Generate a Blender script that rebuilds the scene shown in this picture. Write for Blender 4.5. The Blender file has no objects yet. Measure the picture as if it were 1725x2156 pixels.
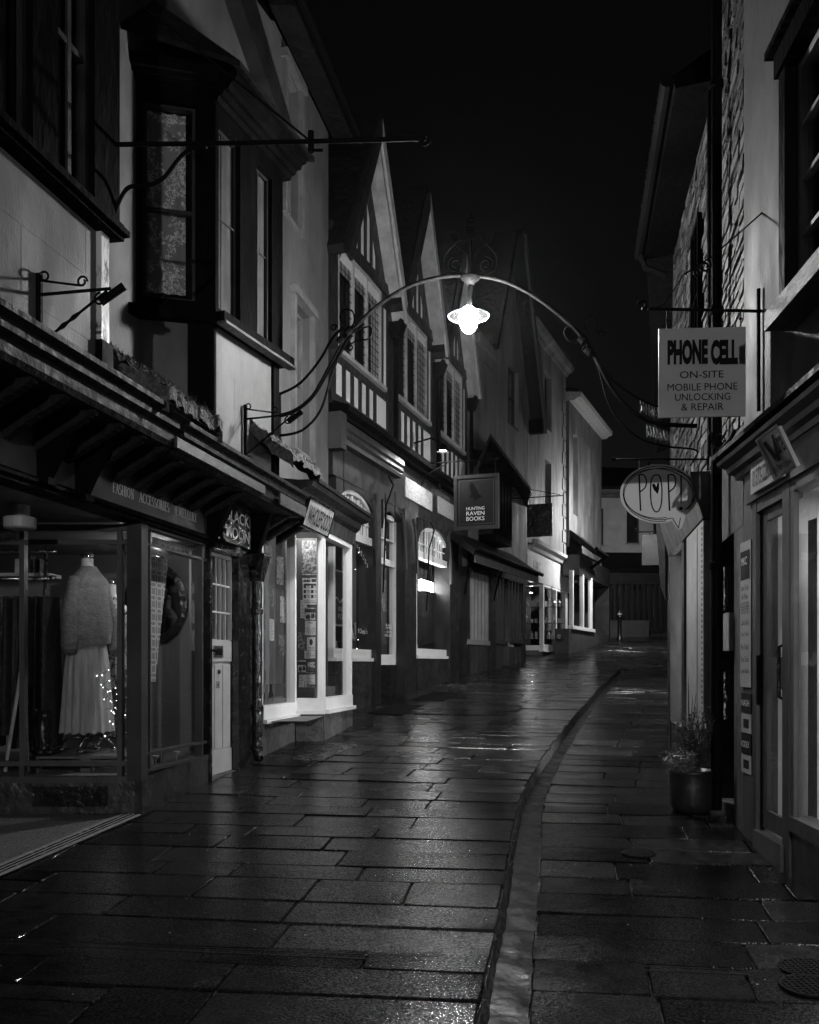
import bpy, math, random
from mathutils import Vector, Matrix, noise
R = math.radians
rnd = random.Random(7)
SC = bpy.context.scene
# ------------------------------------------------------------ camera, sky, soft night fill, exposure
cam = bpy.data.objects.new('camera', bpy.data.cameras.new('camera'))
SC.collection.objects.link(cam); SC.camera = cam
cam.location = (0, 0, 1.5); cam.rotation_euler = (R(90), 0, 0)
cam.data.sensor_fit = 'HORIZONTAL'; cam.data.sensor_width = 36
cam.data.lens = 36*1900/1725
cam.data.shift_y = (1400-1078)/1725        # the photographer shifted / straightened: verticals stay vertical
cam.data.clip_start = .05; cam.data.clip_end = 500
wd = bpy.data.worlds.new('World'); SC.world = wd; wd.use_nodes = True
nt = wd.node_tree; nt.nodes.clear()
sky = nt.nodes.new('ShaderNodeTexSky'); sky.sky_type = 'NISHITA'; sky.sun_disc = False
sky.sun_elevation = R(35); sky.sun_rotation = R(200)
bw = nt.nodes.new('ShaderNodeRGBToBW'); bg = nt.nodes.new('ShaderNodeBackground'); wo = nt.nodes.new('ShaderNodeOutputWorld')
nt.links.new(sky.outputs[0], bw.inputs[0]); nt.links.new(bw.outputs[0], bg.inputs[0]); nt.links.new(bg.outputs[0], wo.inputs[0])
bg.inputs[1].default_value = 0.0011
sun = bpy.data.objects.new('moon', bpy.data.lights.new('moon', 'SUN')); SC.collection.objects.link(sun)
sun.data.energy = 0.03; sun.data.angle = R(20); sun.rotation_euler = (R(52), 0, R(-15))  # added soft fill from behind the camera
SC.view_settings.view_transform = 'Standard'; SC.view_settings.look = 'None'; SC.view_settings.exposure = 0; SC.view_settings.gamma = 1
SC.cycles.max_bounces = 6; SC.cycles.diffuse_bounces = 3; SC.cycles.glossy_bounces = 3; SC.cycles.transparent_max_bounces = 12
SC.cycles.caustics_reflective = False; SC.cycles.caustics_refractive = False
SC.cycles.use_denoising = True; SC.cycles.sample_clamp_indirect = 3
LAMP_MAIN = 1150.0; LAMP_FAR = 3000.0; FILL_LAMP = 6000.0; LAMP_MID = 1000.0; SHOP_LIGHT = 32.0; POP_LIGHT = 600.0; FLOOD = 800.0; DISPLAY = 45.0
# ------------------------------------------------------------ helpers: frames along walls
F, CU, HV, EZ = 1900.0, 862.5, 1400.0, 1.5
def PX(u, v, Y): return Vector(((u-CU)/F*Y, Y, EZ+(HV-v)/F*Y))
class Fr:
    """a vertical wall plane: s along it, d out towards the street, z up"""
    def __init__(s, p0, p1, out=None):
        s.o = Vector((p0[0], p0[1])); t = Vector((p1[0], p1[1]))-s.o; s.L = t.length; s.t = t/s.L
        n = Vector((s.t.y, -s.t.x))
        tgt = Vector(out) if out else Vector((0, 0))
        if n.dot(tgt-s.o) < 0: n = -n
        s.n = n
    def P(s, a, d, z): q = s.o+s.t*a+s.n*d; return Vector((q.x, q.y, z))
    def s(s, u, d=0):
        k = (u-CU)/F; o = s.o+s.n*d
        return (k*o.y-o.x)/(s.t.x-k*s.t.y)
    def Y(s, u, d=0): return s.o.y+s.n.y*d+s.t.y*s.s(u, d)
    def z(s, u, v, d=0): return EZ+(HV-v)/F*s.Y(u, d)
    def sy(s, Y): return (Y-s.o.y)/s.t.y
def FY(c, m, Y0, Y1, out=None): return Fr((c+m*Y0, Y0), (c+m*Y1, Y1), out)
def lin(x, xs, ys):
    if x <= xs[0]: return ys[0]+(x-xs[0])*(ys[1]-ys[0])/(xs[1]-xs[0])
    for i in range(len(xs)-1):
        if x <= xs[i+1]: return ys[i]+(x-xs[i])*(ys[i+1]-ys[i])/(xs[i+1]-xs[i])
    return ys[-1]+(x-xs[-1])*(ys[-1]-ys[-2])/(xs[-1]-xs[-2])
def gz(y):
    if y <= 21: return .07*y
    return lin(y, [21, 24, 27, 31, 35, 40, 60], [1.47, 1.70, 1.96, 2.34, 2.58, 2.72, 3.0])
# ------------------------------------------------------------ helpers: mesh building
class MB:
    def __init__(s): s.v = []; s.f = []; s.uv = {}; s.col = {}
    def quad(s, a, b, c, d): n = len(s.v); s.v += [Vector(a), Vector(b), Vector(c), Vector(d)]; s.f.append((n, n+1, n+2, n+3)); return s
    def poly(s, pts): n = len(s.v); s.v += [Vector(p) for p in pts]; s.f.append(tuple(range(n, n+len(pts)))); return s
    def hexa(s, p):
        n = len(s.v); s.v += [Vector(q) for q in p]
        for f in ((0, 3, 2, 1), (4, 5, 6, 7), (0, 1, 5, 4), (1, 2, 6, 5), (2, 3, 7, 6), (3, 0, 4, 7)): s.f.append(tuple(n+i for i in f))
        return s
    def box(s, fr, s0, s1, d0, d1, z0, z1, z0b=None, z1b=None):
        """box on a wall frame; z0b/z1b: heights at s1 when they differ"""
        z0b = z0 if z0b is None else z0b; z1b = z1 if z1b is None else z1b
        return s.hexa([fr.P(s0, d0, z0), fr.P(s1, d0, z0b), fr.P(s1, d1, z0b), fr.P(s0, d1, z0), fr.P(s0, d0, z1), fr.P(s1, d0, z1b), fr.P(s1, d1, z1b), fr.P(s0, d1, z1)])
    def abox(s, x0, x1, y0, y1, z0, z1):
        return s.hexa([(x0, y0, z0), (x1, y0, z0), (x1, y1, z0), (x0, y1, z0), (x0, y0, z1), (x1, y0, z1), (x1, y1, z1), (x0, y1, z1)])
    def prism(s, pts, off):
        """a planar outline given a thickness vector"""
        n = len(s.v); k = len(pts); off = Vector(off); s.v += [Vector(p) for p in pts]+[Vector(p)+off for p in pts]
        s.f.append(tuple(range(n, n+k))); s.f.append(tuple(range(n+2*k-1, n+k-1, -1)))
        for i in range(k): j = (i+1) % k; s.f.append((n+i, n+k+i, n+k+j, n+j))
        return s
    def outline(s, fr, pts, d0, d1): return s.prism([fr.P(a, d0, z) for a, z in pts], fr.P(0, d1, 0)-fr.P(0, d0, 0))
    def sweep(s, fr, prof, s0, s1, dz=0.0):
        """profile [(d,z)..] run along the wall"""
        n = len(s.v); k = len(prof)
        for a, e in ((s0, 0), (s1, dz)): s.v += [fr.P(a, d, z+e) for d, z in prof]
        for i in range(k): j = (i+1) % k; s.f.append((n+i, n+j, n+k+j, n+k+i))
        s.f.append(tuple(range(n, n+k))); s.f.append(tuple(range(n+2*k-1, n+k-1, -1)))
        return s
    def tube(s, pts, r, seg=8, cap=True):
        pts = [Vector(p) for p in pts]; k = len(pts); rs = r if isinstance(r, (list, tuple)) else [r]*k
        T = [(pts[min(i+1, k-1)]-pts[max(i-1, 0)]).normalized() for i in range(k)]
        a = Vector((0, 0, 1)) if abs(T[0].z) < .9 else Vector((1, 0, 0)); N = T[0].cross(a).normalized(); n0 = len(s.v)
        for i in range(k):
            N = (N-T[i]*N.dot(T[i])).normalized(); B = T[i].cross(N)
            for j in range(seg):
                t = 2*math.pi*j/seg; s.v.append(pts[i]+(N*math.cos(t)+B*math.sin(t))*rs[i])
        for i in range(k-1):
            for j in range(seg): m = (j+1) % seg; s.f.append((n0+i*seg+j, n0+i*seg+m, n0+(i+1)*seg+m, n0+(i+1)*seg+j))
        if cap: s.f.append(tuple(n0+j for j in range(seg-1, -1, -1))); s.f.append(tuple(n0+(k-1)*seg+j for j in range(seg)))
        return s
    def lathe(s, c, prof, seg=20, axis=None, sx=1.0, sy=1.0, fn=None, cap=True):
        """prof [(r,z)..] turned about a vertical axis at c"""
        c = Vector(c); n0 = len(s.v); k = len(prof)
        for i, (r, z) in enumerate(prof):
            for j in range(seg):
                t = 2*math.pi*j/seg; q = r*(fn(t, i/(k-1)) if fn else 1)
                s.v.append(c+Vector((q*sx*math.cos(t), q*sy*math.sin(t), z)))
        for i in range(k-1):
            for j in range(seg): m = (j+1) % seg; s.f.append((n0+i*seg+j, n0+i*seg+m, n0+(i+1)*seg+m, n0+(i+1)*seg+j))
        if cap: s.f.append(tuple(n0+j for j in range(seg-1, -1, -1))); s.f.append(tuple(n0+(k-1)*seg+j for j in range(seg)))
        return s
    def grid(s, fn, nu, nv):
        n0 = len(s.v)
        for i in range(nu+1):
            for j in range(nv+1): s.v.append(Vector(fn(i/nu, j/nv)))
        for i in range(nu):
            for j in range(nv): a = n0+i*(nv+1)+j; s.f.append((a, a+nv+1, a+nv+2, a+1))
        return s
    def build(s, name, mat, parent=None, smooth=False, label=None):
        root = parent
        while root is not None and root.parent is not None: root = root.parent
        if root is not None: org = root.location.copy()
        else:
            zs = min(p.z for p in s.v); k = len(s.v)
            org = Vector((sum(p.x for p in s.v)/k, sum(p.y for p in s.v)/k, zs))
        me = bpy.data.meshes.new(name); me.from_pydata([p-org for p in s.v], [], s.f)
        me.materials.append(mat)
        if smooth: me.polygons.foreach_set('use_smooth', [True]*len(me.polygons))
        if s.col:
            at = me.color_attributes.new('vary', 'FLOAT_COLOR', 'POINT')
            for i, c in s.col.items(): at.data[i].color = (c[0], c[1], c[2], 1)
        me.update(); o = bpy.data.objects.new(name, me); SC.collection.objects.link(o)
        if parent is not None: o.parent = parent
        else: o.location = org
        if label: o['label'] = label
        return o
def thing(name, label, cat, loc, group=None):
    o = bpy.data.objects.new(name, None); SC.collection.objects.link(o); o.location = loc; o.empty_display_size = .2
    return tag(o, label, cat, group)
def tag(o, label, cat, group=None):
    o['label'] = label; o['category'] = cat
    if group: o['group'] = group
    return o
def struct(o, kind='structure'): o['kind'] = kind; return o
# ------------------------------------------------------------ materials (the photograph is black and white: every colour is a grey)
def M(name, c0, c1=None, r0=.5, r1=None, scale=3.0, bump=.15, bs=60.0, stretch=(1, 1, 1), metal=0.0, spec=.5, ramp=(.35, .65), b2=0.0, b2s=6.0, coat=0.0, emit=None):
    c1 = c0 if c1 is None else c1; r1 = r0 if r1 is None else r1
    m = bpy.data.materials.new(name); m.use_nodes = True; n = m.node_tree.nodes; l = m.node_tree.links
    p = n['Principled BSDF']; tc = n.new('ShaderNodeTexCoord'); mp = n.new('ShaderNodeMapping'); mp.inputs['Scale'].default_value = stretch
    l.new(tc.outputs['Object'], mp.inputs[0])
    a = n.new('ShaderNodeTexNoise'); a.inputs['Scale'].default_value = scale; a.inputs['Detail'].default_value = 6; a.inputs['Roughness'].default_value = .65; l.new(mp.outputs[0], a.inputs[0])
    cr = n.new('ShaderNodeValToRGB'); cr.color_ramp.elements[0].position = ramp[0]; cr.color_ramp.elements[1].position = ramp[1]
    cr.color_ramp.elements[0].color = (c0, c0, c0, 1); cr.color_ramp.elements[1].color = (c1, c1, c1, 1); l.new(a.outputs[0], cr.inputs[0]); l.new(cr.outputs[0], p.inputs['Base Color'])
    mr = n.new('ShaderNodeMapRange'); mr.inputs[1].default_value = .35; mr.inputs[2].default_value = .65; mr.inputs[3].default_value = r0; mr.inputs[4].default_value = r1
    b = n.new('ShaderNodeTexNoise'); b.inputs['Scale'].default_value = scale*2.3; b.inputs['Detail'].default_value = 4; l.new(mp.outputs[0], b.inputs[0]); l.new(b.outputs[0], mr.inputs[0]); l.new(mr.outputs[0], p.inputs['Roughness'])
    if bump or b2:
        c = n.new('ShaderNodeTexNoise'); c.inputs['Scale'].default_value = bs; c.inputs['Detail'].default_value = 5; l.new(mp.outputs[0], c.inputs[0])
        bn = n.new('ShaderNodeBump'); bn.inputs['Strength'].default_value = bump; bn.inputs['Distance'].default_value = .01; l.new(c.outputs[0], bn.inputs['Height'])
        if b2:
            d = n.new('ShaderNodeTexNoise'); d.inputs['Scale'].default_value = b2s; d.inputs['Detail'].default_value = 3; l.new(mp.outputs[0], d.inputs[0])
            b3 = n.new('ShaderNodeBump'); b3.inputs['Strength'].default_value = b2; b3.inputs['Distance'].default_value = .05; l.new(d.outputs[0], b3.inputs['Height']); l.new(bn.outputs[0], b3.inputs['Normal']); l.new(b3.outputs[0], p.inputs['Normal'])
        else: l.new(bn.outputs[0], p.inputs['Normal'])
    p.inputs['Metallic'].default_value = metal; p.inputs['Specular IOR Level'].default_value = spec; p.inputs['Coat Weight'].default_value = coat
    return m
def EM(name, strength, c=1.0):
    m = bpy.data.materials.new(name); m.use_nodes = True; p = m.node_tree.nodes['Principled BSDF']
    p.inputs['Base Color'].default_value = (c, c, c, 1); p.inputs['Emission Color'].default_value = (1, 1, 1, 1); p.inputs['Emission Strength'].default_value = strength
    return m
def GLASS(name, tint=.9, dirt=0.0):
    m = bpy.data.materials.new(name); m.use_nodes = True; n = m.node_tree.nodes; l = m.node_tree.links; n.clear()
    o = n.new('ShaderNodeOutputMaterial'); t = n.new('ShaderNodeBsdfTransparent'); g = n.new('ShaderNodeBsdfGlossy'); x = n.new('ShaderNodeMixShader'); f = n.new('ShaderNodeFresnel')
    t.inputs[0].default_value = (tint, tint, tint, 1); g.inputs['Roughness'].default_value = .015; f.inputs[0].default_value = 1.6
    tc = n.new('ShaderNodeTexCoord'); no = n.new('ShaderNodeTexNoise'); no.inputs['Scale'].default_value = 2.2; bu = n.new('ShaderNodeBump'); bu.inputs['Strength'].default_value = .06; bu.inputs['Distance'].default_value = .05
    l.new(tc.outputs['Object'], no.inputs[0]); l.new(no.outputs[0], bu.inputs['Height']); l.new(bu.outputs[0], g.inputs['Normal'])
    ge = n.new('ShaderNodeNewGeometry'); mi = n.new('ShaderNodeMath'); mi.operation = 'MULTIPLY_ADD'; mi.inputs[1].default_value = -.975; mi.inputs[2].default_value = 1.6; l.new(ge.outputs['Backfacing'], mi.inputs[0]); l.new(mi.outputs[0], f.inputs[0])
    l.new(f.outputs[0], x.inputs[0]); l.new(t.outputs[0], x.inputs[1]); l.new(g.outputs[0], x.inputs[2]); l.new(x.outputs[0], o.inputs[0])
    return m
plaster = M('plaster', .05, .125, .55, .75, 1.5, .3, 90, b2=.2, b2s=5, ramp=(.28, .62), stretch=(1, 1, .5))
plaster_dull = M('weathered_plaster', .06, .17, .55, .8, 1.8, .35, 70, stretch=(1, 1, .35), b2=.2, ramp=(.35, .62))
pebble = M('pebbledash', .6, .85, .8, .9, 160, .9, 220, ramp=(.35, .6))
timber = M('black_timber', .002, .005, .45, .65, 5, .5, 45, stretch=(1, 1, .35), spec=.02, b2=.35, b2s=14)
timber_dull = M('dull_dark_timber', .007, .018, .45, .7, 6, .5, 50, stretch=(1, 1, .4))
oak = M('weathered_oak', .025, .08, .4, .6, 7, .6, 50, stretch=(1, 1, 5))
peel = M('peeling_white_paint', .03, .6, .3, .6, 16, .7, 60, stretch=(1, 1, .25), ramp=(.44, .52))
white_p = M('white_gloss_paint', .8, .9, .28, .42, 5, .12, 60, ramp=(.25, .5))
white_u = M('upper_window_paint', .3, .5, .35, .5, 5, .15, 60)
navy = M('dark_shopfront_paint', .013, .021, .3, .5, 3, .15, 40, b2=.05)
navy2 = M('grey_shopfront_paint', .035, .05, .35, .5, 3, .15, 40)
olive = M('mid_grey_paint', .045, .075, .35, .5, 2, .25, 30, b2=.1)
surround = M('stone_surround', .10, .17, .5, .7, 4, .3, 60)
drape = M('grey_drape', .05, .08, .8, .9, 3, .1)
plinth_d = M('black_plinth', .012, .035, .35, .6, 3, .7, 20, b2=.4, b2s=9)
shop_grey = M('boutique_paint', .03, .05, .35, .55, 2.5, .2, 40, b2=.05)
black_p = M('black_gloss_paint', .005, .01, .15, .3, 5, .5, 30, b2=.3, b2s=12, spec=.6)
jetty_p = M('jetty_paint', .006, .014, .5, .75, 6, .6, 40, spec=.15, b2=.3, b2s=14)
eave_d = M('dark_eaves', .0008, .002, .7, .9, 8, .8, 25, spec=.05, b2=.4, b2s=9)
castm = M('cast_iron', .005, .012, .5, .7, 30, .6, 60, spec=.1)
iron = M('wrought_iron', .003, .006, .5, .7, 20, .5, 80, spec=.04)
steel = M('galvanised_tube', .35, .45, .2, .35, 8, .1, 60, metal=1)
slate = M('slate', .006, .014, .5, .75, 8, .8, 25, b2=.5, b2s=9, spec=.15)
mossm = M('moss', .025, .13, .7, .9, 30, 1, 90, b2=.6, b2s=25)
fascia_w = M('pale_fascia', .5, .6, .35, .5, 2, .1, 40)
facia_l = M('rough_pale_board', .35, .65, .25, .6, 22, .9, 60, b2=.5, b2s=20)
lettering_w = M('pale_lettering', .8, .9, .4, .5, 10, .1)
lettering_d = M('dark_lettering', .002, .004, .6, .7, 10, .1, spec=.08)
gilt = M('worn_raised_lettering', .42, .6, .55, .7, 12, .1, 60)
sign_bright = M('bright_sign_enamel', .86, .93, .4, .5, 2, .05, 30)
sign_w = M('white_sign_enamel', .2, .27, .3, .45, 2, .05, 30, ramp=(.2, .7))
sign_w2 = M('off_white_sign_board', .32, .45, .4, .5, 3, .05, 30)
sign_d = M('dark_sign_panel', .010, .015, .5, .65, 3, .1, 30, spec=.15)
room_d = M('dark_interior', .02, .035, .8, .9, 2, .1)
room_m = M('boutique_interior', .12, .17, .8, .9, .8, .1, 20)
room_l = M('pale_interior', .5, .65, .7, .8, 1, .1, 20)
brick = M('painted_render_plinth', .05, .12, .4, .65, 3, .7, 20, b2=.4, b2s=9)
door_w = M('pale_door_paint', .42, .52, .3, .42, 4, .15, 50)
stone = M('rubble_stone', .03, .15, .5, .75, 4, .9, 35, b2=.6, b2s=14)
mortar = M('wet_joint', .01, .03, .35, .6, 12, 1, 60, b2=.6, b2s=20)
paper = M('paper', .5, .62, .6, .7, 9, .05)
paper_g = M('grey_print', .12, .5, .6, .7, 45, .05, ramp=(.45, .5))
paper_d = M('dark_print', .03, .3, .5, .6, 30, .05, ramp=(.45, .6))
ink = M('printed_ink', .02, .04, .6, .7, 9, 0)
wool = M('grey_wool', .11, .19, .85, .95, 40, .35, 160, stretch=(1, 1, 2), b2=.5, b2s=7)
tulle = M('pleated_tulle', .26, .42, .7, .8, 12, .3, 90, stretch=(3, 3, .3))
skin_m = M('mannequin_cloth', .42, .5, .6, .7, 6, .2)
chrome = M('chrome', .6, .7, .08, .12, 6, 0, metal=1)
rag = M('dark_clothes', .008, .03, .8, .9, 20, .6, 60)
fur = M('dark_fur', .01, .05, .8, .9, 35, 1, 60, stretch=(1, 1, .2), b2=.8, b2s=30)
wood = M('rough_pallet_wood', .08, .16, .6, .8, 7, .5, 50, stretch=(.4, 1, 1))
soil = M('soil', .015, .03, .8, .9, 30, 1, 50)
leafm = M('dark_leaf', .03, .07, .35, .5, 20, .3, 30)
leaf_l = M('pale_leaf', .15, .3, .35, .5, 20, .3, 30)
potm = M('dark_pot', .012, .02, .35, .5, 6, .3, 30)
lacem = None
glass = GLASS('window_glass', .88); glass_d = GLASS('old_window_glass', .75)
bulb = EM('fairy_bulb', 14.0)
lamp_glow = EM('lamp_glow', LAMP_MAIN); lamp_far = EM('far_lamp_glow', LAMP_FAR); fill_lamp = EM('fill_lamp_glow', FILL_LAMP); lamp_mid = EM('middle_lamp_glow', LAMP_MID)
def pat_mat(name, kind):
    m = bpy.data.materials.new(name); m.use_nodes = True; n = m.node_tree.nodes; l = m.node_tree.links; p = n['Principled BSDF']; p.inputs['Roughness'].default_value = .8
    tc = n.new('ShaderNodeTexCoord'); mp = n.new('ShaderNodeMapping'); l.new(tc.outputs['Object'], mp.inputs[0]); cr = n.new('ShaderNodeValToRGB'); e = cr.color_ramp.elements
    if kind == 'leopard':
        a = n.new('ShaderNodeTexVoronoi'); a.inputs['Scale'].default_value = 26; a.feature = 'F1'; ns = n.new('ShaderNodeTexNoise'); ns.inputs['Scale'].default_value = 30
        mx = n.new('ShaderNodeMixRGB'); mx.inputs[0].default_value = .06; l.new(mp.outputs[0], mx.inputs[1]); l.new(ns.outputs[1], mx.inputs[2]); l.new(mx.outputs[0], a.inputs[0])
        e[0].position = 0; e[0].color = (.12, .12, .12, 1); e[1].position = .5; e[1].color = (.35, .35, .35, 1)
        q = e.new(.24); q.color = (.12, .12, .12, 1); q = e.new(.28); q.color = (.015, .015, .015, 1); q = e.new(.42); q.color = (.015, .015, .015, 1); q = e.new(.46); q.color = (.35, .35, .35, 1)
        l.new(a.outputs['Distance'], cr.inputs[0]); l.new(cr.outputs[0], p.inputs['Base Color'])
    if kind == 'lace':
        p.inputs['Base Color'].default_value = (.8, .8, .8, 1)
        a = n.new('ShaderNodeTexVoronoi'); a.inputs['Scale'].default_value = 13; a.feature = 'F1'; w = n.new('ShaderNodeTexNoise'); w.inputs['Scale'].default_value = 42; w.inputs['Detail'].default_value = 4
        l.new(mp.outputs[0], a.inputs[0]); l.new(mp.outputs[0], w.inputs[0])
        m1 = n.new('ShaderNodeMath'); m1.operation = 'MULTIPLY_ADD'; l.new(w.outputs[0], m1.inputs[0]); m1.inputs[1].default_value = .75; l.new(a.outputs['Distance'], m1.inputs[2])
        e[0].position = .50; e[0].color = (.95, .95, .95, 1); e[1].position = .62; e[1].color = (.36, .36, .36, 1); l.new(m1.outputs[0], cr.inputs[0])
        v2 = n.new('ShaderNodeTexVoronoi'); v2.feature = 'DISTANCE_TO_EDGE'; v2.inputs['Scale'].default_value = 6.5; mxx = n.new('ShaderNodeMixRGB'); mxx.inputs[0].default_value = .12; l.new(mp.outputs[0], mxx.inputs[1]); l.new(w.outputs[1], mxx.inputs[2]); l.new(mxx.outputs[0], v2.inputs[0])
        lt = n.new('ShaderNodeMath'); lt.operation = 'LESS_THAN'; lt.inputs[1].default_value = .035; l.new(v2.outputs[0], lt.inputs[0]); mx2 = n.new('ShaderNodeMath'); mx2.operation = 'MAXIMUM'; l.new(lt.outputs[0], mx2.inputs[0]); l.new(cr.outputs[0], mx2.inputs[1]); l.new(mx2.outputs[0], p.inputs['Alpha'])
    return m
leopard = pat_mat('leopard_print', 'leopard'); lacem = pat_mat('lace', 'lace')
def slab_mat():
    m = bpy.data.materials.new('wet_flagstone'); m.use_nodes = True; n = m.node_tree.nodes; l = m.node_tree.links; p = n['Principled BSDF']
    tc = n.new('ShaderNodeTexCoord'); at = n.new('ShaderNodeAttribute'); at.attribute_name = 'vary'; sp = n.new('ShaderNodeSeparateColor'); l.new(at.outputs['Color'], sp.inputs[0])
    # every slab shifts the texture so that no two share a pattern
    ofs = n.new('ShaderNodeVectorMath'); ofs.operation = 'MULTIPLY_ADD'; l.new(at.outputs['Color'], ofs.inputs[0]); ofs.inputs[1].default_value = (9, 7, 5); l.new(tc.outputs['Object'], ofs.inputs[2])
    def noi(s, d=5, r=.6): a = n.new('ShaderNodeTexNoise'); a.inputs['Scale'].default_value = s; a.inputs['Detail'].default_value = d; a.inputs['Roughness'].default_value = r; l.new(ofs.outputs[0], a.inputs[0]); return a
    a = noi(2.2); b = noi(14); c = noi(120, 3); d = noi(7, 4); e = noi(420, 2)
    mr = n.new('ShaderNodeMapRange'); mr.inputs[1].default_value = .3; mr.inputs[2].default_value = .7; mr.inputs[3].default_value = .004; mr.inputs[4].default_value = .022; l.new(b.outputs[0], mr.inputs[0])
    mu = n.new('ShaderNodeMath'); mu.operation = 'MULTIPLY'; l.new(mr.outputs[0], mu.inputs[0]); ad = n.new('ShaderNodeMath'); ad.operation = 'ADD'; ad.operation = 'MULTIPLY_ADD'; ad.inputs[1].default_value = 1.5; ad.inputs[2].default_value = .25; l.new(sp.outputs[0], ad.inputs[0]); l.new(ad.outputs[0], mu.inputs[1])
    cc = n.new('ShaderNodeCombineColor'); [l.new(mu.outputs[0], cc.inputs[i]) for i in range(3)]; l.new(cc.outputs[0], p.inputs['Base Color'])
    rr = n.new('ShaderNodeMapRange'); rr.inputs[1].default_value = .35; rr.inputs[2].default_value = .62; rr.inputs[3].default_value = .035; rr.inputs[4].default_value = .19; l.new(a.outputs[0], rr.inputs[0])
    r2 = n.new('ShaderNodeMath'); r2.operation = 'MULTIPLY_ADD'; r2.inputs[1].default_value = .13; l.new(sp.outputs[1], r2.inputs[0]); l.new(rr.outputs[0], r2.inputs[2]); l.new(r2.outputs[0], p.inputs['Roughness'])
    gr = noi(95, 2, .5); gm = n.new('ShaderNodeMapRange'); gm.inputs[1].default_value = .45; gm.inputs[2].default_value = .66; gm.inputs[3].default_value = .07; gm.inputs[4].default_value = 1.0; l.new(gr.outputs[0], gm.inputs[0]); l.new(gm.outputs[0], p.inputs['Specular IOR Level'])
    prev = None
    for nn, st, di in ((gr, .5, .0025), (c, .35, .002), (d, .4, .006)):
        bu = n.new('ShaderNodeBump'); bu.inputs['Strength'].default_value = st; bu.inputs['Distance'].default_value = di; l.new(nn.outputs[0], bu.inputs['Height'])
        if prev: l.new(prev.outputs[0], bu.inputs['Normal'])
        prev = bu
    l.new(prev.outputs[0], p.inputs['Normal'])
    return m
slabm = slab_mat()
def stone_mat():
    m = M('rubble_stone', .5, 1.0, .5, .75, 14, .9, 40, b2=.5, b2s=16); n = m.node_tree.nodes; l = m.node_tree.links; p = n['Principled BSDF']; src = p.inputs['Base Color'].links[0].from_socket
    at = n.new('ShaderNodeAttribute'); at.attribute_name = 'vary'; mx = n.new('ShaderNodeMixRGB'); mx.blend_type = 'MULTIPLY'; mx.inputs[0].default_value = 1; l.new(src, mx.inputs[1]); l.new(at.outputs['Color'], mx.inputs[2]); l.new(mx.outputs[0], p.inputs['Base Color']); return m
stone = stone_mat()
waterm = M('leat_water', .006, .022, .3, .45, 5, .1, 10, b2=.3, b2s=7, spec=.18, ramp=(.4, .6))
# ------------------------------------------------------------ lettering
def to_mb(txt, o3, xd, zd, w=None, h=None, depth=.003, bold=0.0, condense=None):
    """text outline as a mesh, fitted into w x h, its left foot at o3, standing along zd"""
    cu = bpy.data.curves.new('t', 'FONT'); cu.body = txt; cu.size = 1; cu.offset = bold; cu.resolution_u = 3
    ob = bpy.data.objects.new('t', cu); me = bpy.data.meshes.new_from_object(ob)
    xs = [v.co.x for v in me.vertices]; ys = [v.co.y for v in me.vertices]; x0, x1, y0, y1 = min(xs), max(xs), min(ys), max(ys)
    if h is None: h = w*(y1-y0)/(x1-x0)
    if w is None: w = h*(x1-x0)/(y1-y0)
    mb = MB(); xd = Vector(xd).normalized(); zd = Vector(zd).normalized(); nd = xd.cross(zd)
    mb.v = [Vector(o3)+xd*((v.co.x-x0)/(x1-x0)*w)+zd*((v.co.y-y0)/(y1-y0)*h)+nd*depth for v in me.vertices]
    mb.f = [tuple(p.vertices) for p in me.polygons]
    bpy.data.objects.remove(ob); bpy.data.curves.remove(cu); bpy.data.meshes.remove(me)
    return mb
def join(*mbs):
    r = MB()
    for m in mbs:
        n = len(r.v); r.v += m.v; r.f += [tuple(i+n for i in f) for f in m.f]
    return r
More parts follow.
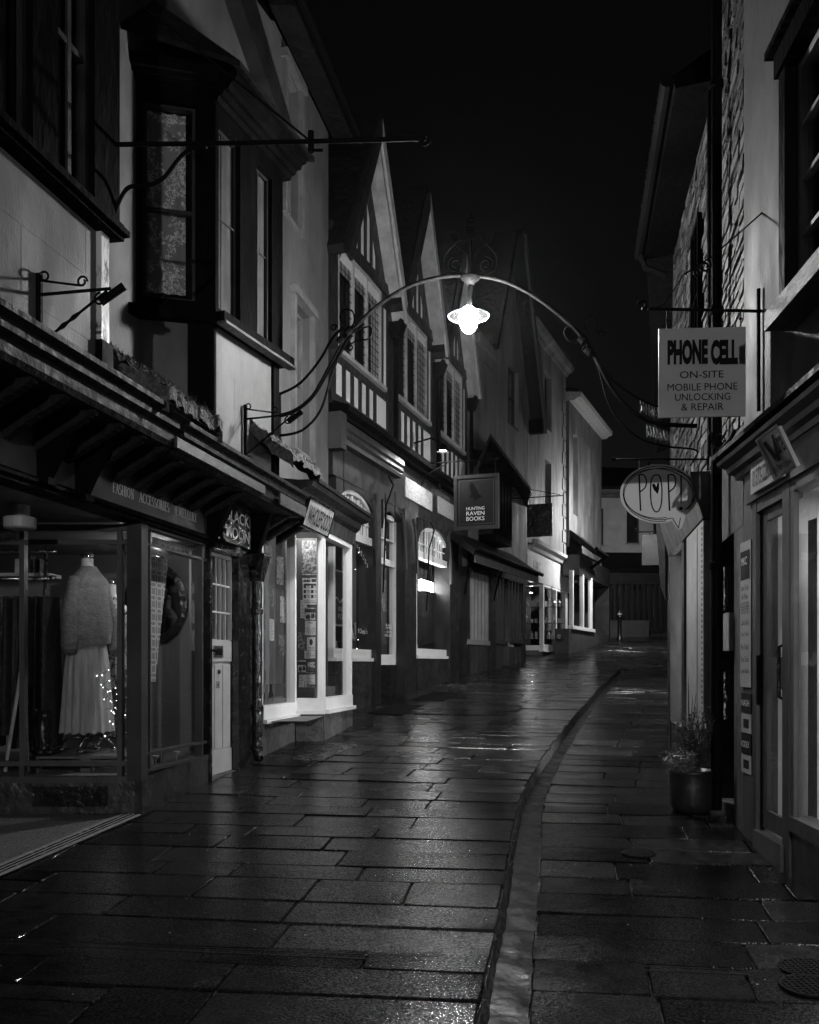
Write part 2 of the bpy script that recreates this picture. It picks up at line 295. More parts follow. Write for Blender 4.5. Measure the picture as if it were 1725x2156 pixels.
# a small serif alphabet: strokes (x0,y0,x1,y1,width) and arcs (cx,cy,rx,ry,a0,a1); widths: T thick, t thin
def _A(cx, cy, rx, ry, a0, a1): return ('a', cx, cy, rx, ry, a0, a1)
def _L(*a): return ('l',)+a
T, t_ = .15, .06
SERIF = {
 'A': (.75, [_L(.05, 0, .375, 1, t_), _L(.375, 1, .7, 0, T), _L(.17, .36, .58, .36, t_)], [(.05, 0), (.7, 0)]),
 'B': (.62, [_L(.12, 0, .12, 1, T), _A(.12, .76, .36, .24, -90, 90), _A(.12, .26, .42, .26, -90, 90)], [(.12, 0), (.12, 1)]),
 'C': (.7, [_A(.4, .5, .34, .5, 40, 320)], []), 'D': (.75, [_L(.12, 0, .12, 1, T), _A(.12, .5, .55, .5, -90, 90)], [(.12, 0), (.12, 1)]),
 'E': (.6, [_L(.12, 0, .12, 1, T), _L(.12, .98, .54, .98, t_), _L(.12, .52, .45, .52, t_), _L(.12, .02, .56, .02, t_), _L(.54, .98, .54, .84, t_), _L(.56, .02, .56, .18, t_)], [(.12, 0), (.12, 1)]),
 'F': (.56, [_L(.12, 0, .12, 1, T), _L(.12, .98, .52, .98, t_), _L(.12, .52, .43, .52, t_), _L(.52, .98, .52, .82, t_)], [(.12, 0), (.12, 1)]),
 'G': (.75, [_A(.4, .5, .34, .5, 40, 340), _L(.66, .05, .66, .42, T)], [(.66, .42)]), 'H': (.8, [_L(.12, 0, .12, 1, T), _L(.66, 0, .66, 1, T), _L(.12, .52, .66, .52, t_)], [(.12, 0), (.12, 1), (.66, 0), (.66, 1)]),
 'I': (.3, [_L(.14, 0, .14, 1, T)], [(.14, 0), (.14, 1)]), 'J': (.36, [_L(.2, .05, .2, 1, T), _A(.06, .02, .14, .2, -90, 0)], [(.2, 1)]),
 'K': (.72, [_L(.12, 0, .12, 1, T), _L(.14, .45, .6, 1, t_), _L(.26, .58, .64, 0, T)], [(.12, 0), (.12, 1), (.6, 1), (.64, 0)]),
 'L': (.58, [_L(.12, 0, .12, 1, T), _L(.12, .02, .54, .02, t_), _L(.54, .02, .54, .2, t_)], [(.12, 0), (.12, 1)]),
 'M': (.95, [_L(.12, 0, .12, 1, t_), _L(.14, 1, .47, .1, T), _L(.47, .1, .8, 1, t_), _L(.82, 0, .82, 1, T)], [(.12, 0), (.12, 1), (.82, 0), (.82, 1)]),
 'N': (.8, [_L(.12, 0, .12, 1, t_), _L(.12, 1, .66, 0, T), _L(.66, 0, .66, 1, t_)], [(.12, 0), (.12, 1), (.66, 1)]),
 'O': (.8, [_A(.4, .5, .34, .5, 0, 360)], []), 'P': (.6, [_L(.12, 0, .12, 1, T), _A(.12, .72, .4, .28, -90, 90)], [(.12, 0), (.12, 1)]),
 'R': (.68, [_L(.12, 0, .12, 1, T), _A(.12, .75, .36, .25, -90, 90), _L(.3, .5, .62, 0, T)], [(.12, 0), (.12, 1), (.62, 0)]),
 'S': (.52, [_A(.26, .75, .2, .25, 40, 250), _A(.26, .26, .22, .26, -140, 80)], []), 'T': (.68, [_L(.33, 0, .33, 1, T), _L(.05, .98, .62, .98, t_), _L(.05, .98, .05, .84, t_), _L(.62, .98, .62, .84, t_)], [(.33, 0)]),
 'U': (.78, [_L(.12, .3, .12, 1, T), _L(.64, .3, .64, 1, t_), _A(.38, .3, .26, .3, 180, 360)], [(.12, 1), (.64, 1)]), 'V': (.74, [_L(.08, 1, .37, 0, T), _L(.37, 0, .66, 1, t_)], [(.08, 1), (.66, 1)]),
 'W': (1.02, [_L(.06, 1, .3, 0, T), _L(.3, 0, .52, .95, t_), _L(.5, 1, .74, 0, T), _L(.74, 0, .95, 1, t_)], [(.06, 1), (.5, 1), (.95, 1)]), 'Y': (.7, [_L(.33, 0, .33, .45, T), _L(.06, 1, .33, .45, T), _L(.33, .45, .62, 1, t_)], [(.33, 0), (.06, 1), (.62, 1)]),
}
def ribbon(mb, pts, ws, o3, xd, zd, nd):
    for i in range(len(pts)-1):
        (x0, y0), (x1, y1) = pts[i], pts[i+1]; dx, dy = x1-x0, y1-y0; L = math.hypot(dx, dy) or 1; nx, ny = -dy/L, dx/L; w0, w1 = ws[i]/2, ws[i+1]/2
        mb.quad(*[o3+xd*a+zd*b+nd for a, b in ((x0-nx*w0, y0-ny*w0), (x1-nx*w1, y1-ny*w1), (x1+nx*w1, y1+ny*w1), (x0+nx*w0, y0+ny*w0))])
def serif(txt, o3, xd, zd, w, h, depth=.003, gap=.12, fat=1.0):
    adv = [SERIF[c][0] if c != ' ' else .5 for c in txt]; tot = sum(adv)+gap*(len(txt)-1); sx = w/tot
    mb = MB(); xd = Vector(xd).normalized(); zd = Vector(zd).normalized(); nd = xd.cross(zd); o3 = Vector(o3); x = 0; k = 0
    for c, a in zip(txt, adv):
        if c != ' ':
            for st in SERIF[c][1]:
                k += 1; dn = nd*(depth+(k % 6)*.0002)
                if st[0] == 'l': _, x0, y0, x1, y1, ww = st; ribbon(mb, [((x+x0)*sx, y0*h), ((x+x1)*sx, y1*h)], [ww*fat*h*.8]*2, o3, xd, zd, dn)
                else:
                    _, cx, cy, rx, ry, a0, a1 = st; P = []; W = []
                    for i in range(13):
                        q = R(a0+(a1-a0)*i/12); P.append(((x+cx+rx*math.cos(q))*sx, (cy+ry*math.sin(q))*h)); W.append((t_+(T-t_)*abs(math.cos(q)))*fat*h*.8)
                    ribbon(mb, P, W, o3, xd, zd, dn)
            for i, (a1, b1) in enumerate(SERIF[c][2]): ribbon(mb, [((x+a1)*sx-.13*h, b1*h), ((x+a1)*sx+.13*h, b1*h)], [.05*fat*h]*2, o3, xd, zd, nd*(depth+.0014+i*.0002))
        x += a+gap
    return mb
# ------------------------------------------------------------ wall, window and roof builders
def wallp(fr, s0, s1, z0, z1, holes, t=.3, d=0.0, z0b=None):
    """a wall of real thickness with its openings left out; holes (s0,s1,z0,z1)"""
    mb = MB(); ss = sorted({s0, s1}|{min(max(h[i], s0), s1) for h in holes for i in (0, 1)}); zz = sorted({z0, z1}|{min(max(h[i], z0), z1) for h in holes for i in (2, 3)})
    for i in range(len(ss)-1):
        run = None
        for j in range(len(zz)-1):
            a, b = (ss[i]+ss[i+1])/2, (zz[j]+zz[j+1])/2; solid = not any(h[0] < a < h[1] and h[2] < b < h[3] for h in holes)
            if solid: run = (run[0], zz[j+1]) if run else (zz[j], zz[j+1])
            if (not solid or j == len(zz)-2) and run: mb.box(fr, ss[i], ss[i+1], d-t, d, *run); run = None
    return mb
def window(par, fr, s0, s1, z0, z1, d=-.08, fw=.05, cols=1, rows=2, bar=.02, m=white_p, gm=None, sill=None, back=room_d, bd=.35, name='window', rows_at=None, cols_at=None, mull=None, th=.06, curtain=None, cd=.06):
    f = MB(); f.box(fr, s0, s0+fw, d-th, d, z0, z1); f.box(fr, s1-fw, s1, d-th, d, z0, z1); f.box(fr, s0+fw, s1-fw, d-th, d-.003, z0, z0+fw*1.2); f.box(fr, s0+fw, s1-fw, d-th, d-.003, z1-fw, z1)
    a0, a1, b0, b1 = s0+fw, s1-fw, z0+fw*1.2, z1-fw
    for x in (cols_at if cols_at is not None else [i/cols for i in range(1, cols)]): q = a0+(a1-a0)*x; f.box(fr, q-bar/2, q+bar/2, d-th+.01, d-.006, b0, b1)
    for x in (rows_at if rows_at is not None else [i/rows for i in range(1, rows)]): q = b0+(b1-b0)*x; f.box(fr, a0, a1, d-th+.012, d-.009, q-bar/2, q+bar/2)
    w = f.build(name, m, par)
    MB().quad(fr.P(a0, d-th*.6, b0), fr.P(a1, d-th*.6, b0), fr.P(a1, d-th*.6, b1), fr.P(a0, d-th*.6, b1)).build('pane', gm or glass_d, w)
    if sill:
        MB().box(fr, s0-.05, s1+.05, d-.02, d+sill, z0-.06, z0-.002).build('sill', m, w)
    if back: MB().box(fr, s0-.15, s1+.15, d-bd-.02, d-bd, z0-.15, z1+.15).build('room_backing', back, w)
    if curtain:
        cm, c0, c1, cz = curtain
        MB().grid(lambda i, j: fr.P(a0+(a1-a0)*(c0+(c1-c0)*i), d-th-cd+cd*.3*math.sin(i*19+j*.6), b0+(b1-b0)*cz+(b1-b0)*(1-cz)*j), 40, 8).build('curtain', cm, w, smooth=True)
    return w
# ============================================================ THE GROUND: street sheet, flagstones, leat
LX = [(-6, -1.0), (-3, -.60), (0, -.16), (3.2, .33), (4.57, .56), (6.9, .945), (9.4, 1.57), (13.4, 2.72), (20.6, 4.93), (28, 7.35), (40, 11.5)]
def _spl(y):
    xs = [p[0] for p in LX]; ys = [p[1] for p in LX]; n = len(xs)
    i = 0
    while i < n-2 and y > xs[i+1]: i += 1
    def m(k): a, b = max(k-1, 0), min(k+1, n-1); return (ys[b]-ys[a])/(xs[b]-xs[a])
    h = xs[i+1]-xs[i]; t = (y-xs[i])/h; t = max(-.5, min(1.5, t))
    return (2*t**3-3*t*t+1)*ys[i]+(t**3-2*t*t+t)*h*m(i)+(-2*t**3+3*t*t)*ys[i+1]+(t**3-t*t)*h*m(i+1)
def ctr(y, t):
    tn = (_spl(y+.3)-_spl(y-.3))/.6; k = .62
    L = math.hypot(1, k*tn); x = _spl(y)+t/L; yy = y-k*tn*t/L
    return x, yy
base = MB()
base.grid(lambda i, j: (-14+40*i, -8+i*0+70*j, gz(-8+70*j)-.25), 4, 60)
# the leat is cut through the base sheet further down: the sheet lies below its water
b = MB(); b.grid(lambda i, j: (-300+600*i, -300+900*j, min(gz(-300+900*j), 3.2)-.6 if -300+900*j > -8 else -1.6), 6, 12)
struct(b.build('ground', mortar))
LEND = 20.3
LW = .088
def kerb_pts(side, y):      # slightly ragged edge of the channel
    return ctr(y, side*(LW+.012*noise.noise(Vector((y*1.7, side*5, 0)))))
# bedding under the slabs, one sheet each side of the leat, joints show it
for side, nm, far in ((-1, 'street_bed', -7.0), (1, 'street_bed', 5.0)):
    q = MB(); q.grid(lambda i, j: (lambda y: (lambda p: (p[0], p[1], gz(p[1])-.022))(ctr(y, side*LW+(far-side*LW)*i)))(-6+(LEND+6)*j), 3, 60)
    struct(q.build(nm, mortar))
q = MB(); q.grid(lambda i, j: (lambda y: (lambda p: (p[0], p[1], gz(p[1])-.022))(ctr(y, -7+13*i)))(LEND+24*j), 4, 50); struct(q.build('street_bed', mortar))
holes_xy = [(2.42, 4.0, .0)]
def slabs(side, y0, y1, tmax, seed, dmin=.24, dmax=.37, t0=None, split=.16):
    r = random.Random(seed); mb = MB(); y = y0
    while y < y1:
        dep = r.uniform(dmin, dmax); ya, yb = y, min(y+dep, y1+.1); y = yb
        if abs(ya-3.76) < .02: pass
        t = t0 if t0 is not None else LW; first = True
        if t0 is not None: t = t0
        while t < tmax:
            ln = r.uniform(.38, 1.15); ta, tb = t, min(t+ln, tmax); t = tb
            if tmax-tb < .2: tb = tmax; t = tmax
            parts = [(ya, yb)]
            if dep > .33 and r.random() < split: mid = ya+dep*r.uniform(.4, .6); parts = [(ya, mid), (mid, yb)]
            for (pa, pb) in parts:
                g = r.uniform(.003, .006); tilt = [r.gauss(0, .0022) for _ in range(4)]; lift = r.gauss(0, .0025); cv = (r.random(), r.random(), r.random())
                jit = [r.uniform(-.008, .008) for _ in range(4)]
                # near-rectangular outline with knocked corners, inner ring raised
                def P(yy, tt, inset_y, inset_t, dz):
                    x, yv = ctr(yy, side*tt); return Vector((x, yv, gz(yv)+dz))
                e0 = noise.noise(Vector((pa*1.7, side*5, 0)))*.012+r.uniform(-.008, .012) if (ta <= LW+1e-6 and t0 is None) else 0
                ring = []
                for gi, dz in ((0, -.018), (.000, -.006), (.005, 0.0)):
                    gg = g+gi
                    nrm = 5
                    loop = []
                    for k in range(4*nrm):
                        sd, f = divmod(k, nrm); f = f/nrm
                        a, c = ((f, 0), (1, f), (1-f, 1), (0, 1-f))[sd]
                        tt = (ta+gg+e0)+(tb-ta-2*gg-e0)*a; yy = (pa+gg)+(pb-pa-2*gg)*c
                        # rounded corner
                        if f == 0: tt += (.006 if a == 0 else -.006)*r.uniform(.2, 1.); yy += (.004 if c == 0 else -.004)
                        w = .004*noise.noise(Vector((tt*6, yy*6, seed)))
                        tz = (tilt[0]*(1-a)*(1-c)+tilt[1]*a*(1-c)+tilt[2]*a*c+tilt[3]*(1-a)*c)
                        loop.append(P(yy+w, tt+w, 0, 0, dz+lift+tz))
                    ring.append(loop)
                n = len(mb.v)
                for lp in ring: mb.v += lp
                K = len(ring[0])
                for q_ in range(2):
                    for k in range(K): m = (k+1) % K; mb.f.append((n+q_*K+k, n+q_*K+m, n+(q_+1)*K+m, n+(q_+1)*K+k))
                cz = Vector((0, 0, 0))
                for p_ in ring[2]: cz += p_
                cz /= K; cz.z -= r.uniform(-.001, .0022); ci = len(mb.v); mb.v.append(cz)
                for k in range(K): m = (k+1) % K; mb.f.append((n+2*K+k, n+2*K+m, ci))
                for i in range(n, len(mb.v)): mb.col[i] = cv
    return mb
DR = 3.755   # the slot drain crosses the street here
for a in ((-1, -1.2, DR-.03, 4.6, 3), (-1, DR+.03, LEND, 4.6, 5)):
    struct(slabs(a[0], a[1], a[2], a[3], a[4]).build('pavement', slabm))
for a in ((1, -1.2, DR-.03, 3.0, 11), (1, DR+.03, LEND, 3.2, 13)):
    struct(slabs(a[0], a[1], a[2], a[3], a[4], .26, .36).build('pavement', slabm))
struct(slabs(1, LEND, 44, 5.0, 21, .3, .45, t0=-6.0).build('pavement', slabm))
# the leat: walls, bed and running water
lw = MB(); wt = MB()
def leat_strip(mb, side, ztop, zbot, ta, tb):
    def f(i, j):
        y = -1.5+(LEND+1.5)*j; x, yv = ctr(y, side*(ta+(tb-ta)*i)+side*.012*noise.noise(Vector((y*1.7, side*5, 0))))
        w = .012*noise.noise(Vector((y*9, i*3, side))); return (x+w, yv, gz(yv)+ztop+(zbot-ztop)*i)
    mb.grid(f, 5, 260)
leat_strip(lw, -1, -.008, -.2, LW+.006, .025); leat_strip(lw, 1, -.008, -.2, LW+.006, LW-.004)
lw.grid(lambda i, j: (lambda y: (lambda p: (p[0], p[1], gz(p[1])-.19))(ctr(y, -.11+.22*i)))(-1.5+(LEND+1.5)*j), 1, 90)
x, y = ctr(LEND, 0); lw.abox(x-.12, x+.12, y, y+.05, gz(y)-.2, gz(y)-.03)
struct(lw.build('leat_channel', M('wet_kerb_stone', .006, .025, .4, .7, 9, 1, 30, b2=.9, b2s=18), smooth=True))
wt.grid(lambda i, j: (lambda y: (lambda p: (p[0], p[1], gz(p[1])-.085+.006*noise.noise(Vector((p[0]*9, p[1]*7, 0)))))(ctr(y, -LW+2*LW*i)))(-1.5+(LEND+1.4)*j), 6, 420)
struct(wt.build('leat_water', waterm, smooth=True))
# grit, leaves and blades of grass caught along the leat
g = MB()
for k in range(420):
    y = rnd.uniform(2.4, 14); sd = rnd.choice((-1, 1)); x, yv = ctr(y, sd*rnd.uniform(LW-.01, LW+.02)); z = gz(yv)-rnd.uniform(0, .05)
    a = rnd.uniform(0, 6.28); L = rnd.uniform(.01, .045); p0 = Vector((x, yv, z)); p1 = p0+Vector((math.cos(a)*L*.6-sd*L*.4, math.sin(a)*L*.6, rnd.uniform(-.03, .02))); wv = Vector((-math.sin(a), math.cos(a), 0))*.003
    g.quad(p0-wv, p0+wv, p1+wv*.3, p1-wv*.3)
struct(g.build('grass', leafm), 'stuff')
lit = MB()
for k in range(260):
    y = rnd.uniform(2.6, 16); sd = rnd.choice((-1, 1)); x, yv = ctr(y, sd*rnd.uniform(.15, 2.4)); z = gz(yv)+.004; s_ = rnd.uniform(.003, .009)
    a = rnd.uniform(0, 6.28); c_, q_ = math.cos(a)*s_, math.sin(a)*s_; lit.poly([(x+c_, yv+q_, z), (x-q_, yv+c_*.6, z+.003), (x-c_, yv-q_, z+.001), (x+q_, yv-c_*.5, z+.003)])
struct(lit.build('leaf_litter', leaf_l), 'stuff')
# ---- slot drain across the street
def drain(side, t0, t1, label):
    mb = MB(); n = int((t1-t0)/.052)
    for e in (-.026, .020):
        pts = []
        for a in (t0, t1):
            for dy in (e, e+.008): x, yv = ctr(DR+dy, side*a); pts.append(Vector((x, yv, gz(yv)-.001)))
        p = [pts[0], pts[2], pts[3], pts[1]]; mb.prism(p, (0, 0, -.03))
    for k in range(n):
        a = t0+k*.052; p = []
        for (aa, dy) in ((a, -.018), (a+.03, -.018), (a+.03, .02), (a, .02)): x, yv = ctr(DR+dy, side*aa); p.append((x, yv, gz(yv)-.004))
        mb.prism(p, (0, 0, -.02))
    tag(mb.build('drain_channel', castm), label, 'drain', 'slot drains across the street')
drain(-1, .1, 4.2, 'long slotted iron drain crossing the flagstones left of the water channel'); drain(1, .1, 2.0, 'short slotted iron drain crossing the flagstones right of the water channel')
# ---- gratings, gully, covers
def cover(c, rx, ry, ang, label, name='manhole_cover', cat='manhole cover', n=26):
    x, y = c; z = gz(y); e = thing(name, label, cat, (x, y, z), 'iron covers let into the paving')
    rim = MB(); pl = MB(); ca, sa = math.cos(ang), math.sin(ang)
    def q(a, b, dz): X = x+a*ca-b*sa; Yv = y+a*sa+b*ca; return Vector((X, Yv, gz(Yv)+dz))
    for k in range(n):
        a0, a1 = 2*math.pi*k/n, 2*math.pi*(k+1)/n
        rim.hexa([q(rx*math.cos(a)*f, ry*math.sin(a)*f, dz) for dz in (.002, .009) for a, f in ((a0, .9), (a1, .9), (a1, 1.), (a0, 1.))])
    pl.poly([q(.9*rx*math.cos(2*math.pi*k/n), .9*ry*math.sin(2*math.pi*k/n), .004) for k in range(n)])
    for i in range(-4, 5):
        f = i/5; hw = math.sqrt(max(0, 1-f*f))*.86
        pl.hexa([q(a, b, dz) for dz in (.004, .009) for a, b in ((f*rx-.004, -hw*ry), (f*rx+.004, -hw*ry), (f*rx+.004, hw*ry), (f*rx-.004, hw*ry))])
        pl.hexa([q(a, b, dz) for dz in (.004, .0085) for a, b in ((-hw*rx, f*ry-.004), (hw*rx, f*ry-.004), (hw*rx, f*ry+.004), (-hw*rx, f*ry+.004))])
    rim.build('rim', castm, e); pl.build('plate', castm, e); return e
def yof(v): return 1.5/((v-1400)/1900+.07)
def gp(u, v): y = yof(v); return ((u-CU)/F*y, y)
cover(gp(1700, 2040), .115, .10, .1, 'round iron cover nearest the drain slot at the bottom right of the street')
cover(gp(1708, 2078), .12, .105, .1, 'round iron cover set just below another one at the bottom right corner')
cover(gp(1345, 1798), .10, .09, 0, 'small worn gully cover in the paving below the flower pot', 'gully_cover', 'gully cover')
def grating(uv, label, along, across, light=False):
    x, y = uv; z = gz(y); dy, dx = .95, .30; L = math.hypot(dx, dy); T_ = Vector((dx/L, dy/L)); N_ = Vector((dy/L, -dx/L)); mb = MB()
    def q(a, b, dz): p = Vector((x, y))+T_*a+N_*b; return Vector((p.x, p.y, gz(p.y)+dz))
    for i in range(int(along/.055)+1): a = i*.055; mb.hexa([q(aa, bb, dz) for dz in (.001, .012) for aa, bb in ((a, 0), (a+.02, 0), (a+.02, across), (a, across))])
    for b_ in [across*k/6 for k in range(7)]: mb.hexa([q(aa, bb, dz) for dz in (.001, .010) for aa, bb in ((0, b_), (along, b_), (along, b_+.012), (0, b_+.012))])
    tag(mb.build('pavement_grating', steel if light else castm), label, 'grating', 'gratings in the pavement beside the shops')
grating(gp(612, 1599), 'pale metal cellar grating in front of the white bay window shop', .95, .3, True)
grating(gp(775, 1503), 'dark cellar grating in the pavement beside the bookshop pillar', 1.1, .45)
grating(gp(868, 1473), 'dark cellar grating in the pavement below the bookshop door', 1.2, .5)
# ============================================================ BOUTIQUE (left, nearest): jettied, plastered, black timber
AF = FY(-3.13, .194, 3.0, 8.75)                 # ground floor line
AL = FY(-2.93, .194, 2.0, 5.52)                 # upper wall, left part, stands forward
AM = FY(-4.905, .362, 5.3, 9.62)                # upper wall, set back
BCf = Fr((-2.226, 7.395), (-1.645, 7.55))       # canted face of the oriel
BFf = Fr((-1.645, 7.55), (-1.257, 8.62))        # street face of the oriel
boutique = thing('timber_framed_shop', 'nearest shop on the left, pale plaster with canted oriel window above dark boutique', 'building', (-2.2, 6.4, gz(6.4)))
A = boutique
# upper wall, left part
s1 = AL.sy(5.5)
mb = MB(); mb.box(AL, -2.0, s1-.09, -.3, 0, 3.0, 4.12); mb.box(AL, -2.0, s1-.1, -.32, -.1, 4.12, 8.2)
# return wall at the end of the forward part
mb.box(AL, s1-.38, s1-.1, -1.3, -.1, 3.0, 8.2)
for z_ in (3.42, 3.79):                                   # scored joints in the render, a fine raised line
    mb.box(AL, -2.0, s1-.1, -.001, .0015, z_, z_+.004)
for k in range(9):
    a = -1.6+k*.62; mb.box(AL, a, a+.004, -.001, .0015, 3.43 if k % 2 else 3.8, 3.79 if k % 2 else 4.11)
mb.box(AM, 0, AM.sy(9.62), -.3, 0, 3.0, 8.3)
mb.build('wall', plaster, A)
# corner post with peeling paint
MB().box(AL, s1-.09, s1+.0, -.1, .035, 3.1, 4.12).build('corner_post', peel, A)
MB().box(AL, s1-.10, s1+.03, -.12, .045, 2.95, 3.45).build('post_foot', timber, A)
# big black window of the left part
def tim(fr, s0, s1_, z0, z1, d0=-.04, d1=.05): return MB().box(fr, s0, s1_, d0, d1, z0, z1)
mb = MB()
zs = 4.16; uu = lambda u: AL.s(u, .05)
for a, b in ((-300, 4), (62, 115), (193, 246)): mb.box(AL, uu(a), uu(b), -.1, .07, zs, 7.5)
mb.box(AL, uu(-300), uu(246), -.1, .10, 4.10, 4.20); mb.box(AL, uu(-300), uu(246), -.1, .14, 4.12, 4.155); mb.box(AL, uu(-300), uu(246), -.1, .08, 6.6, 8.2)
fw_ = mb.build('window_frame', timber, A)
for a, b, cols in ((4, 62, 1), (115, 193, 2)):
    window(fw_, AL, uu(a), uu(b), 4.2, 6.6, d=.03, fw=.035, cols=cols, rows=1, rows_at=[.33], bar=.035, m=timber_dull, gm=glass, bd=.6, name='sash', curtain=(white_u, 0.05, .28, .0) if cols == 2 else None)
# upper wall oriel
cz0, cz1 = 4.42, 6.12
mb = MB(); mb.box(BCf, 0, BCf.s(395)-0, -.25, -.012, 3.3, 4.36); mb.box(BFf, BFf.s(453), BFf.L-.11, -.25, -.012, 2.95, 4.36)
for fr, a, b in ((BCf, 0, BCf.s(395)), (BFf, BFf.s(453), BFf.L-.11)):
    for z_ in (3.62, 4.0): mb.box(fr, a, b, -.013, -.0105, z_, z_+.004)
    mb.box(fr, (a*2+b)/3, (a*2+b)/3+.004, -.013, -.0105, 3.62, 4.0); mb.box(fr, (a+b*2)/3, (a+b*2)/3+.004, -.013, -.0105, 3.3, 3.62)
mb.build('oriel_panel', plaster, A)
mb = MB()
mb.box(BCf, BCf.s(395), BCf.L+.012, -.2, .015, 3.05, 4.36)          # post under the oriel corner
mb.box(BFf, -.012, BFf.s(453), -.2, .012, 3.1, 4.36)
mb.build('post', timber, A)
MB().box(BFf, BFf.L-.11, BFf.L, -.2, .015, 2.95, 4.36).build('post', timber, A)
mb = MB()                                                              # sills
mb.box(BCf, -.09, BCf.L+.02, -.2, .10, 4.34, 4.43); mb.box(BFf, -.03, BFf.L+.09, -.2, .13, 4.36, 4.44)
mb.build('oriel_sill', timber, A)
MB().box(BFf, -.035, BFf.L+.10, .06, .15, 4.335, 4.358).build('sill_edge', oak, A)
mb = MB()
mb.box(BCf, -.05, BCf.s(300), -.1, .02, cz0, 6.45); mb.box(BCf, BCf.s(411), BCf.L+.02, -.1, .02, cz0, 6.2); mb.box(BCf, -.05, BCf.L, -.1, .021, 6.14, 6.5); mb.box(BCf, -.05, BCf.L, -.1, .023, cz0, 4.52)
for a, b in ((447, 456), (502, 536), (569, 600)): mb.box(BFf, max(BFf.s(a), -.02), min(BFf.s(b), BFf.L+.06), -.1, .02, cz0, 6.2)
mb.box(BFf, 0, BFf.L+.05, -.1, .022, 6.06, 6.2); mb.box(BFf, 0, BFf.L+.05, -.1, .024, cz0, 4.50)
of = mb.build('oriel_frame', timber, A)
window(of, BCf, BCf.s(300), BCf.s(411), 4.52, 6.14, d=-.02, fw=.022, rows=1, rows_at=[.46], bar=.028, m=timber_dull, gm=glass, bd=.5, name='sash', curtain=(lacem, .02, .86, .04), cd=.03)
for a, b in ((456, 502), (536, 569)):
    window(of, BFf, BFf.s(a), BFf.s(b), 4.50, 6.06, d=-.02, fw=.02, cols=1, cols_at=[.33], rows_at=[.52], bar=.016, th=.025, m=timber_dull, gm=glass, bd=.4, name='sash', curtain=(drape, 0, 1, .0), cd=.008)
# oriel cornice and hipped slate roof
prof = [(-.1, 6.2), (.05, 6.2), (.07, 6.24), (.10, 6.24), (.12, 6.28), (.16, 6.28), (.18, 6.32), (.22, 6.33), (.24, 6.38), (.24, 6.42), (-.1, 6.42)]
mb = MB(); mb.sweep(BFf, prof, -.02, BFf.L+.16); mb.sweep(BCf, [(d*.4, z+.05) for d, z in prof], -.12, BCf.L+.05); mb.build('oriel_cornice', timber, A)
mb = MB()
r0 = [BFf.P(BFf.L+.2, .29, 6.40), BFf.P(-.05, .29, 6.46), BCf.P(-.14, .18, 6.62), AM.P(AM.sy(7.05), .02, 6.75)]
top = [AM.P(AM.sy(9.2), -.02, 7.0), AM.P(AM.sy(8.3), -.02, 7.12), AM.P(AM.sy(7.6), -.02, 7.12), AM.P(AM.sy(7.3), -.02, 7.05)]
for i in range(3): mb.quad(r0[i], r0[i+1], top[i+1], top[i]); mb.quad(r0[i]-Vector((0, 0, .05)), r0[i+1]-Vector((0, 0, .05)), top[i+1]-Vector((0, 0, .3)), top[i]-Vector((0, 0, .3))); mb.quad(r0[i], r0[i+1], r0[i+1]-Vector((0, 0, .05)), r0[i]-Vector((0, 0, .05)))
mb.quad(r0[3], r0[3]-Vector((0, 0, .05)), top[3]-Vector((0, 0, .3)), top[3])
mb.build('oriel_roof', slate, A)
# gable verge of the upper wall
a, b = AM.sy(8.55), AM.sy(9.72)
MB().hexa([AM.P(a, -.02, 7.96), AM.P(b, -.02, 6.92), AM.P(b, .16, 6.92), AM.P(a, .16, 7.96), AM.P(a, -.02, 8.5), AM.P(b, -.02, 7.2), AM.P(b, .16, 7.2), AM.P(a, .16, 8.5)]).build('bargeboard', timber_dull, A)
MB().box(AM, AM.sy(7.0), AM.sy(8.7), -.02, .16, 8.2, 8.5).build('bargeboard', timber_dull, A)
# skirt roof of mossy stone tiles between jetty and oriel
def mossy(fr, s0, s1_, d0, z0, d1, z1, par, seed, nm='skirt_roof', edge=.06, blades=1400):
    def h(p): return .035*noise.noise(p*9+Vector((seed, 0, 0)))+.02*noise.noise(p*23)+.012*noise.noise(p*55)
    mb = MB()
    def f(i, j):
        d = d0+(d1-d0)*j; z = z0+(z1-z0)*j; a = s0+(s1_-s0)*i; p = fr.P(a, d, z); q = h(p)
        row = (j*6) % 1.0; return p+Vector((0, 0, q+.02*(1-row)))+Vector((fr.n.x, fr.n.y, 0))*q*.7
    mb.grid(f, 70, 26); mb.grid(lambda i, j: f(i, 1)-Vector((0, 0, edge*j)), 70, 2); mb.grid(lambda i, j: f(1, i)-Vector((0, 0, edge*2*j)), 14, 1); mb.grid(lambda i, j: f(0, i)-Vector((0, 0, edge*2*j)), 14, 1)
    mb.grid(lambda i, j: fr.P(s0+(s1_-s0)*i, d0+(d1-d0)*j, z0+(z1-z0)*j-edge), 1, 1)
    o = mb.build(nm, mossm, par, smooth=True)
    tf = MB(); rr = random.Random(seed)
    for k in range(blades):
        i, j = rr.random(), rr.random()**.6; p = f(i, j); a = rr.uniform(0, 6.28); L = rr.uniform(.012, .05); e = p+Vector((math.cos(a)*L, math.sin(a)*L, rr.uniform(-.3, 1)*L)); w = Vector((-math.sin(a), math.cos(a), .2))*.004
        tf.quad(p-w, p+w, e+w*.3, e-w*.3)
    tf.build('moss_tufts', mossm, o)
mossy(AF, AF.sy(5.75), AF.s(462, .5), -.42, 3.86, .52, 3.22, A, 3, edge=.08, blades=2200)
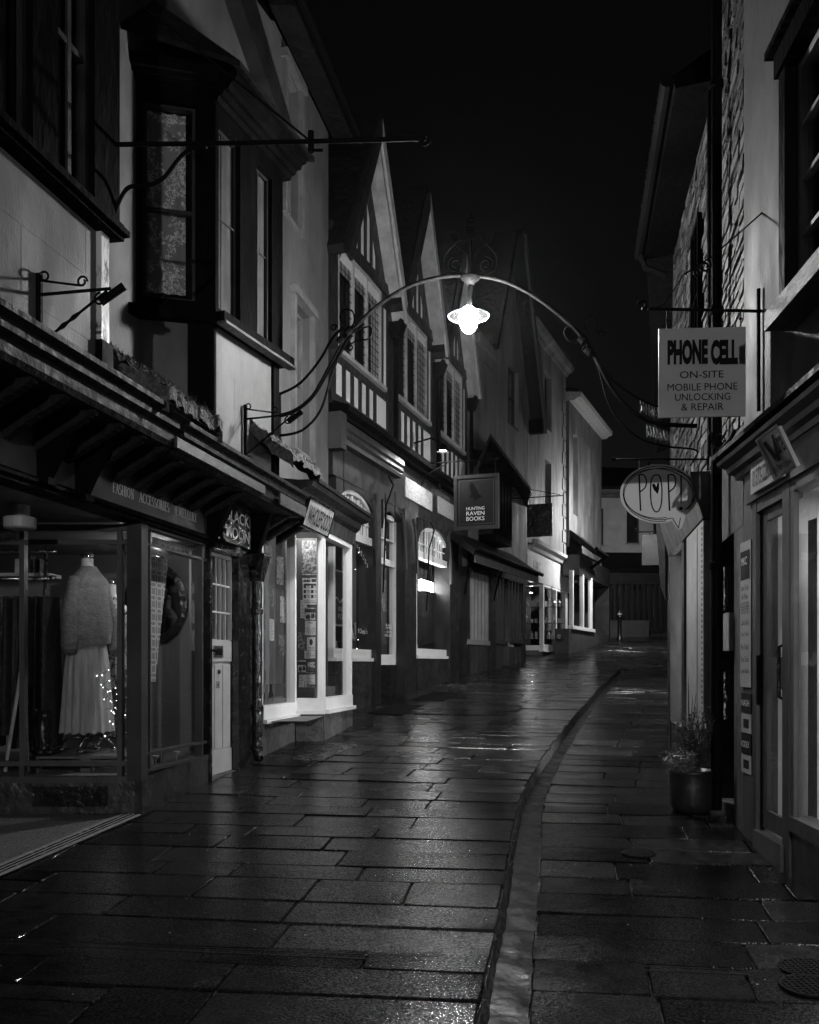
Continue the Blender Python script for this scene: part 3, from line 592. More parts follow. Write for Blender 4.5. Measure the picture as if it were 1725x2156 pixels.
# jetty cornice along the shop
jp = [(-.1, 2.93), (.40, 2.93), (.42, 2.96), (.42, 3.03), (.46, 3.05), (.46, 3.10), (.50, 3.12), (.50, 3.15), (-.1, 3.2)]
mb = MB(); mb.sweep(AF, jp, -1.6, AF.s(385, .45)); mb.sweep(AF, [(d-.0, z-.03) for d, z in jp], AF.s(385, .45)+.002, AF.s(640, .45)); mb.build('jetty_cornice', jetty_p, A)
MB().box(AF, AF.s(375, .45), AF.s(560, .45), .425, .445, 2.93, 3.0).build('fascia_board', oak, A)
mb = MB(); mb.box(AF, AF.s(585, .45), AF.s(640, .45)-.003, .46, .475, 2.90, 3.0); mb.build('fascia_end', oak, A)
# curved joists under the jetty
s_ = AF.sy(3.4)
while s_ < AF.s(630, .2):
    mb = MB(); pts = []
    for k in range(9): t = k/8; pts.append((.02+.36*math.sin(t*1.57), 2.93-.16*(1-t)**2*1.0))
    for k in range(8):
        (d0, z0), (d1, z1) = pts[k], pts[k+1]; mb.hexa([AF.P(s_, d0, z0-.06+.05*(k/8)), AF.P(s_+.06, d0, z0-.06+.05*(k/8)), AF.P(s_+.06, d1, z1-.06+.05*(k/8)), AF.P(s_, d1, z1-.06+.05*(k/8)), AF.P(s_, d0, 2.928), AF.P(s_+.06, d0, 2.928), AF.P(s_+.06, d1, 2.928), AF.P(s_, d1, 2.928)])
    if not AF.s(462, .1) < s_ < AF.s(548, .1): mb.build('joist', jetty_p, A)
    s_ += .29
# brackets
for ub, zt, zb in ((118, 2.92, 2.57), (196, 2.92, 2.55), (463, 2.9, 2.52), (545, 2.92, 2.42)):
    a = AF.s(ub, .1); mb = MB()
    mb.hexa([AF.P(a-.035, 0, zb), AF.P(a+.035, 0, zb), AF.P(a+.035, .06, zb), AF.P(a-.035, .06, zb), AF.P(a-.045, 0, zt), AF.P(a+.045, 0, zt), AF.P(a+.045, .24, zt), AF.P(a-.045, .24, zt)])
    mb.box(AF, a-.045, a+.045, 0, .08, zb-.04, zb+.0); mb.build('bracket', timber, A)
# fascia
zf0, zf1 = 2.57, 2.93
MB().box(AF, AF.sy(3.2), AF.s(452), -.12, 0, zf0, zf1).build('fascia', olive, A)
mb = MB(); mb.sweep(AF, [(-.12, 2.50), (.03, 2.50), (.03, 2.52), (.05, 2.53), (.05, 2.55), (.02, 2.57), (-.12, 2.568)], AF.sy(3.2), AF.s(455)); mb.box(AF, AF.s(215), AF.s(437), .001, .03, 2.905, 2.925); mb.build('fascia_moulding', timber, A)
for w_, u0, u1 in (('FASHION', 237, 281), ('ACCESSORIES', 292.5, 355.5), ('JEWELLERY', 366.5, 413.5)):
    a, b = AF.s(u0), AF.s(u1); serif(w_, AF.P(a, .0, 2.642+.008*(a/5)), AF.P(1, 0, 0)-AF.P(0, 0, 0), (0, 0, 1), b-a, .066, fat=1.7).build('lettering', lettering_w, A)
# soffit over the lobby and the lobby walls
AG = Fr((-4.3, 6.38), (-1.885, 6.38))            # glazed front across the lobby
mb = MB(); mb.hexa([(-4.4, 3.2, 2.51), AF.P(AF.sy(3.2), -.12, 2.51), AF.P(AF.sy(6.38), -.12, 2.51), (-4.4, 6.40, 2.51), (-4.4, 3.2, 2.56), AF.P(AF.sy(3.2), -.12, 2.56), AF.P(AF.sy(6.38), -.12, 2.56), (-4.4, 6.40, 2.56)])
mb.abox(-4.5, -4.35, 3.2, 8.6, .2, 2.9); mb.build('lobby_soffit', olive, A)
e_ = MB(); e_.lathe((-2.47, 5.72, 2.36), [(.0, .0), (.085, .0), (.098, .01), (.098, .07), (.09, .075), (.06, .08), (.06, .15)], 24)
lo = e_.build('drum_light', M('unlit_lamp_drum', .3, .36, .4, .5), A)
# mosaic step
ms = MB(); mp_ = [(-4.4, 4.3), (-2.45, 4.05), (AF.P(AF.sy(6.33), .03, 0).x-.02, 6.30), (-4.4, 6.34)]
ms.prism([(x, y, gz(y)+.012) for x, y in mp_], (0, 0, -.06))
def mosaic():
    m = M('mosaic_floor', .04, .16, .4, .55, 90, .5, 90, ramp=(.47, .53)); return m
struct(ms.build('lobby_floor', mosaic()))
bm_ = MB(); A0, A1 = Vector((-2.45, 4.05)), Vector((mp_[2][0], 6.30)); dv = (A1-A0).normalized(); nv = Vector((-dv.y, dv.x))
for off, wd_, in ((-.02, .03), (.03, .012), (.065, .012), (.10, .03)):
    q = [A0+nv*off, A1+nv*off, A1+nv*(off+wd_), A0+nv*(off+wd_)]; bm_.prism([(p.x, p.y, gz(p.y)+.012) for p in q], (0, 0, .004))
struct(bm_.build('threshold_strip', M('pale_step_stone', .2, .34, .35, .5, 20, .3)))
dk = MB()
for off, wd_ in ((.012, .016), (.044, .02), (.079, .02)):
    q = [A0+nv*off, A1+nv*off, A1+nv*(off+wd_), A0+nv*(off+wd_)]; dk.prism([(p.x, p.y, gz(p.y)+.013) for p in q], (0, 0, .002))
struct(dk.build('threshold_strip', black_p))
# plinth
mb = MB(); mb.box(AG, 0, AG.L, -.2, .0, .2, .665); mb.box(AF, AF.sy(6.38)-.01, AF.s(441), -.2, .005, .2, .70, None, .755)
mb.build('plinth', plinth_d, A)
mb = MB(); a, b = AG.s(70), AG.s(228); mb.box(AG, a, b, .001, .02, .50, .64); mb.build('plinth_panel', black_p, A)
mb = MB()
for z_ in (.535, .565, .595): mb.box(AG, a+.07, b-.07, .021, .03, z_, z_+.014)
mb.build('vent', black_p, A)
# shop window across the lobby
def shopwin(par, fr, s0, s1_, z0, z1, vs, hs, fw=.045, bar=.028, m=shop_grey, d=0.0, name='shop_window', th=.07, back=None, gm=None, vh=None):
    mb = MB(); mb.box(fr, s0, s0+fw, d-th, d, z0, z1); mb.box(fr, s1_-fw, s1_, d-th, d, z0, z1); mb.box(fr, s0+fw, s1_-fw, d-th, d-.002, z0, z0+fw); mb.box(fr, s0+fw, s1_-fw, d-th, d-.002, z1-fw, z1)
    for x in vs: mb.box(fr, x-bar/2, x+bar/2, d-th, d-.004, z0+fw, z1-fw)
    for z_ in hs: mb.box(fr, s0+fw, s1_-fw, d-th, d-.007, z_-bar/2, z_+bar/2)
    w = mb.build(name, m, par)
    MB().quad(fr.P(s0+fw, d-th*.5, z0+fw), fr.P(s1_-fw, d-th*.5, z0+fw), fr.P(s1_-fw, d-th*.5, z1-fw), fr.P(s0+fw, d-th*.5, z1-fw)).build('pane', gm or glass, w)
    if back: MB().box(fr, s0, s1_, d-back[0]-.02, d-back[0], z0, z1).build('display_back', back[1], w)
    return w
gzf = 2.505
w1 = shopwin(A, AG, 0, AG.L-.03, .665, gzf-.01, [AG.s(u) for u in (45-190, 45, 251)], [.80, 2.37], bar=.035)
def vent_grid(par, fr, s0, z0, w, h, n, d):
    mb = MB()
    for i in range(n+1): a = s0+w*i/n; mb.box(fr, a-w/n*.28, a+w/n*.28, d, d+.006, z0, z0+h)
    for i in range(n+1): a = z0+h*i/n; mb.box(fr, s0, s0+w, d+.001, d+.007, a-h/n*.28, a+h/n*.28)
    return mb.build('vent_grille', M('grille_paint', .2, .3, .4, .5), par)
vent_grid(w1, AG, AG.s(254), 2.385, AG.s(284)-AG.s(254), .095, 5, -.03); vent_grid(w1, AG, AG.s(-4), 2.385, AG.s(28)-AG.s(-4), .095, 5, -.03)
MB().box(AF, AF.sy(6.38)-.03, AF.s(309), -.10, .012, .68, 2.5).build('corner_post', shop_grey, A)
a0, a1 = AF.s(309), AF.s(440)
w2 = shopwin(A, AF, a0, a1, .73, 2.5, [AF.s(318), AF.s(428)], [.86, 2.37], bar=.02, fw=.02)
vent_grid(w2, AF, AF.s(311), 2.375, AF.s(317)-AF.s(311), .1, 4, -.03); vent_grid(w2, AF, AF.s(430), 2.375, AF.s(437)-AF.s(430), .1, 4, -.03)
# room behind the boutique glass
mb = MB(); mb.abox(-4.35, -1.75, 8.32, 8.40, .5, 2.56); mb.prism([(-4.35, 6.42, .6), (-1.97, 6.42, .6), (-1.60, 8.4, .6), (-4.35, 8.4, .6)], (0, 0, .1))
mb.quad((-4.35, 6.42, 2.515), (-1.95, 6.42, 2.515), (-1.6, 8.4, 2.515), (-4.35, 8.4, 2.515)); mb.quad((-4.34, 6.42, .6), (-4.34, 8.4, .6), (-4.34, 8.4, 2.5), (-4.34, 6.42, 2.5))
mb.build('shop_room', room_m, A)
# door with glazed top
d0, d1 = AF.s(441), AF.s(496); zb, zt = gz(7.6)+.03, 2.46
mb = MB(); mb.box(AF, d0+.015, d1-.01, -.09, -.045, zb, 1.72)
for u0, u1 in ((443, 459), (461, 476), (478, 493)): mb.box(AF, AF.s(u0), AF.s(u1), -.046, -.036, zb+.22, 1.50)
mb.box(AF, d0+.015, d1-.01, -.046, -.032, 1.53, 1.71); mb.box(AF, d0+.015, d1-.01, -.046, -.031, zb, zb+.2)
mb.box(AF, d0+.015, d0+.03, -.09, -.03, 1.72, zt); mb.box(AF, d1-.025, d1-.01, -.09, -.03, 1.72, zt); mb.box(AF, d0+.03, d1-.025, -.09, -.031, zt-.03, zt)
dr = mb.build('door', door_w, A)
mb = MB()
for k in range(1, 5): a = d0+.03+(d1-d0-.055)*k/5; mb.box(AF, a-.004, a+.004, -.075, -.04, 1.72, zt-.03)
for k in range(1, 3): z_ = 1.72+(zt-1.75)*k/3; mb.box(AF, d0+.03, d1-.025, -.075, -.042, z_-.008, z_+.008)
mb.build('glazing_bars', door_w, dr)
MB().quad(AF.P(d0+.03, -.06, 1.72), AF.P(d1-.025, -.06, 1.72), AF.P(d1-.025, -.06, zt-.03), AF.P(d0+.03, -.06, zt-.03)).build('pane', glass_d, dr)
MB().box(AF, d0, d1, -.18, -.16, zb, zt).build('hall_backing', room_m, dr)
mb = MB(); mb.box(AF, AF.s(457), AF.s(476), -.032, -.024, 1.565, 1.665); mb.build('letter_box', M('brass', .12, .2, .3, .4, 8, .2, metal=.8), dr)
MB().box(AF, AF.s(460), AF.s(473), -.024, -.020, 1.585, 1.64).build('flap', black_p, dr)
MB().tube([AF.P(AF.s(444), -.03, 1.62), AF.P(AF.s(444), .03, 1.62), AF.P(AF.s(452), .035, 1.615), AF.P(AF.s(461), .02, 1.59)], .009).build('handle', iron, dr)
MB().lathe(AF.P(AF.s(467), -.03, 1.44), [(.0, -.02), (.016, -.018), (.02, 0), (.016, .018), (0, .02)], 12).build('lock', chrome, dr)
to_mb('24B', AF.P(AF.s(462.5), -.034, 1.30), AF.P(1, 0, 0)-AF.P(0, 0, 0), (0, 0, 1), .075, .06, bold=.02).build('number', ink, dr)
MB().box(AF, d0+.01, d1, -.1, .01, zb-.1, zb-.005).build('doorstep', brick, A)
# black timber wall right of the door
mb = MB(); mb.box(AF, d0-.03, d0+.012, -.1, .02, .5, 2.5); mb.box(AF, d1, AF.s(520), -.12, .03, .45, 2.55); mb.box(AF, AF.s(520)+.002, AF.s(553), -.12, .0, .45, 2.93); mb.box(AF, d0-.03, d1+.04, -.12, .05, 2.465, 2.56); mb.box(AF, AF.s(452), AF.s(553), -.3, -.05, 2.5, 2.93)
mb.build('door_surround', black_p, A)
a = AF.s(524)
for i, ch in enumerate('TATTOOS'):
    z_ = 1.86-i*.132; to_mb(ch, AF.P(a-.0, .004, z_), AF.P(1, 0, 0)-AF.P(0, 0, 0), (0, 0, 1), .05, .075, bold=-.02).build('painted_letter', M('faded_letter', .12, .45, .4, .5, 30), A) if i == 0 else None
    if i: bpy.data.objects['painted_letter']; o_ = to_mb(ch, AF.P(a, .004, z_), AF.P(1, 0, 0)-AF.P(0, 0, 0), (0, 0, 1), .05, .075, bold=-.02).build('painted_letter', bpy.data.materials['faded_letter'], A)
# hanging board BLACK MOON over the door
a0, a1 = AF.s(474, .14), AF.s(528, .14)
bs = MB(); bs.box(AF, a0, a1, .10, .125, 2.53, 2.86); bs.box(AF, a0, a1, .126, .14, 2.845, 2.875); bs.box(AF, a1-.03, a1, .126, .139, 2.53, 2.844); bs.box(AF, a0, a1-.031, .126, .139, 2.53, 2.55)
bb = tag(bs.build('shop_sign_board', black_p), 'black board with raised worn letters BLACK MOON over the glazed narrow door', 'shop sign')
xd = AF.P(1, 0, 0)-AF.P(0, 0, 0)
for w_, z_ in (('BLACK', 2.715), ('MOON', 2.575)):
    l_ = to_mb(w_, AF.P(a0+.03, .126, z_), xd, (0, 0, 1), a1-a0-.07, .10, depth=.016, bold=.012)
    l_.build('lettering', gilt, bb)
# rainwater pipe
px_ = AF.s(541, .07); P0 = AF.P(px_, .07, 0); mb = MB(); mb.tube([P0+Vector((0, 0, z)) for z in (gz(8.6)+.06, 1.2, 1.9, 2.3)], .045, 12)
for z in (gz(8.6)+.12, 1.1, 2.0): mb.lathe(P0+Vector((0, 0, z)), [(.052, -.03), (.058, -.02), (.058, .02), (.052, .03)], 12)
mb.tube([P0+Vector((0, 0, gz(8.6)+.1)), P0+Vector((.03, -.07, gz(8.6)+.03))], .046, 12)
dp = mb.build('downpipe', black_p, A, smooth=False)
mb = MB(); mb.hexa([AF.P(px_-.05, .0, 2.28), AF.P(px_+.05, .0, 2.28), AF.P(px_+.05, .12, 2.28), AF.P(px_-.05, .12, 2.28), AF.P(px_-.09, .0, 2.5), AF.P(px_+.09, .0, 2.5), AF.P(px_+.09, .17, 2.5), AF.P(px_-.09, .17, 2.5)]); mb.box(AF, px_-.1, px_+.1, 0, .18, 2.5, 2.53); mb.build('hopper', black_p, dp)
# ---------------- things in the boutique window
def ring_body(fn, nseg, nrow, cap=True):
    mb = MB()
    for i in range(nrow+1):
        for j in range(nseg): mb.v.append(Vector(fn(i/nrow, 2*math.pi*j/nseg)))
    for i in range(nrow):
        for j in range(nseg): m = (j+1) % nseg; mb.f.append((i*nseg+j, i*nseg+m, (i+1)*nseg+m, (i+1)*nseg+j))
    return mb
def prof_at(t, rows): return [lin(t, [r[0] for r in rows], [r[k] for r in rows]) for k in range(1, len(rows[0]))]
def mannequin(x, y, zb_, ztop, rot, label, kind):
    e = thing('mannequin', label, 'mannequin', (x, y, zb_), None); ca, sa = math.cos(rot), math.sin(rot)
    def W(a, b, z): return Vector((x+a*ca-b*sa, y+a*sa+b*ca, z))
    H = ztop-zb_
    # stand
    mb = MB(); mb.tube([W(0, 0, zb_+.10), W(0, 0, zb_+H*.6)], .012, 10)
    for k in range(4):
        t = k*1.57+.5; pts = [W(math.cos(t)*r, math.sin(t)*r, zb_+z) for r, z in ((.02, .11), (.09, .125), (.16, .10), (.20, .06))]; mb.tube(pts, [.016, .014, .011, .009], 8)
        c = pts[-1]; mb.lathe(c-Vector((0, 0, .055)), [(.0, 0), (.02, .006), (.024, .02), (.02, .035), (0, .04)], 10)
    mb.build('stand', chrome, e, smooth=True)
    # neck and torso form
    zn = ztop
    mb = ring_body(lambda t, a: (lambda r: W(r[0]*math.cos(a), r[1]*math.sin(a), zn-.30*t-.03))(prof_at(t, [(0, .042, .046), (.3, .045, .05), (.45, .07, .07), (.6, .15, .10), (1, .16, .11)])), 20, 14)
    mb.build('torso', skin_m, e, smooth=True)
    mb = MB(); mb.lathe(W(0, 0, zn-.035), [(0, 0), (.047, 0), (.05, .01), (.048, .03), (.03, .04), (0, .042)], 18, sy=1.05); mb.build('neck_cap', chrome, e, smooth=True)
    if kind == 'sweater':
        zs_, ze = zn-.10, zn-.72
        rows = [(0, .055, .06), (.08, .10, .085), (.16, .165, .105), (.35, .175, .125), (.6, .185, .135), (.85, .20, .145), (1, .19, .14)]
        mb = ring_body(lambda t, a: (lambda r, f: W(r[0]*f*math.cos(a), r[1]*f*math.sin(a)-.01, zs_+(ze-zs_)*t-.03*math.sin(a*1-1.0)*t))(prof_at(t, rows), 1+.05*math.sin(a*3+t*5)*t+.04*math.sin(a*7-t*9)*t+.02*math.sin(a*13+t*14)), 44, 30)
        mb.build('sweater', wool, e, smooth=True)
        for sd in (-1, 1):
            pts = []; rr_ = []
            for k in range(13):
                t = k/12; pts.append(W(sd*(.13+.075*math.sin(min(t*2.2, 1.57))+.02*t), -.01-.035*t, zs_-.10-.58*t)); rr_.append(.05+.014*math.sin(t*3.0)+.005*math.sin(t*17)+.004*math.sin(t*31)-.008*(t > .93))
            MB().tube(pts, rr_, 16).build('sleeve', wool, e, smooth=True)
        zk0, zk1 = zn-.66, zb_+.16
        rows = [(0, .15, .12), (.3, .175, .15), (1, .205, .185)]
        mb = ring_body(lambda t, a: (lambda r, f: W(r[0]*f*math.cos(a), r[1]*f*math.sin(a), zk0+(zk1-zk0)*t+.008*math.sin(a*16)))(prof_at(t, rows), 1+(.02+.05*t)*math.sin(a*17)+.02*math.sin(a*5+1)), 130, 16)
        mb.build('skirt', tulle, e, smooth=True)
        pl = MB(); r_ = random.Random(4)
        for k in range(60): a, t = r_.uniform(-3.14, 0), r_.random(); q = prof_at(t, rows); p = W(q[0]*1.08*math.cos(a), q[1]*1.08*math.sin(a), zk0+(zk1-zk0)*t); pl.lathe(p, [(0, -.003), (.003, 0), (0, .003)], 6)
        pl.build('beads', chrome, e)
    else:
        rows = [(0, .06, .06), (.06, .12, .09), (.2, .15, .12), (.5, .125, .11), (.8, .16, .14), (1, .165, .145)]; zs_, ze = zn-.13, zn-.88
        mb = ring_body(lambda t, a: (lambda r, f: W(r[0]*f*math.cos(a), r[1]*f*math.sin(a), zs_+(ze-zs_)*t))(prof_at(t, rows), 1+.03*math.sin(a*4+t*7)), 36, 26)
        mb.build('dress', leopard, e, smooth=True)
        ch = [W(.085*math.cos(a)*1.0, -.10-.05*math.sin(a/2+.8), zn-.2-.16*abs(math.sin(a/2))) for a in [i*.35 for i in range(19)]]
        MB().tube(ch, .006, 6, cap=False).build('necklace', chrome, e, smooth=True)
    return e
zfl = .70
mannequin(-2.50, 7.0, .82, 1.5+(1400-1166)/1900*7.0, 1.15, 'headless mannequin in a grey sweater and long pleated skirt behind the left shop window', 'sweater')
mannequin(-2.46, 7.42, .80, 1.5+(1400-1222)/1900*7.42, .9, 'headless mannequin in a leopard print dress standing behind the sweater mannequin', 'leopard')
# pallet the mannequin stands on
mb = MB()
for k in range(6): mb.abox(-2.88, -2.02, 6.72+k*.12, 6.72+k*.12+.09, .80, .818)
for x in (-2.85, -2.46, -2.1):
    mb.abox(x, x+.08, 6.72, 7.42, .775, .799)
    for y in (6.73, 7.05, 7.33): mb.abox(x+.001, x+.079, y, y+.08, .702, .774)
tag(mb.build('pallet', wood), 'low rough wooden pallet under the mannequins in the left shop window', 'pallet')
# wall mirror, round
mb = MB(); c = Vector((-2.33, 8.30, 0)); cz = 1.5+(1400-1270)/1900*8.3; Rr = .29
pts = [(c.x+Rr*math.cos(t*math.pi/24), c.y, cz+Rr*1.25*math.sin(t*math.pi/24)) for t in range(48)]; mb.prism(pts, (0, -.03, 0))
mi = tag(mb.build('wall_mirror', black_p), 'big round dark mirror on the boutique back wall', 'mirror')
mb = MB(); mb.prism([(c.x+Rr*.8*math.cos(t*math.pi/24), c.y-.031, cz+Rr*1.0*math.sin(t*math.pi/24)) for t in range(48)], (0, -.004, 0)); mb.build('glass_disc', M('dark_mirror', .05, .06, .04, .06, 3, 0, metal=1), mi)
# patterned hanging: pale rings printed on cloth, and its pelmet
def ringcloth(fr, sa, sb, sa2, sb2, z0, z1, d, name, label, cell=.085, parts=None):
    mb = MB(); n = 22
    def q(i, j): t = j; a = (sa+(sa2-sa)*t); b = (sb+(sb2-sb)*t); return fr.P(a+(b-a)*i, d+.0015*math.sin(i*9+j*2), z1+(z0-z1)*j)
    mb.grid(q, 10, n); m2 = MB()
    W_ = max(sb-sa, .05); H_ = z1-z0; r = cell*.707
    nx, nz = int(W_/cell)+2, int(H_/cell)+2
    def inside(a, z): t = (z1-z)/H_; return 0 <= t <= 1 and sa+(sa2-sa)*t <= a <= sb+(sb2-sb)*t
    for i in range(-1, nx):
        for j in range(-1, nz):
            cx, cz_ = sa+i*cell, z0+j*cell
            for k in range(24):
                t0, t1 = k*math.pi/12, (k+1)*math.pi/12; p = [(cx+rr_*math.cos(t), cz_+rr_*math.sin(t)) for rr_, t in ((r-.006, t0), (r+.006, t0), (r+.006, t1), (r-.006, t1))]
                if all(inside(*w) for w in p): m2.poly([fr.P(a_, d+.0045, z_) for a_, z_ in p])
    o = mb.build(name, M('printed_cloth', .36, .42, .7, .8, 8, .3, 200), parts, smooth=True)
    m2.build('ring_pattern', M('ring_print', .75, .85, .7, .8, 8, .2), o)
    return o
s318 = AF.s(312, -.25)
hc = ringcloth(AF, AF.s(309, -.2), AF.s(354, -.2), AF.s(309, -.2), AF.s(327, -.2), 1.5-(1437-1400)/1900*6.7, 2.345, -.2, 'cloth_hanging', '', .10)
tag(hc, 'patterned cloth with pale interlocking rings hanging inside the corner window', 'fabric panel')
pc = ringcloth(AF, AF.s(319, -.16), AF.s(391, -.16), AF.s(319, -.16), AF.s(391, -.16), 2.385, 2.478, -.16, 'window_pelmet', '', .09)
tag(pc, 'short patterned pelmet in the top light of the corner window', 'pelmet')
sp = thing('spotlight', 'small added fill spotlight under the boutique ceiling behind the hanging cloth', 'spotlight', (-2.06, 7.42, 2.40)); MB().tube([(-2.02, 7.45, 2.46), (-2.06, 7.42, 2.375)], .04, 12).build('housing', black_p, sp); MB().lathe((-2.07, 7.41, 2.345), [(0, -.02), (.035, 0), (0, .02)], 10).build('lens', EM('boutique_fill', 300), sp)  # spotlight added to brighten the boutique back wall
sp = thing('spotlight', 'small added fill spotlight can above the corner post aimed at the sweater mannequin', 'spotlight', (-2.03, 6.5, 2.45)); c0 = Vector((-2.01, 6.50, 2.49)); ax = (Vector((-2.48, 6.98, 1.95))-c0).normalized()
MB().tube([c0, c0+ax*.09], .042, 16, cap=False).build('housing', black_p, sp); MB().tube([c0-ax*.012, c0-ax*.002], .043, 16).build('housing_back', black_p, sp); MB().tube([c0+ax*.004, c0+ax*.01], .032, 16).build('lens', EM('fill_can_glow', 260), sp)  # can added to light the sweater from the right, hidden by the post
# rail of pipe, shelf and dark clothes
e = thing('clothes_rail', 'galvanised pipe clothes rail with a shelf at the left edge of the boutique window', 'clothes rail', (-2.80, 6.85, .8))
xp = (86-CU)/F*6.85; mb = MB(); mb.tube([(xp+.04, 6.85, 2.4), (xp, 6.85, .74)], .014, 10); mb.tube([(xp-.9, 6.85, 2.36), (xp+.12, 6.85, 2.36)], .014, 10); mb.tube([(xp-.9, 6.9, 1.5+(1400-1210)/1900*6.85-.02), (xp+.07, 6.82, 1.5+(1400-1215)/1900*6.85-.02)], .016, 10)
mb.lathe((xp+.1, 6.83, 2.155), [(.0, -.022), (.026, -.02), (.026, .02), (0, .022)], 12); mb.build('pole', steel, e, smooth=True)
MB().abox(xp-.9, xp+.06, 6.86, 7.1, 2.175, 2.2).build('shelf', white_u, e)
for k in range(9):
    x = xp-.55+k*.075; mb = ring_body(lambda t, a: (x+(.028+.01*t)*math.cos(a)*(1+.3*math.sin(a*3+k)), 6.95+(.16+.04*t)*math.sin(a)*(1+.1*math.sin(a*5+k*2)), 2.02-(.95+.1*(k % 3))*t), 18, 10)
    tag(mb.build('hanging_garment', fur if k % 2 else rag, None, smooth=True), 'dark garment hanging from the pipe rail in the boutique', 'garment', 'garments on the clothes rail')
for k in range(3): tag(MB().abox(xp-.22+k*.07, xp-.17+k*.07, 6.9, 7.0, 2.201, 2.31+.03*(k % 2)).build('shelf_box', (white_u, room_d, oak)[k]), ('pale', 'black', 'brown wooden')[k]+' little box on the boutique pipe shelf', 'box')
# tall boots
for k, x in enumerate((-2.83, -2.76)):
    mb = MB(); mb.tube([(x, 6.78, 1.16), (x+.005, 6.78, 1.0), (x+.015, 6.78, .88), (x+.02, 6.77, .85)], [.05, .045, .036, .04], 14); mb.tube([(x+.0, 6.79, .86), (x+.05, 6.76, .85), (x+.10, 6.73, .845)], [.034, .034, .02], 12)
    tag(mb.build('boot', black_p, None, smooth=True), 'tall black boot beside the pallet, %s of its pair' % ('left' if k == 0 else 'right'), 'boot', 'pair of boots')
# leaning white frame, left edge
mb = MB(); mb.tube([(-2.96, 6.6, .72), (-2.86, 6.7, 1.62)], .014, 4); mb.tube([(-2.80, 6.62, .72), (-2.85, 6.7, 1.35)], .01, 4); tag(mb.build('easel', white_u), 'pale easel leaning at the far left of the boutique window', 'easel')
# little tree of lights
e = thing('light_tree', 'small wire tree with fairy lights in the corner of the boutique window', 'lit tree', (-2.2, 6.85, .82)); tw = MB(); bl = MB(); r_ = random.Random(9)
tw.tube([(-2.2, 6.85, .80), (-2.2, 6.85, 1.25)], .006, 6)
for k in range(34):
    z0_ = r_.uniform(.95, 1.25); a = r_.uniform(0, 6.28); L = r_.uniform(.05, .15); p = Vector((-2.2, 6.85, z0_)); q = p+Vector((math.cos(a)*L, math.sin(a)*L*.7, r_.uniform(-.02, .1))); tw.tube([p, (p+q)/2+Vector((0, 0, .02)), q], .002, 4)
    if k % 2 == 0: bl.lathe(q, [(0, -.004), (.004, 0), (0, .004)], 6)
tw.build('twigs', steel, e); bl.build('lights', bulb, e)
st = MB(); sb_ = MB(); pts = []
for k in range(26): t = k/25; pts.append(Vector((-2.36+.22*t+.05*math.sin(k*2.1), 6.9+.03*math.cos(k), 1.42-.42*t+.06*math.sin(k*1.3))))
st.tube(pts, .0015, 4); [sb_.lathe(p, [(0, -.0035), (.0035, 0), (0, .0035)], 6) for p in pts]
e = tag(st.build('fairy_lights', iron), 'string of tiny lights trailing beside the pleated skirt', 'fairy lights'); sb_.build('bulbs', bulb, e)
st = MB(); sb_ = MB(); pts = [AF.P(AF.s(452+6*math.sin(k*1.7)+k*.6, -.2), -.2-.02*math.sin(k), 2.22-.045*k) for k in range(11)]
st.tube(pts, .0015, 4); [sb_.lathe(p, [(0, -.0035), (.0035, 0), (0, .0035)], 6) for p in pts]
e = tag(st.build('fairy_lights', iron), 'short string of tiny lights behind the glazed panes of the narrow door', 'fairy lights'); sb_.build('bulbs', bulb, e)
for k, u in enumerate((328, 372)):     # small display stands in the low corner window
    p = AF.P(AF.s(u, -.12), -.12, .72); mb = MB(); mb.lathe(p, [(0, 0), (.022, 0), (.022, .006), (.006, .01), (.006, .06), (0, .062)], 12); mb.lathe(p+Vector((0, 0, .06)), [(0, 0), (.02, .012), (.03, .03), (.028, .032), (0, .02)], 12)
    tag(mb.build('display_stand', white_u, None, smooth=True), 'small white trinket stand at the foot of the corner window, %s one' % ('near' if k == 0 else 'far'), 'display stand', 'trinket stands')
# ============================================================ WHOLEFOOD SHOP: tall pale house with a white bay window
XD = lambda fr: fr.P(1, 0, 0)-fr.P(0, 0, 0)
UP = Vector((0, 0, 1))
WW = FY(-3.3, .194, 9.6, 11.62); WC = FY(-2.88, .2, 8.72, 10.86); WA_ = FY(-3.107, .194, 8.66, 9.72); WB = Fr((-1.225, 9.72), (-.935, 9.735))
W = thing('tall_rendered_house', 'tall pale rendered house with a stepped white bay shop window and sash windows above', 'building', (-2, 10.2, gz(10.2)))
sw = [(WW.s(618), WW.s(652), 3.98, 5.66), (WW.s(599), WW.s(628), 6.5, 8.1)]
mb = wallp(WW, 0, WW.L, 2.9, 8.35, sw)
mb.hexa([(-4.2, 9.58, 6.3), WW.P(0, -.001, 6.3), WW.P(.02, -.3, 6.3), (-4.2, 9.8, 6.3), (-4.2, 9.58, 9.6), WW.P(0, -.001, 8.35), WW.P(.02, -.3, 8.35), (-4.2, 9.8, 9.6)])
mb.build('wall', plaster, W)
for k, (a, b, z0, z1) in enumerate(sw):
    w = window(W, WW, a, b, z0, z1, d=-.09, fw=.04, rows=2, m=surround, sill=.12, bd=.3)
    mb = MB(); mb.box(WW, a-.09, a-.01, 0, .05, z0-.05, z1+.02); mb.box(WW, b+.01, b+.09, 0, .05, z0-.05, z1+.02); mb.box(WW, a-.12, b+.12, 0, .08, z1+.021, z1+.11); mb.build('architrave', surround, w)
mb = MB(); mb.hexa([WW.P(-.3, .05, 8.30), WW.P(WW.L+.1, .05, 8.30), WW.P(WW.L+.1, .32, 8.26), WW.P(-.3, .32, 8.26), WW.P(-.3, .05, 8.36), WW.P(WW.L+.1, .05, 8.36), WW.P(WW.L+.1, .33, 8.34), WW.P(-.3, .33, 8.34)])
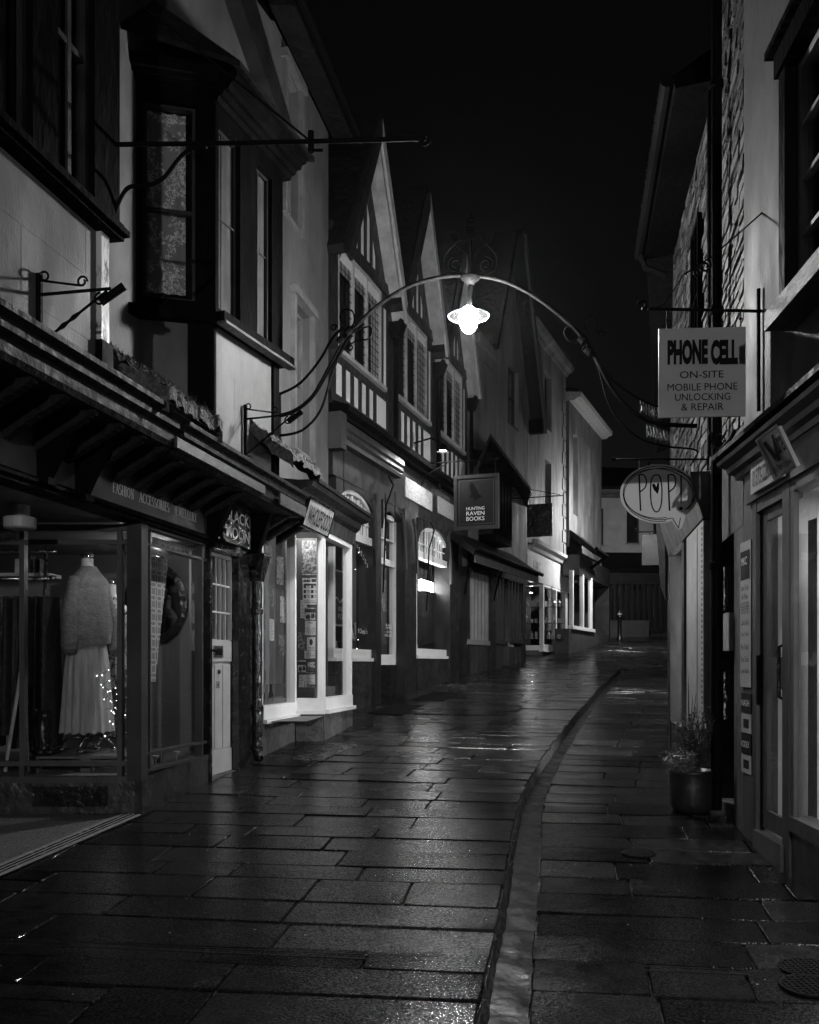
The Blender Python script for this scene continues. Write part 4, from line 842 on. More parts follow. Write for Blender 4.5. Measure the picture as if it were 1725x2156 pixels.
mb.quad(WW.P(-.3, .33, 8.345), WW.P(WW.L+.1, .33, 8.345), WW.P(WW.L+.1, -2.2, 10.2), WW.P(-.3, -2.2, 10.2)); mb.build('roof', slate, W)
mb = MB(); mb.tube([WW.P(-.35, .38, 8.33), WW.P(WW.L+.15, .38, 8.31)], .06, 10); mb.build('gutter', iron, W)
mossy(WC, WC.s(590, .1), WC.s(672, .2), -.35, 3.80, .24, 3.38, W, 8, blades=900)
# cornice of the bay shop
prof = [(-.4, 2.95), (.02, 2.95), (.03, 3.10), (.08, 3.14), (.10, 3.20), (.20, 3.23), (.22, 3.27), (-.5, 3.36)]
mb = MB(); mb.sweep(WC, prof, 0, WC.L+.14); mb.build('shop_cornice', timber_dull, W)
mb = MB(); mb.box(WC, .1, WC.L+.1, -.5, .245, 3.275, 3.31); mb.build('lead_capping', slate, W)
# bay pieces
def bayp(fr, s0, s1_, zb, zt, left=True, right=True, name='shop_window', lw_=.05, rw_=.06):
    mb = MB(); mb.box(fr, s0, s0+lw_, -.09, .0, zb, zt) if left else None; mb.box(fr, s1_-rw_, s1_, -.09, .004, zb, zt) if right else None
    mb.box(fr, s0, s1_, -.1, .012, zb-.13, zb+.0); mb.box(fr, s0-.01, s1_+.02, -.1, .05, zb-.17, zb-.131); mb.box(fr, s0, s1_, -.09, .006, zt-.05, zt)
    w = mb.build(name, white_p, W); MB().quad(fr.P(s0, -.05, zb), fr.P(s1_, -.05, zb), fr.P(s1_, -.05, zt-.05), fr.P(s0, -.05, zt-.05)).build('pane', glass, w); return w
wa = bayp(WA_, WA_.s(553), WA_.L, 1.10, 3.12, lw_=.02, rw_=.05); wb = bayp(WB, .001, WB.L, 1.14, 2.93, left=False, rw_=.055)
wc = bayp(WC, WC.s(684), WC.s(741), 1.14, 2.95, lw_=.03, rw_=.07)
mb = MB(); mb.box(WA_, 0, WA_.L, -.2, -.01, .4, .929); mb.box(WB, .001, WB.L, -.2, .012, .4, .969); mb.box(WC, WC.s(682), WC.s(741)+.02, -.3, .005, .4, .969); mb.build('plinth', brick, W)
mb = MB(); mb.box(WC, 0, WC.s(683), -.45, -.05, 2.93, 2.96); mb.quad((-3, 8.8, .95), (-1.0, 8.8, .95), (-.75, 11.6, .95), (-3, 11.6, .95)); mb.abox(-3.2, -1.05, 11.45, 11.6, .5, 3.25); mb.abox(-3.1, -3.0, 8.8, 11.6, .5, 3.0); mb.abox(-3, -1.55, 8.76, 8.8, .5, 3.0)
mb.build('shop_room', room_m, W)
# sign board on the cornice: WHOLEFOODS
a0, a1 = WC.s(640, .1), WC.s(692, .1)
mb = MB(); mb.hexa([WC.P(a0, .06, 2.86), WC.P(a1, .06, 2.86), WC.P(a1, .085, 2.86), WC.P(a0, .085, 2.86), WC.P(a0, .14, 3.12), WC.P(a1, .14, 3.12), WC.P(a1, .165, 3.12), WC.P(a0, .165, 3.12)])
sb = tag(mb.build('shop_sign_board', M('glossy_pale_board', .22, .42, .35, .5, 14, .4, 60)), 'glossy pale WHOLEFOODS board tilted under the cornice above the white bay window', 'shop sign')
to_mb('WHOLEFOODS', WC.P(a0+.05, .100, 2.90), XD(WC), WC.P(0, .147, 3.12)-WC.P(0, .07, 2.86), a1-a0-.1, .17, bold=.01, depth=.010).build('lettering', lettering_d, sb)
mb = MB(); t_v = WC.P(0, .14, 3.12)-WC.P(0, .06, 2.86)
for (s0, s1_, k0, k1) in ((a0, a1, -.05, .02), (a0, a1, .98, 1.05), (a0-.015, a0, -.05, 1.05), (a1, a1+.015, -.05, 1.05)):
    mb.hexa([WC.P(s, .06+dd, 2.86)+t_v*k for k in (k0, k1) for s, dd in ((s0, -.006), (s1_, -.006), (s1_, .034), (s0, .034))])
mb.build('sign_frame', black_p, sb)
# notice board inside the frontal light, with pinned papers
tb = thing('fill_tube', 'slim tube added to light the pinboard, hidden above it in the white bay window', 'tube light', WB.P(.1, -.13, 2.9)); MB().tube([WB.P(.01, -.125, 2.917), WB.P(WB.L-.05, -.125, 2.917)], .008, 8).build('tube', EM('fill_tube_glow', 200), tb)  # tube added to brighten the pinned papers, tucked behind the frame head
MB().box(WB, -.10, WB.L-.03, -.32, -.30, 1.14, 2.92).build('notice_board', M('pinboard', .05, .08, .7, .8), W)
r_ = random.Random(12); Wd = WB.L-.05
def notice(a, z, w, h, mat, what, lab, group, k=0, tiltd=0, fr=WB, d=-.298):
    c, s_ = math.cos(tiltd), math.sin(tiltd); d = d+.0008*k
    mb = MB(); q = lambda x, y, dd: fr.P(a+x*c-y*s_, d+dd, z+x*s_+y*c); mb.hexa([q(0, 0, 0), q(w, 0, 0), q(w, 0, .0006), q(0, 0, .0006), q(0, h, 0), q(w, h, 0), q(w, h, .0006), q(0, h, .0006)])
    o = tag(mb.build('paper_notice', mat), lab, 'notice', group); p = MB()
    def bar(x0, x1, y0, y1): p.quad(*[q(x, y, .0009) for x, y in ((x0*w, y0*h), (x1*w, y0*h), (x1*w, y1*h), (x0*w, y1*h))])
    if what == 'text':
        n = int(h/.016)
        for i in range(n): y = 1-(i+1)/(n+1); bar(.1, r_.uniform(.5, .92), y-.1/n, y+.18/n)
    elif what == 'photos':
        for i in range(3):
            for j in range(2): bar(.05+.5*j, .22+.5*j, .28+.22*i, .44+.22*i); bar(.26+.5*j, .5+.48*j, .33+.22*i, .35+.22*i); bar(.26+.5*j, .45+.48*j, .39+.22*i, .41+.22*i)
        bar(.05, .9, .85, .93); bar(.05, .95, .08, .10); bar(.05, .8, .15, .17)
    elif what == 'rays':
        for i in range(7): t = R(200+23*i); p.quad(*[q(w*(.5+r0*math.cos(t+e)), h*(.62+r0*1.1*math.sin(t+e)), .0009) for r0, e in ((.16, -.05), (.5, -.05), (.5, .05), (.16, .05))])
    elif what == 'oval': p.poly([q(w*(.5+.2*math.cos(t)), h*(.62+.24*math.sin(t)), .0009) for t in [i*.39 for i in range(16)]]); bar(.15, .85, .2, .23); bar(.2, .8, .1, .13)
    elif what == 'bands': bar(.0, 1, .6, .9); bar(.1, .5, .1, .4); bar(.6, .9, .15, .5)
    if p.v: p.build('print', ink, o)
    return o
H = 'papers pinned up in the wholefood shop window'
o = notice(.045, 2.52, .18, .36, paper_d, '', 'large dark jumble sale poster at the top of the pinboard', H)
for tx, z_, w_, h_ in (('u m b l e', .24, .15, .04), ('Sale', .16, .10, .05), ('TOWN HALL', .10, .13, .022)): to_mb(tx, WB.P(.055, -.2955, 2.52+z_), XD(WB), UP, w_, h_).build('print', paper_g, o)
notice(.05, 2.40, .17, .11, paper_g, 'bands', 'busy printed leaflet with a dark photograph strip under the jumble sale poster', H, 1)
notice(.055, 2.17, .165, .25, paper, 'photos', 'white notice with six small portrait photographs on the pinboard', H, 2)
notice(.03, 2.02, .07, .20, paper, 'text', 'narrow white text notice beside the photograph collage', H, 0)
notice(.075, 2.0, .12, .135, paper_g, 'bands', 'leaflet with dark photographs of people above the rays notice', H, 3)
o = notice(.08, 1.83, .12, .16, paper, 'rays', 'white yoga notice with fanned rays on the pinboard', H, 1)
to_mb('yoga', WB.P(.115, -.2945, 1.955), XD(WB), UP, .05, .022).build('print', ink, o)
notice(.0, 1.66, .08, .20, paper_d, '', 'dark flyer pinned left of the oval portrait card', H, 1); notice(.10, 1.66, .095, .15, paper, 'oval', 'white card with a dark oval portrait and signature', H, 2)
notice(.075, 1.57, .12, .085, paper, 'text', 'handwritten white card below the oval portrait card', H, 3, .02)
notice(.0, 1.42, .09, .13, paper_g, 'bands', 'grey leaflet low at the left of the pinboard', H, 1); notice(.11, 1.47, .08, .06, paper_g, '', 'small grey card pinned beside the grey leaflet', H, 2)
notice(.09, 1.38, .10, .07, paper_d, 'bands', 'small dark photograph print in the lower half of the pinboard', H, 1, -.05)
notice(.08, 1.24, .115, .15, paper, 'text', 'white typed notice numbered near the bottom of the pinboard', H, 2, .03); notice(.01, 1.22, .06, .17, paper, 'text', 'folded white sheet at the lower left of the pinboard', H, 1, -.04)
notice(.10, 1.235, .10, .06, paper_d, '', 'small black flyer pinned askew over the typed notice', H, 5, -.15); notice(.115, 1.15, .10, .08, paper, 'text', 'bottom right white card with curved lettering on the pinboard', H, 3)
notice(.03, 1.148, .075, .075, paper_d, 'oval', 'square dark card with a round emblem at the foot of the pinboard', H, 4)
for k, (a, z_, w_, h_) in enumerate(((.04, 2.55, .2, .3), (.3, 2.35, .22, .3), (.10, 2.1, .16, .24), (.38, 1.95, .2, .28), (.12, 1.75, .14, .22), (.34, 1.6, .24, .22), (.5, 2.2, .18, .3))):
    fr2 = WA_; notice(WA_.s(556, -.12)+a*1.25, z_, w_, h_, (paper_d, paper_g, paper_d, paper_g, paper, paper_d, paper_d)[k], '' if k % 2 else 'text', 'dim notice seen through the side pane of the white bay window', 'notices behind the side pane', k, 0, fr2, -.118)
MB().box(WA_, WA_.s(553), WA_.L+.05, -.14, -.12, 1.3, 3.0).build('notice_board', bpy.data.materials['pinboard'], W)
for k in range(5):
    p = WA_.P(WA_.s(565)+k*.13, -.16, 1.0); mb = MB(); mb.lathe(p, [(0, 0), (.035, .0), (.037, .17), (.014, .24), (.014, .3), (0, .3)], 14)
    tag(mb.build('bottle', GLASS('bottle_glass', .35) if k == 0 else bpy.data.materials['bottle_glass'], None, smooth=True), 'dark bottle standing low behind the side pane of the white bay window', 'bottle', 'bottles in the white bay window')
pb = WC.P(WC.s(700), -.3, 1.0)
e = MB(); e.box(WC, WC.s(690), WC.s(732), -.5, -.15, .96, 1.25); tag(e.build('shop_crate', wood), 'wooden crate inside the street side pane of the white bay window', 'crate')
e = MB(); e.box(WC, WC.s(700), WC.s(722), -.3, -.24, 1.252, 1.75); tag(e.build('display_case', paper_g), 'open book shaped display behind the bay window beside the bookshop', 'display')
# ============================================================ BOOKSHOP: three timbered gables
TF = Fr((-1.03, 11.7), (-1.03+.33*6.7, 18.4)); nT = math.hypot(1, .33)
Tt = thing('timber_framed_bookshop', 'bookshop with three steep timber framed gables and arched white shop windows', 'building', (-.6, 15, gz(15)))
ty = TF.sy
gab = [(11.7, 13.9), (13.9, 16.1), (16.1, 18.35)]
ZB, ZE, ZA = 4.93, 7.15, 9.25
for gi, (y0, y1) in enumerate(gab):
    a, b = ty(y0), ty(y1); mid = (a+b)/2; zb = ZB+.0*gi; oz = (.0, .12, .15)[gi]; ze, za = ZE+oz-.25, ZA+oz-.15
    # plaster between studs, one wall with its gable
    zw0, zw1 = 5.66+oz*.5, 7.08+oz; wa0, wa1 = a+.22, b-.42
    mb = wallp(TF, a+.01, b-.01, zb, ze, [(wa0, wa1, zw0, zw1 if zw1 < ze else ze+.1)], t=.15, d=-.003)
    mb.outline(TF, [(a+.02, ze+.001), (b-.02, ze+.001), (mid+.02, za-.1), (mid-.02, za-.1)], -.15, -.003) if True else None
    mb.build('wall', pebble, Tt)
    fm = MB(); tb = .0
    for x in (a, b-.16): fm.box(TF, x, x+.16, -.05, .018, zb, ze)
    fm.box(TF, a, b, -.05, .028, zb-.02, zb+.13); fm.box(TF, a+.16, b-.16, -.05, .026, zw0-.16, zw0-.04); fm.box(TF, a, b, -.05, .032, zw1+.03, zw1+.20)
    fm.box(TF, wa0-.075, wa0-.005, -.05, .024, zw0-.04, zw1+.03); fm.box(TF, wa1+.005, wa1+.10, -.05, .014, zw0-.04, zw1+.03); pass
    n = 6
    for k in range(1, n): x = a+.16+(wa1+.05-a-.16)*k/n; fm.box(TF, x-.055, x+.055, -.05, .012, zb+.13, zw0-.16)
    for k in (-3, -2, -1, 0, 1, 2, 3):
        x = mid+k*.235+.10; h = za-.25-abs(x-mid)*(za-ze)/((b-a)/2)
        if h > zw1+.3: fm.box(TF, x-.045, x+.045, -.05, .012, zw1+.20, h)
    fm.outline(TF, [(b-.02, ze), (mid+.01, za-.13), (mid+.01, za-.62), (b-.30, ze)], -.05, .015); fm.outline(TF, [(a+.02, ze), (mid-.01, za-.13), (mid-.01, za-.62), (a+.30, ze)], -.05, .0155)
    fm.build('timber_frame', timber_dull, Tt)
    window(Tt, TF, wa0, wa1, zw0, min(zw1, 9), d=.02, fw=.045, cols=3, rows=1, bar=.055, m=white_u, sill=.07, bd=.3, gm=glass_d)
    ld = MB()      # leading of the casements
    for k in range(3):
        x0 = wa0+.05+(wa1-wa0-.1)*k/3; x1 = wa0+.05+(wa1-wa0-.1)*(k+1)/3
        for j in range(1, 12): z_ = zw0+.05+(zw1-zw0-.1)*j/12; ld.box(TF, x0, x1, -.012, -.008, z_-.004, z_+.004)
        for j in range(1, 4): x = x0+(x1-x0)*j/4; ld.box(TF, x-.003, x+.003, -.012, -.0075, zw0, zw1)
    ld.build('window_leading', iron, Tt)
    # roof: two slopes running back, barge boards in front
    ov = .26; back = -3.5; e0, e1 = a-.10, b+.10; zr = za+.10; zz = ze-.12
    rf = MB()
    for x0, s_ in ((e0, -1), (e1, 1)):
        rf.hexa([TF.P(x0, ov-.02, zz), TF.P(x0, back, zz), TF.P(mid, back, zr), TF.P(mid, ov-.02, zr), TF.P(x0+s_*.05, ov-.02, zz+.09), TF.P(x0+s_*.05, back, zz+.09), TF.P(mid, back, zr+.12), TF.P(mid, ov-.02, zr+.12)])
    rf.build('roof', slate, Tt)
    for x0, x1, sg in ((e0, mid, 1), (e1, mid, -1)):
        bb_ = MB(); bb_.prism([TF.P(x0, ov, zz-.02), TF.P(x0+sg*.14, ov, zz-.06), TF.P(x1, ov, zr-.30), TF.P(x1, ov, zr)], TF.P(0, .045, 0)-TF.P(0, 0, 0)); bb_.build('bargeboard', white_u if sg < 0 else timber_dull, Tt)
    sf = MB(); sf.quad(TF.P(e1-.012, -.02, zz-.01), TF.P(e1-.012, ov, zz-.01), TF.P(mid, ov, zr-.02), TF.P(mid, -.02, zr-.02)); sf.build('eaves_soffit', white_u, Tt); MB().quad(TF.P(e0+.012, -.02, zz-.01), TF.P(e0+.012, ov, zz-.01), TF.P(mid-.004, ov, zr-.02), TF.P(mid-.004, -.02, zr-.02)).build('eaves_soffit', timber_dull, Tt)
    gt = MB(); gt.tube([TF.P(b, .10, ZB-.3), TF.P(b, .10, ze-.25), TF.P(b, .2, ze-.1)], .04, 8); gt.build('downpipe', iron, Tt)
    MB().hexa([TF.P(b-.09, .03, ze-.38), TF.P(b+.09, .03, ze-.38), TF.P(b+.09, .16, ze-.38), TF.P(b-.09, .16, ze-.38), TF.P(b-.12, .03, ze-.16), TF.P(b+.12, .03, ze-.16), TF.P(b+.12, .24, ze-.16), TF.P(b-.12, .24, ze-.16)]).build('hopper', iron, Tt)
mb = MB(); mb.quad((-3.6, 11.64, 5), (-1.2, 11.64, 5), (-1.2, 11.64, 9), (-3.6, 11.64, 9)); mb.box(TF, ty(11.7), TF.L, -3.2, -3.1, 5, 7)
mb.build('end_wall', slate, Tt)
# bookshop front: cornice, blind box, fascia, arches
mb = MB(); mb.sweep(TF, [(-.1, 4.72), (.16, 4.72), (.18, 4.76), (.24, 4.80), (.26, 4.86), (.0, 4.95), (-.1, 4.95)], ty(11.72), TF.L); mb.build('shop_cornice', timber, Tt)
mb = MB(); mb.sweep(TF, [(-.1, 4.4), (.14, 4.4), (.15, 4.45), (.14, 4.47), (.17, 4.50), (.16, 4.56), (.19, 4.58), (.18, 4.66), (.15, 4.7), (-.1, 4.7)], TF.s(722, .15), TF.s(848, .15)); mb.build('blind_box', navy2, Tt)
mb = MB(); mb.box(TF, ty(11.72), TF.L-.1, -.2, .03, 3.98, 4.42); mb.box(TF, TF.s(848, .15)+.01, TF.L-.1, -.2, .028, 4.42, 4.719); mb.build('fascia', navy, Tt)
MB().box(TF, TF.s(848), TF.s(905), .031, .05, 4.20, 4.52).build('name_board', facia_l, Tt)
MB().box(TF, TF.s(918), TF.s(958), .031, .05, 4.24, 4.54).build('name_board', facia_l, Tt)
mb = MB(); mb.box(TF, TF.s(703, .1), TF.s(712, .1)+.05, 0, .2, 4.28, 4.75); mb.build('console', navy2, Tt)
def pil(u0, u1, z1=4.0, d=.06, nm='pilaster', m=navy): a, b = TF.s(u0, d), TF.s(u1, d); MB().box(TF, a, b, -.25, d, gz(12)-.1, z1).build(nm, m, Tt); return a, b
pA = pil(792, 803); pB = pil(853, 877); pC = pil(948, 966)
def arch(s0, s1_, zs, zt, zc, d, m, nm='arch'):
    mb = MB(); n = 16; xs = [s0+(s1_-s0)*k/n for k in range(n+1)]; mid = (s0+s1_)/2; hw = (s1_-s0)/2
    for k in range(n):
        za = [zs+(zt-zs)*math.sqrt(max(0, 1-((x-mid)/hw)**2)) for x in (xs[k], xs[k+1])]
        mb.hexa([TF.P(xs[k], d-.12, za[0]), TF.P(xs[k+1], d-.12, za[1]), TF.P(xs[k+1], d, za[1]), TF.P(xs[k], d, za[0]), TF.P(xs[k], d-.12, zc), TF.P(xs[k+1], d-.12, zc), TF.P(xs[k+1], d, zc), TF.P(xs[k], d, zc)])
    return mb.build(nm, m, Tt)
def bookwin(s0, s1_, zb, zt, zsp, zap, name):
    # arched white frame with a row of top lights over one big pane
    arch(s0, s1_, zsp, zap, 3.99, .02, navy)
    mb = MB(); mb.box(TF, s0, s0+.07, -.12, -.02, zb, zsp+.06); mb.box(TF, s1_-.10, s1_, -.12, .0, zb, zsp+.06); mb.box(TF, s0, s1_, -.12, -.01, zb, zb+.12); mb.box(TF, s0, s1_, -.12, .03, zb-.05, zb-.001); mb.box(TF, s0, s1_, -.12, .0, zt-.05, zt+.06)
    n = 6
    for k in range(1, n): x = s0+(s1_-s0)*k/n; zz_ = zsp+(zap-zsp)*math.sqrt(max(0, 1-((x-(s0+s1_)/2)/((s1_-s0)/2))**2)); mb.box(TF, x-.02, x+.02, -.09, -.05, zt+.06, zz_)
    for k in range(n):
        x0 = s0+(s1_-s0)*k/n+.02; x1 = s0+(s1_-s0)*(k+1)/n-.02; mb.box(TF, (x0+x1)/2-.006, (x0+x1)/2+.006, -.085, -.06, zt+.06, zap-.08 if 0 < k < n-1 else zsp+.1); mb.box(TF, x0, x1, -.09, -.045, (zt+zsp)/2+.12, (zt+zsp)/2+.135)
    m2 = 16; mid = (s0+s1_)/2; hw = (s1_-s0)/2
    for k in range(m2):
        x0, x1 = s0+(s1_-s0)*k/m2, s0+(s1_-s0)*(k+1)/m2; za = [zsp+(zap-zsp)*math.sqrt(max(0, 1-((x-mid)/hw)**2)) for x in (x0, x1)]
        mb.hexa([TF.P(x0, -.12, za[0]-.06), TF.P(x1, -.12, za[1]-.06), TF.P(x1, -.022, za[1]-.06), TF.P(x0, -.022, za[0]-.06), TF.P(x0, -.12, za[0]+.01), TF.P(x1, -.12, za[1]+.01), TF.P(x1, -.022, za[1]+.01), TF.P(x0, -.022, za[0]+.01)])
    w = mb.build('shop_window', white_p, Tt); MB().quad(TF.P(s0, -.08, zb+.1), TF.P(s1_, -.08, zb+.1), TF.P(s1_, -.08, zap), TF.P(s0, -.08, zap)).build('pane', glass, w)
    MB().box(TF, s0, s1_, -1.3, -1.27, zb-.1, 4.0).build('display_back', room_d, w); MB().box(TF, s0, s1_, -1.26, -.13, zb-.06, zb+.02).build('display_shelf', room_m, w)
    MB().box(TF, s0, s1_, -.25, .01, gz(12)-.1, zb-.051).build('stall_riser', plinth_d, Tt); return w
bw1 = bookwin(TF.s(705), TF.s(790), 1.60, 3.28, 3.5, 3.92, 'a'); bw2 = bookwin(TF.s(878), TF.s(947), 1.66, 3.38, 3.55, 3.93, 'b')
# door
s0, s1_ = TF.s(804), TF.s(851); arch(s0, s1_, 3.55, 3.9, 3.99, .02, navy)
mb = MB(); mb.box(TF, s0, s0+.05, -.2, -.1, 1.5, 3.9); mb.box(TF, s1_-.14, s1_, -.2, -.09, 1.5, 3.9); mb.box(TF, s0, s1_, -.2, -.1, 1.50, 1.66); mb.box(TF, s0, s1_, -.2, -.1, 3.05, 3.15); mb.box(TF, s0+.05, s1_-.14, -.2, -.102, 3.78, 3.85); mb.box(TF, (s0+s1_)/2-.06, (s0+s1_)/2-.04, -.19, -.11, 3.15, 3.78); mb.box(TF, s0+.05, s1_-.14, -.19, -.112, 3.45, 3.47)
dd = mb.build('door', white_p, Tt); MB().quad(TF.P(s0, -.15, 1.6), TF.P(s1_, -.15, 1.6), TF.P(s1_, -.15, 3.85), TF.P(s0, -.15, 3.85)).build('pane', glass, dd)
MB().box(TF, s0, s1_, -.3, -.08, gz(13)-.2, 1.499).build('doorstep', black_p, Tt); MB().box(TF, s0, s1_, -1.4, -1.36, 1.0, 4.0).build('hall_backing', room_d, dd)
for u0, z_, tx in ((809, 2.13, '& AND'), (809, 2.08, 'FICTION'), (809, 2.02, 'e BOOKS'), (807, 1.965, 'ICAL CDs')):
    a = TF.s(u0+4, -.14); to_mb(tx, TF.P(a, -.145, z_-.02), XD(TF), UP, .34, .04, bold=.015).build('lettering', lettering_w, dd)
# curved arch braces beside the pilasters
for u0, sg in ((792, -1), (877, -1), (853, -1), (948, -1)):
    mb = MB(); a = TF.s(u0, .1); pts = []
    for k in range(11): t = k/10; pts.append(TF.P(a-.02-.22*(1-math.cos(t*1.5)), .12, 3.0+.85*math.sin(t*1.5)))
    mb.tube(pts, .028, 6); mb.build('arch_brace', navy2, Tt)
# awning poles and chains
for i, (u0, zt, zb_) in enumerate(((815, 4.12, 2.55), (905, 3.75, 2.4))):
    a = TF.s(u0, .22); mb = MB(); mb.tube([TF.P(a-.05, .18, zb_), TF.P(a, .2, zt-.5), TF.P(a+.02, .2, zt-.3), TF.P(a+.28, .22, zt+.05), TF.P(a+.36, .12, zt+.2)], .012, 8); tag(mb.build('awning_pole', iron), ('crooked iron awning pole hanging beside the bookshop door', 'crooked iron awning pole in front of the far arched bookshop window')[i], 'awning pole', 'awning poles of the bookshop')
for i, (u0, zt, zb_) in enumerate(((724, 4.35, 3.75), (812, 4.0, 3.1), (832, 4.1, 3.3), (893, 3.9, 2.95), (912, 3.85, 3.0))):
    a = TF.s(u0, .16); mb = MB(); n = int((zt-zb_)/.035)
    for k in range(n):
        z_ = zt-k*.035; q = [TF.P(a+(.009*math.cos(t) if k % 2 else 0), .16+(0 if k % 2 else .009*math.cos(t)), z_+.022*math.sin(t)) for t in [j*1.047 for j in range(7)]]; mb.tube(q, .003, 4, cap=False)
    tag(mb.build('awning_chain', iron), ('chain hanging over the nearest arched bookshop window', 'chain hanging on the near side of the bookshop door', 'chain hanging on the far side of the bookshop door', 'near chain of the two over the far arched window', 'far chain of the two over the far arched window')[i], 'chain', 'awning chains of the bookshop')
# books, display panel and lights in the bookshop windows
dp_ = MB(); a, b = TF.s(726), TF.s(783); dp_.box(TF, a, b, -.36, -.33, 2.05, 2.85); o = tag(dp_.build('festive_poster', room_d), 'dark poster with a striped border in the near arched window', 'poster')
mb = MB()
for k in range(26):
    t = k/26; w_ = b-a
    for z_ in (2.05, 2.82): x = a+w_*t; mb.quad(TF.P(x, -.328, z_), TF.P(x+w_/52, -.328, z_), TF.P(x+w_/52+.015, -.328, z_+.03), TF.P(x+.015, -.328, z_+.03))
for k in range(20):
    z_ = 2.08+.74*k/20
    for x in (a, b-.03): mb.quad(TF.P(x, -.3275, z_), TF.P(x+.03, -.3275, z_+.012), TF.P(x+.03, -.3275, z_+.03), TF.P(x, -.3275, z_+.018))
mb.build('striped_border', paper, o)
for tx, z_, h_ in (('WAGON', 2.26, .075), ('POST', 2.15, .075)): to_mb(tx, TF.P(TF.s(757), -.328, z_), XD(TF), UP, .36, h_).build('lettering', paper, o)
mb = MB(); mb.tube([TF.P(TF.s(750)+.02*k, -.32, 2.42+.03*math.sin(k*.5)) for k in range(24)], .012, 6); mb.lathe(TF.P(TF.s(775), -.31, 2.52), [(0, -.035), (.035, 0), (0, .035)], 10); mb.build('drawing', paper, o)
to_mb('9 Cheap Street', TF.P(TF.s(764), -.075, 1.93), XD(TF), UP, .5, .09).build('lettering', lettering_w, bw1)
for i, ch in enumerate('RAVENSBOOKS'):
    t = i/10; a = TF.s(733+44*t, -.07); to_mb(ch, TF.P(a, -.07, 3.28-.42*t**1.3), XD(TF), UP, .05, .07).build('painted_letter', lettering_w, bw1)
r_ = random.Random(31)
def books(fr, s0, s1_, d, z0, n, where, group):
    s = s0
    for k in range(n):
        w_ = r_.uniform(.10, .16); h_ = r_.uniform(.18, .28); 
        if s+w_ > s1_: break
        m_ = (paper, paper_g, paper_d, oak)[r_.randrange(4)]; mb = MB(); L_ = r_.uniform(.03, .08)
        mb.hexa([fr.P(s, d, z0), fr.P(s+w_, d, z0), fr.P(s+w_, d+.02, z0), fr.P(s, d+.02, z0), fr.P(s, d-L_, z0+h_), fr.P(s+w_, d-L_, z0+h_), fr.P(s+w_, d-L_+.02, z0+h_), fr.P(s, d-L_+.02, z0+h_)])
        tag(mb.build('book', m_), 'book standing face out '+where, 'book', group); s += w_+r_.uniform(.02, .08)
lc = thing('lit_display_case', 'small bright lit display shelf inside the far arched bookshop window', 'lit display', TF.P(TF.s(900, -.3), -.3, 2.85)); a = TF.s(888, -.3); b = TF.s(912, -.3)
MB().box(TF, a, b, -.36, -.30, 2.86, 3.06).build('light_box', EM('display_glow', DISPLAY), lc); MB().box(TF, a-.03, b+.03, -.40, -.22, 2.83, 2.855).build('shelf', oak, lc)
books(TF, TF.s(735), TF.s(783), -.5, 1.62, 5, 'low behind the near arched window', 'books in the near bookshop window')
books(TF, TF.s(884), TF.s(935), -.35, 1.68, 6, 'low behind the far arched window', 'books in the far bookshop window')
books(TF, TF.s(808), TF.s(842), -.6, 1.9, 3, 'behind the glass of the bookshop door', 'books behind the bookshop door'); MB().box(TF, TF.s(804), TF.s(848), -.75, -.5, 1.86, 1.895).build('door_shelf', oak, dd)
st = MB(); sb_ = MB()
for k in range(34): x = TF.s(752+26*r_.random(), -.2); z_ = 2.0-.45*r_.random() if k % 3 else 2.85+.3*r_.random(); sb_.lathe(TF.P(x, -.2-.05*r_.random(), z_), [(0, -.006), (.006, 0), (0, .006)], 6)
st.tube([TF.P(TF.s(755+22*abs(math.sin(k*1.9)), -.2), -.22, 3.2-.05*k) for k in range(33)], .002, 4); e = tag(st.build('fairy_lights', iron), 'dense string of tiny lights draped in the near arched bookshop window', 'fairy lights'); sb_.build('bulbs', bulb, e)
cn = MB(); a = TF.s(826, -.2)
pts = [(0, 0), (.16, .0), (.13, .15), (.15, .3), (.12, .42), (.14, .55), (.17, .66), (.13, .58), (.12, .7), (.1, .58), (.07, .69), (.06, .56), (.02, .62), (.03, .5), (-.02, .35), (-.06, .2)]
cn.prism([TF.P(a-.28+x*1.2, -.25, 2.35+z*.75) for x, z in pts], TF.P(0, -.01, 0)-TF.P(0, 0, 0)); tag(cn.build('paper_cutout', paper_g), 'grey wing shaped cut-out behind the bookshop door glass', 'cut-out')
# ============================================================ OLD HOUSE with the hooded oriel
BF = FY(-6.45, .415, 18.45, 22.7); B = thing('old_rendered_house', 'weathered rendered house with a hooded oriel window and a shallow mullioned shopfront', 'building', (1.9, 20.5, gz(20.5)))
bs_ = BF.sy
wn = (BF.s(1070), BF.s(1092), BF.z(1081, 895), BF.z(1081, 772))
mb = wallp(BF, 0, BF.L, 3.9, 8.6, [wn]); a0, a1 = bs_(19.9), BF.L
mb.outline(BF, [(a0, 8.601), (a1, 8.601), ((a0+a1)/2-.1, 11.5)], -.3, 0); mb.box(BF, 0, bs_(20.0), -.35, .03, 8.0, BF.z(1010, 733)); mb.build('wall', plaster_dull, B)
MB().box(BF, bs_(18.9), bs_(20.1), -.4, .08, BF.z(1015, 733), BF.z(1015, 714)).build('chimney', plaster_dull, B)
window(B, BF, *wn, d=-.1, m=timber_dull, cols=2, rows=2, sill=.1)
mid = (a0+a1)/2-.1; 
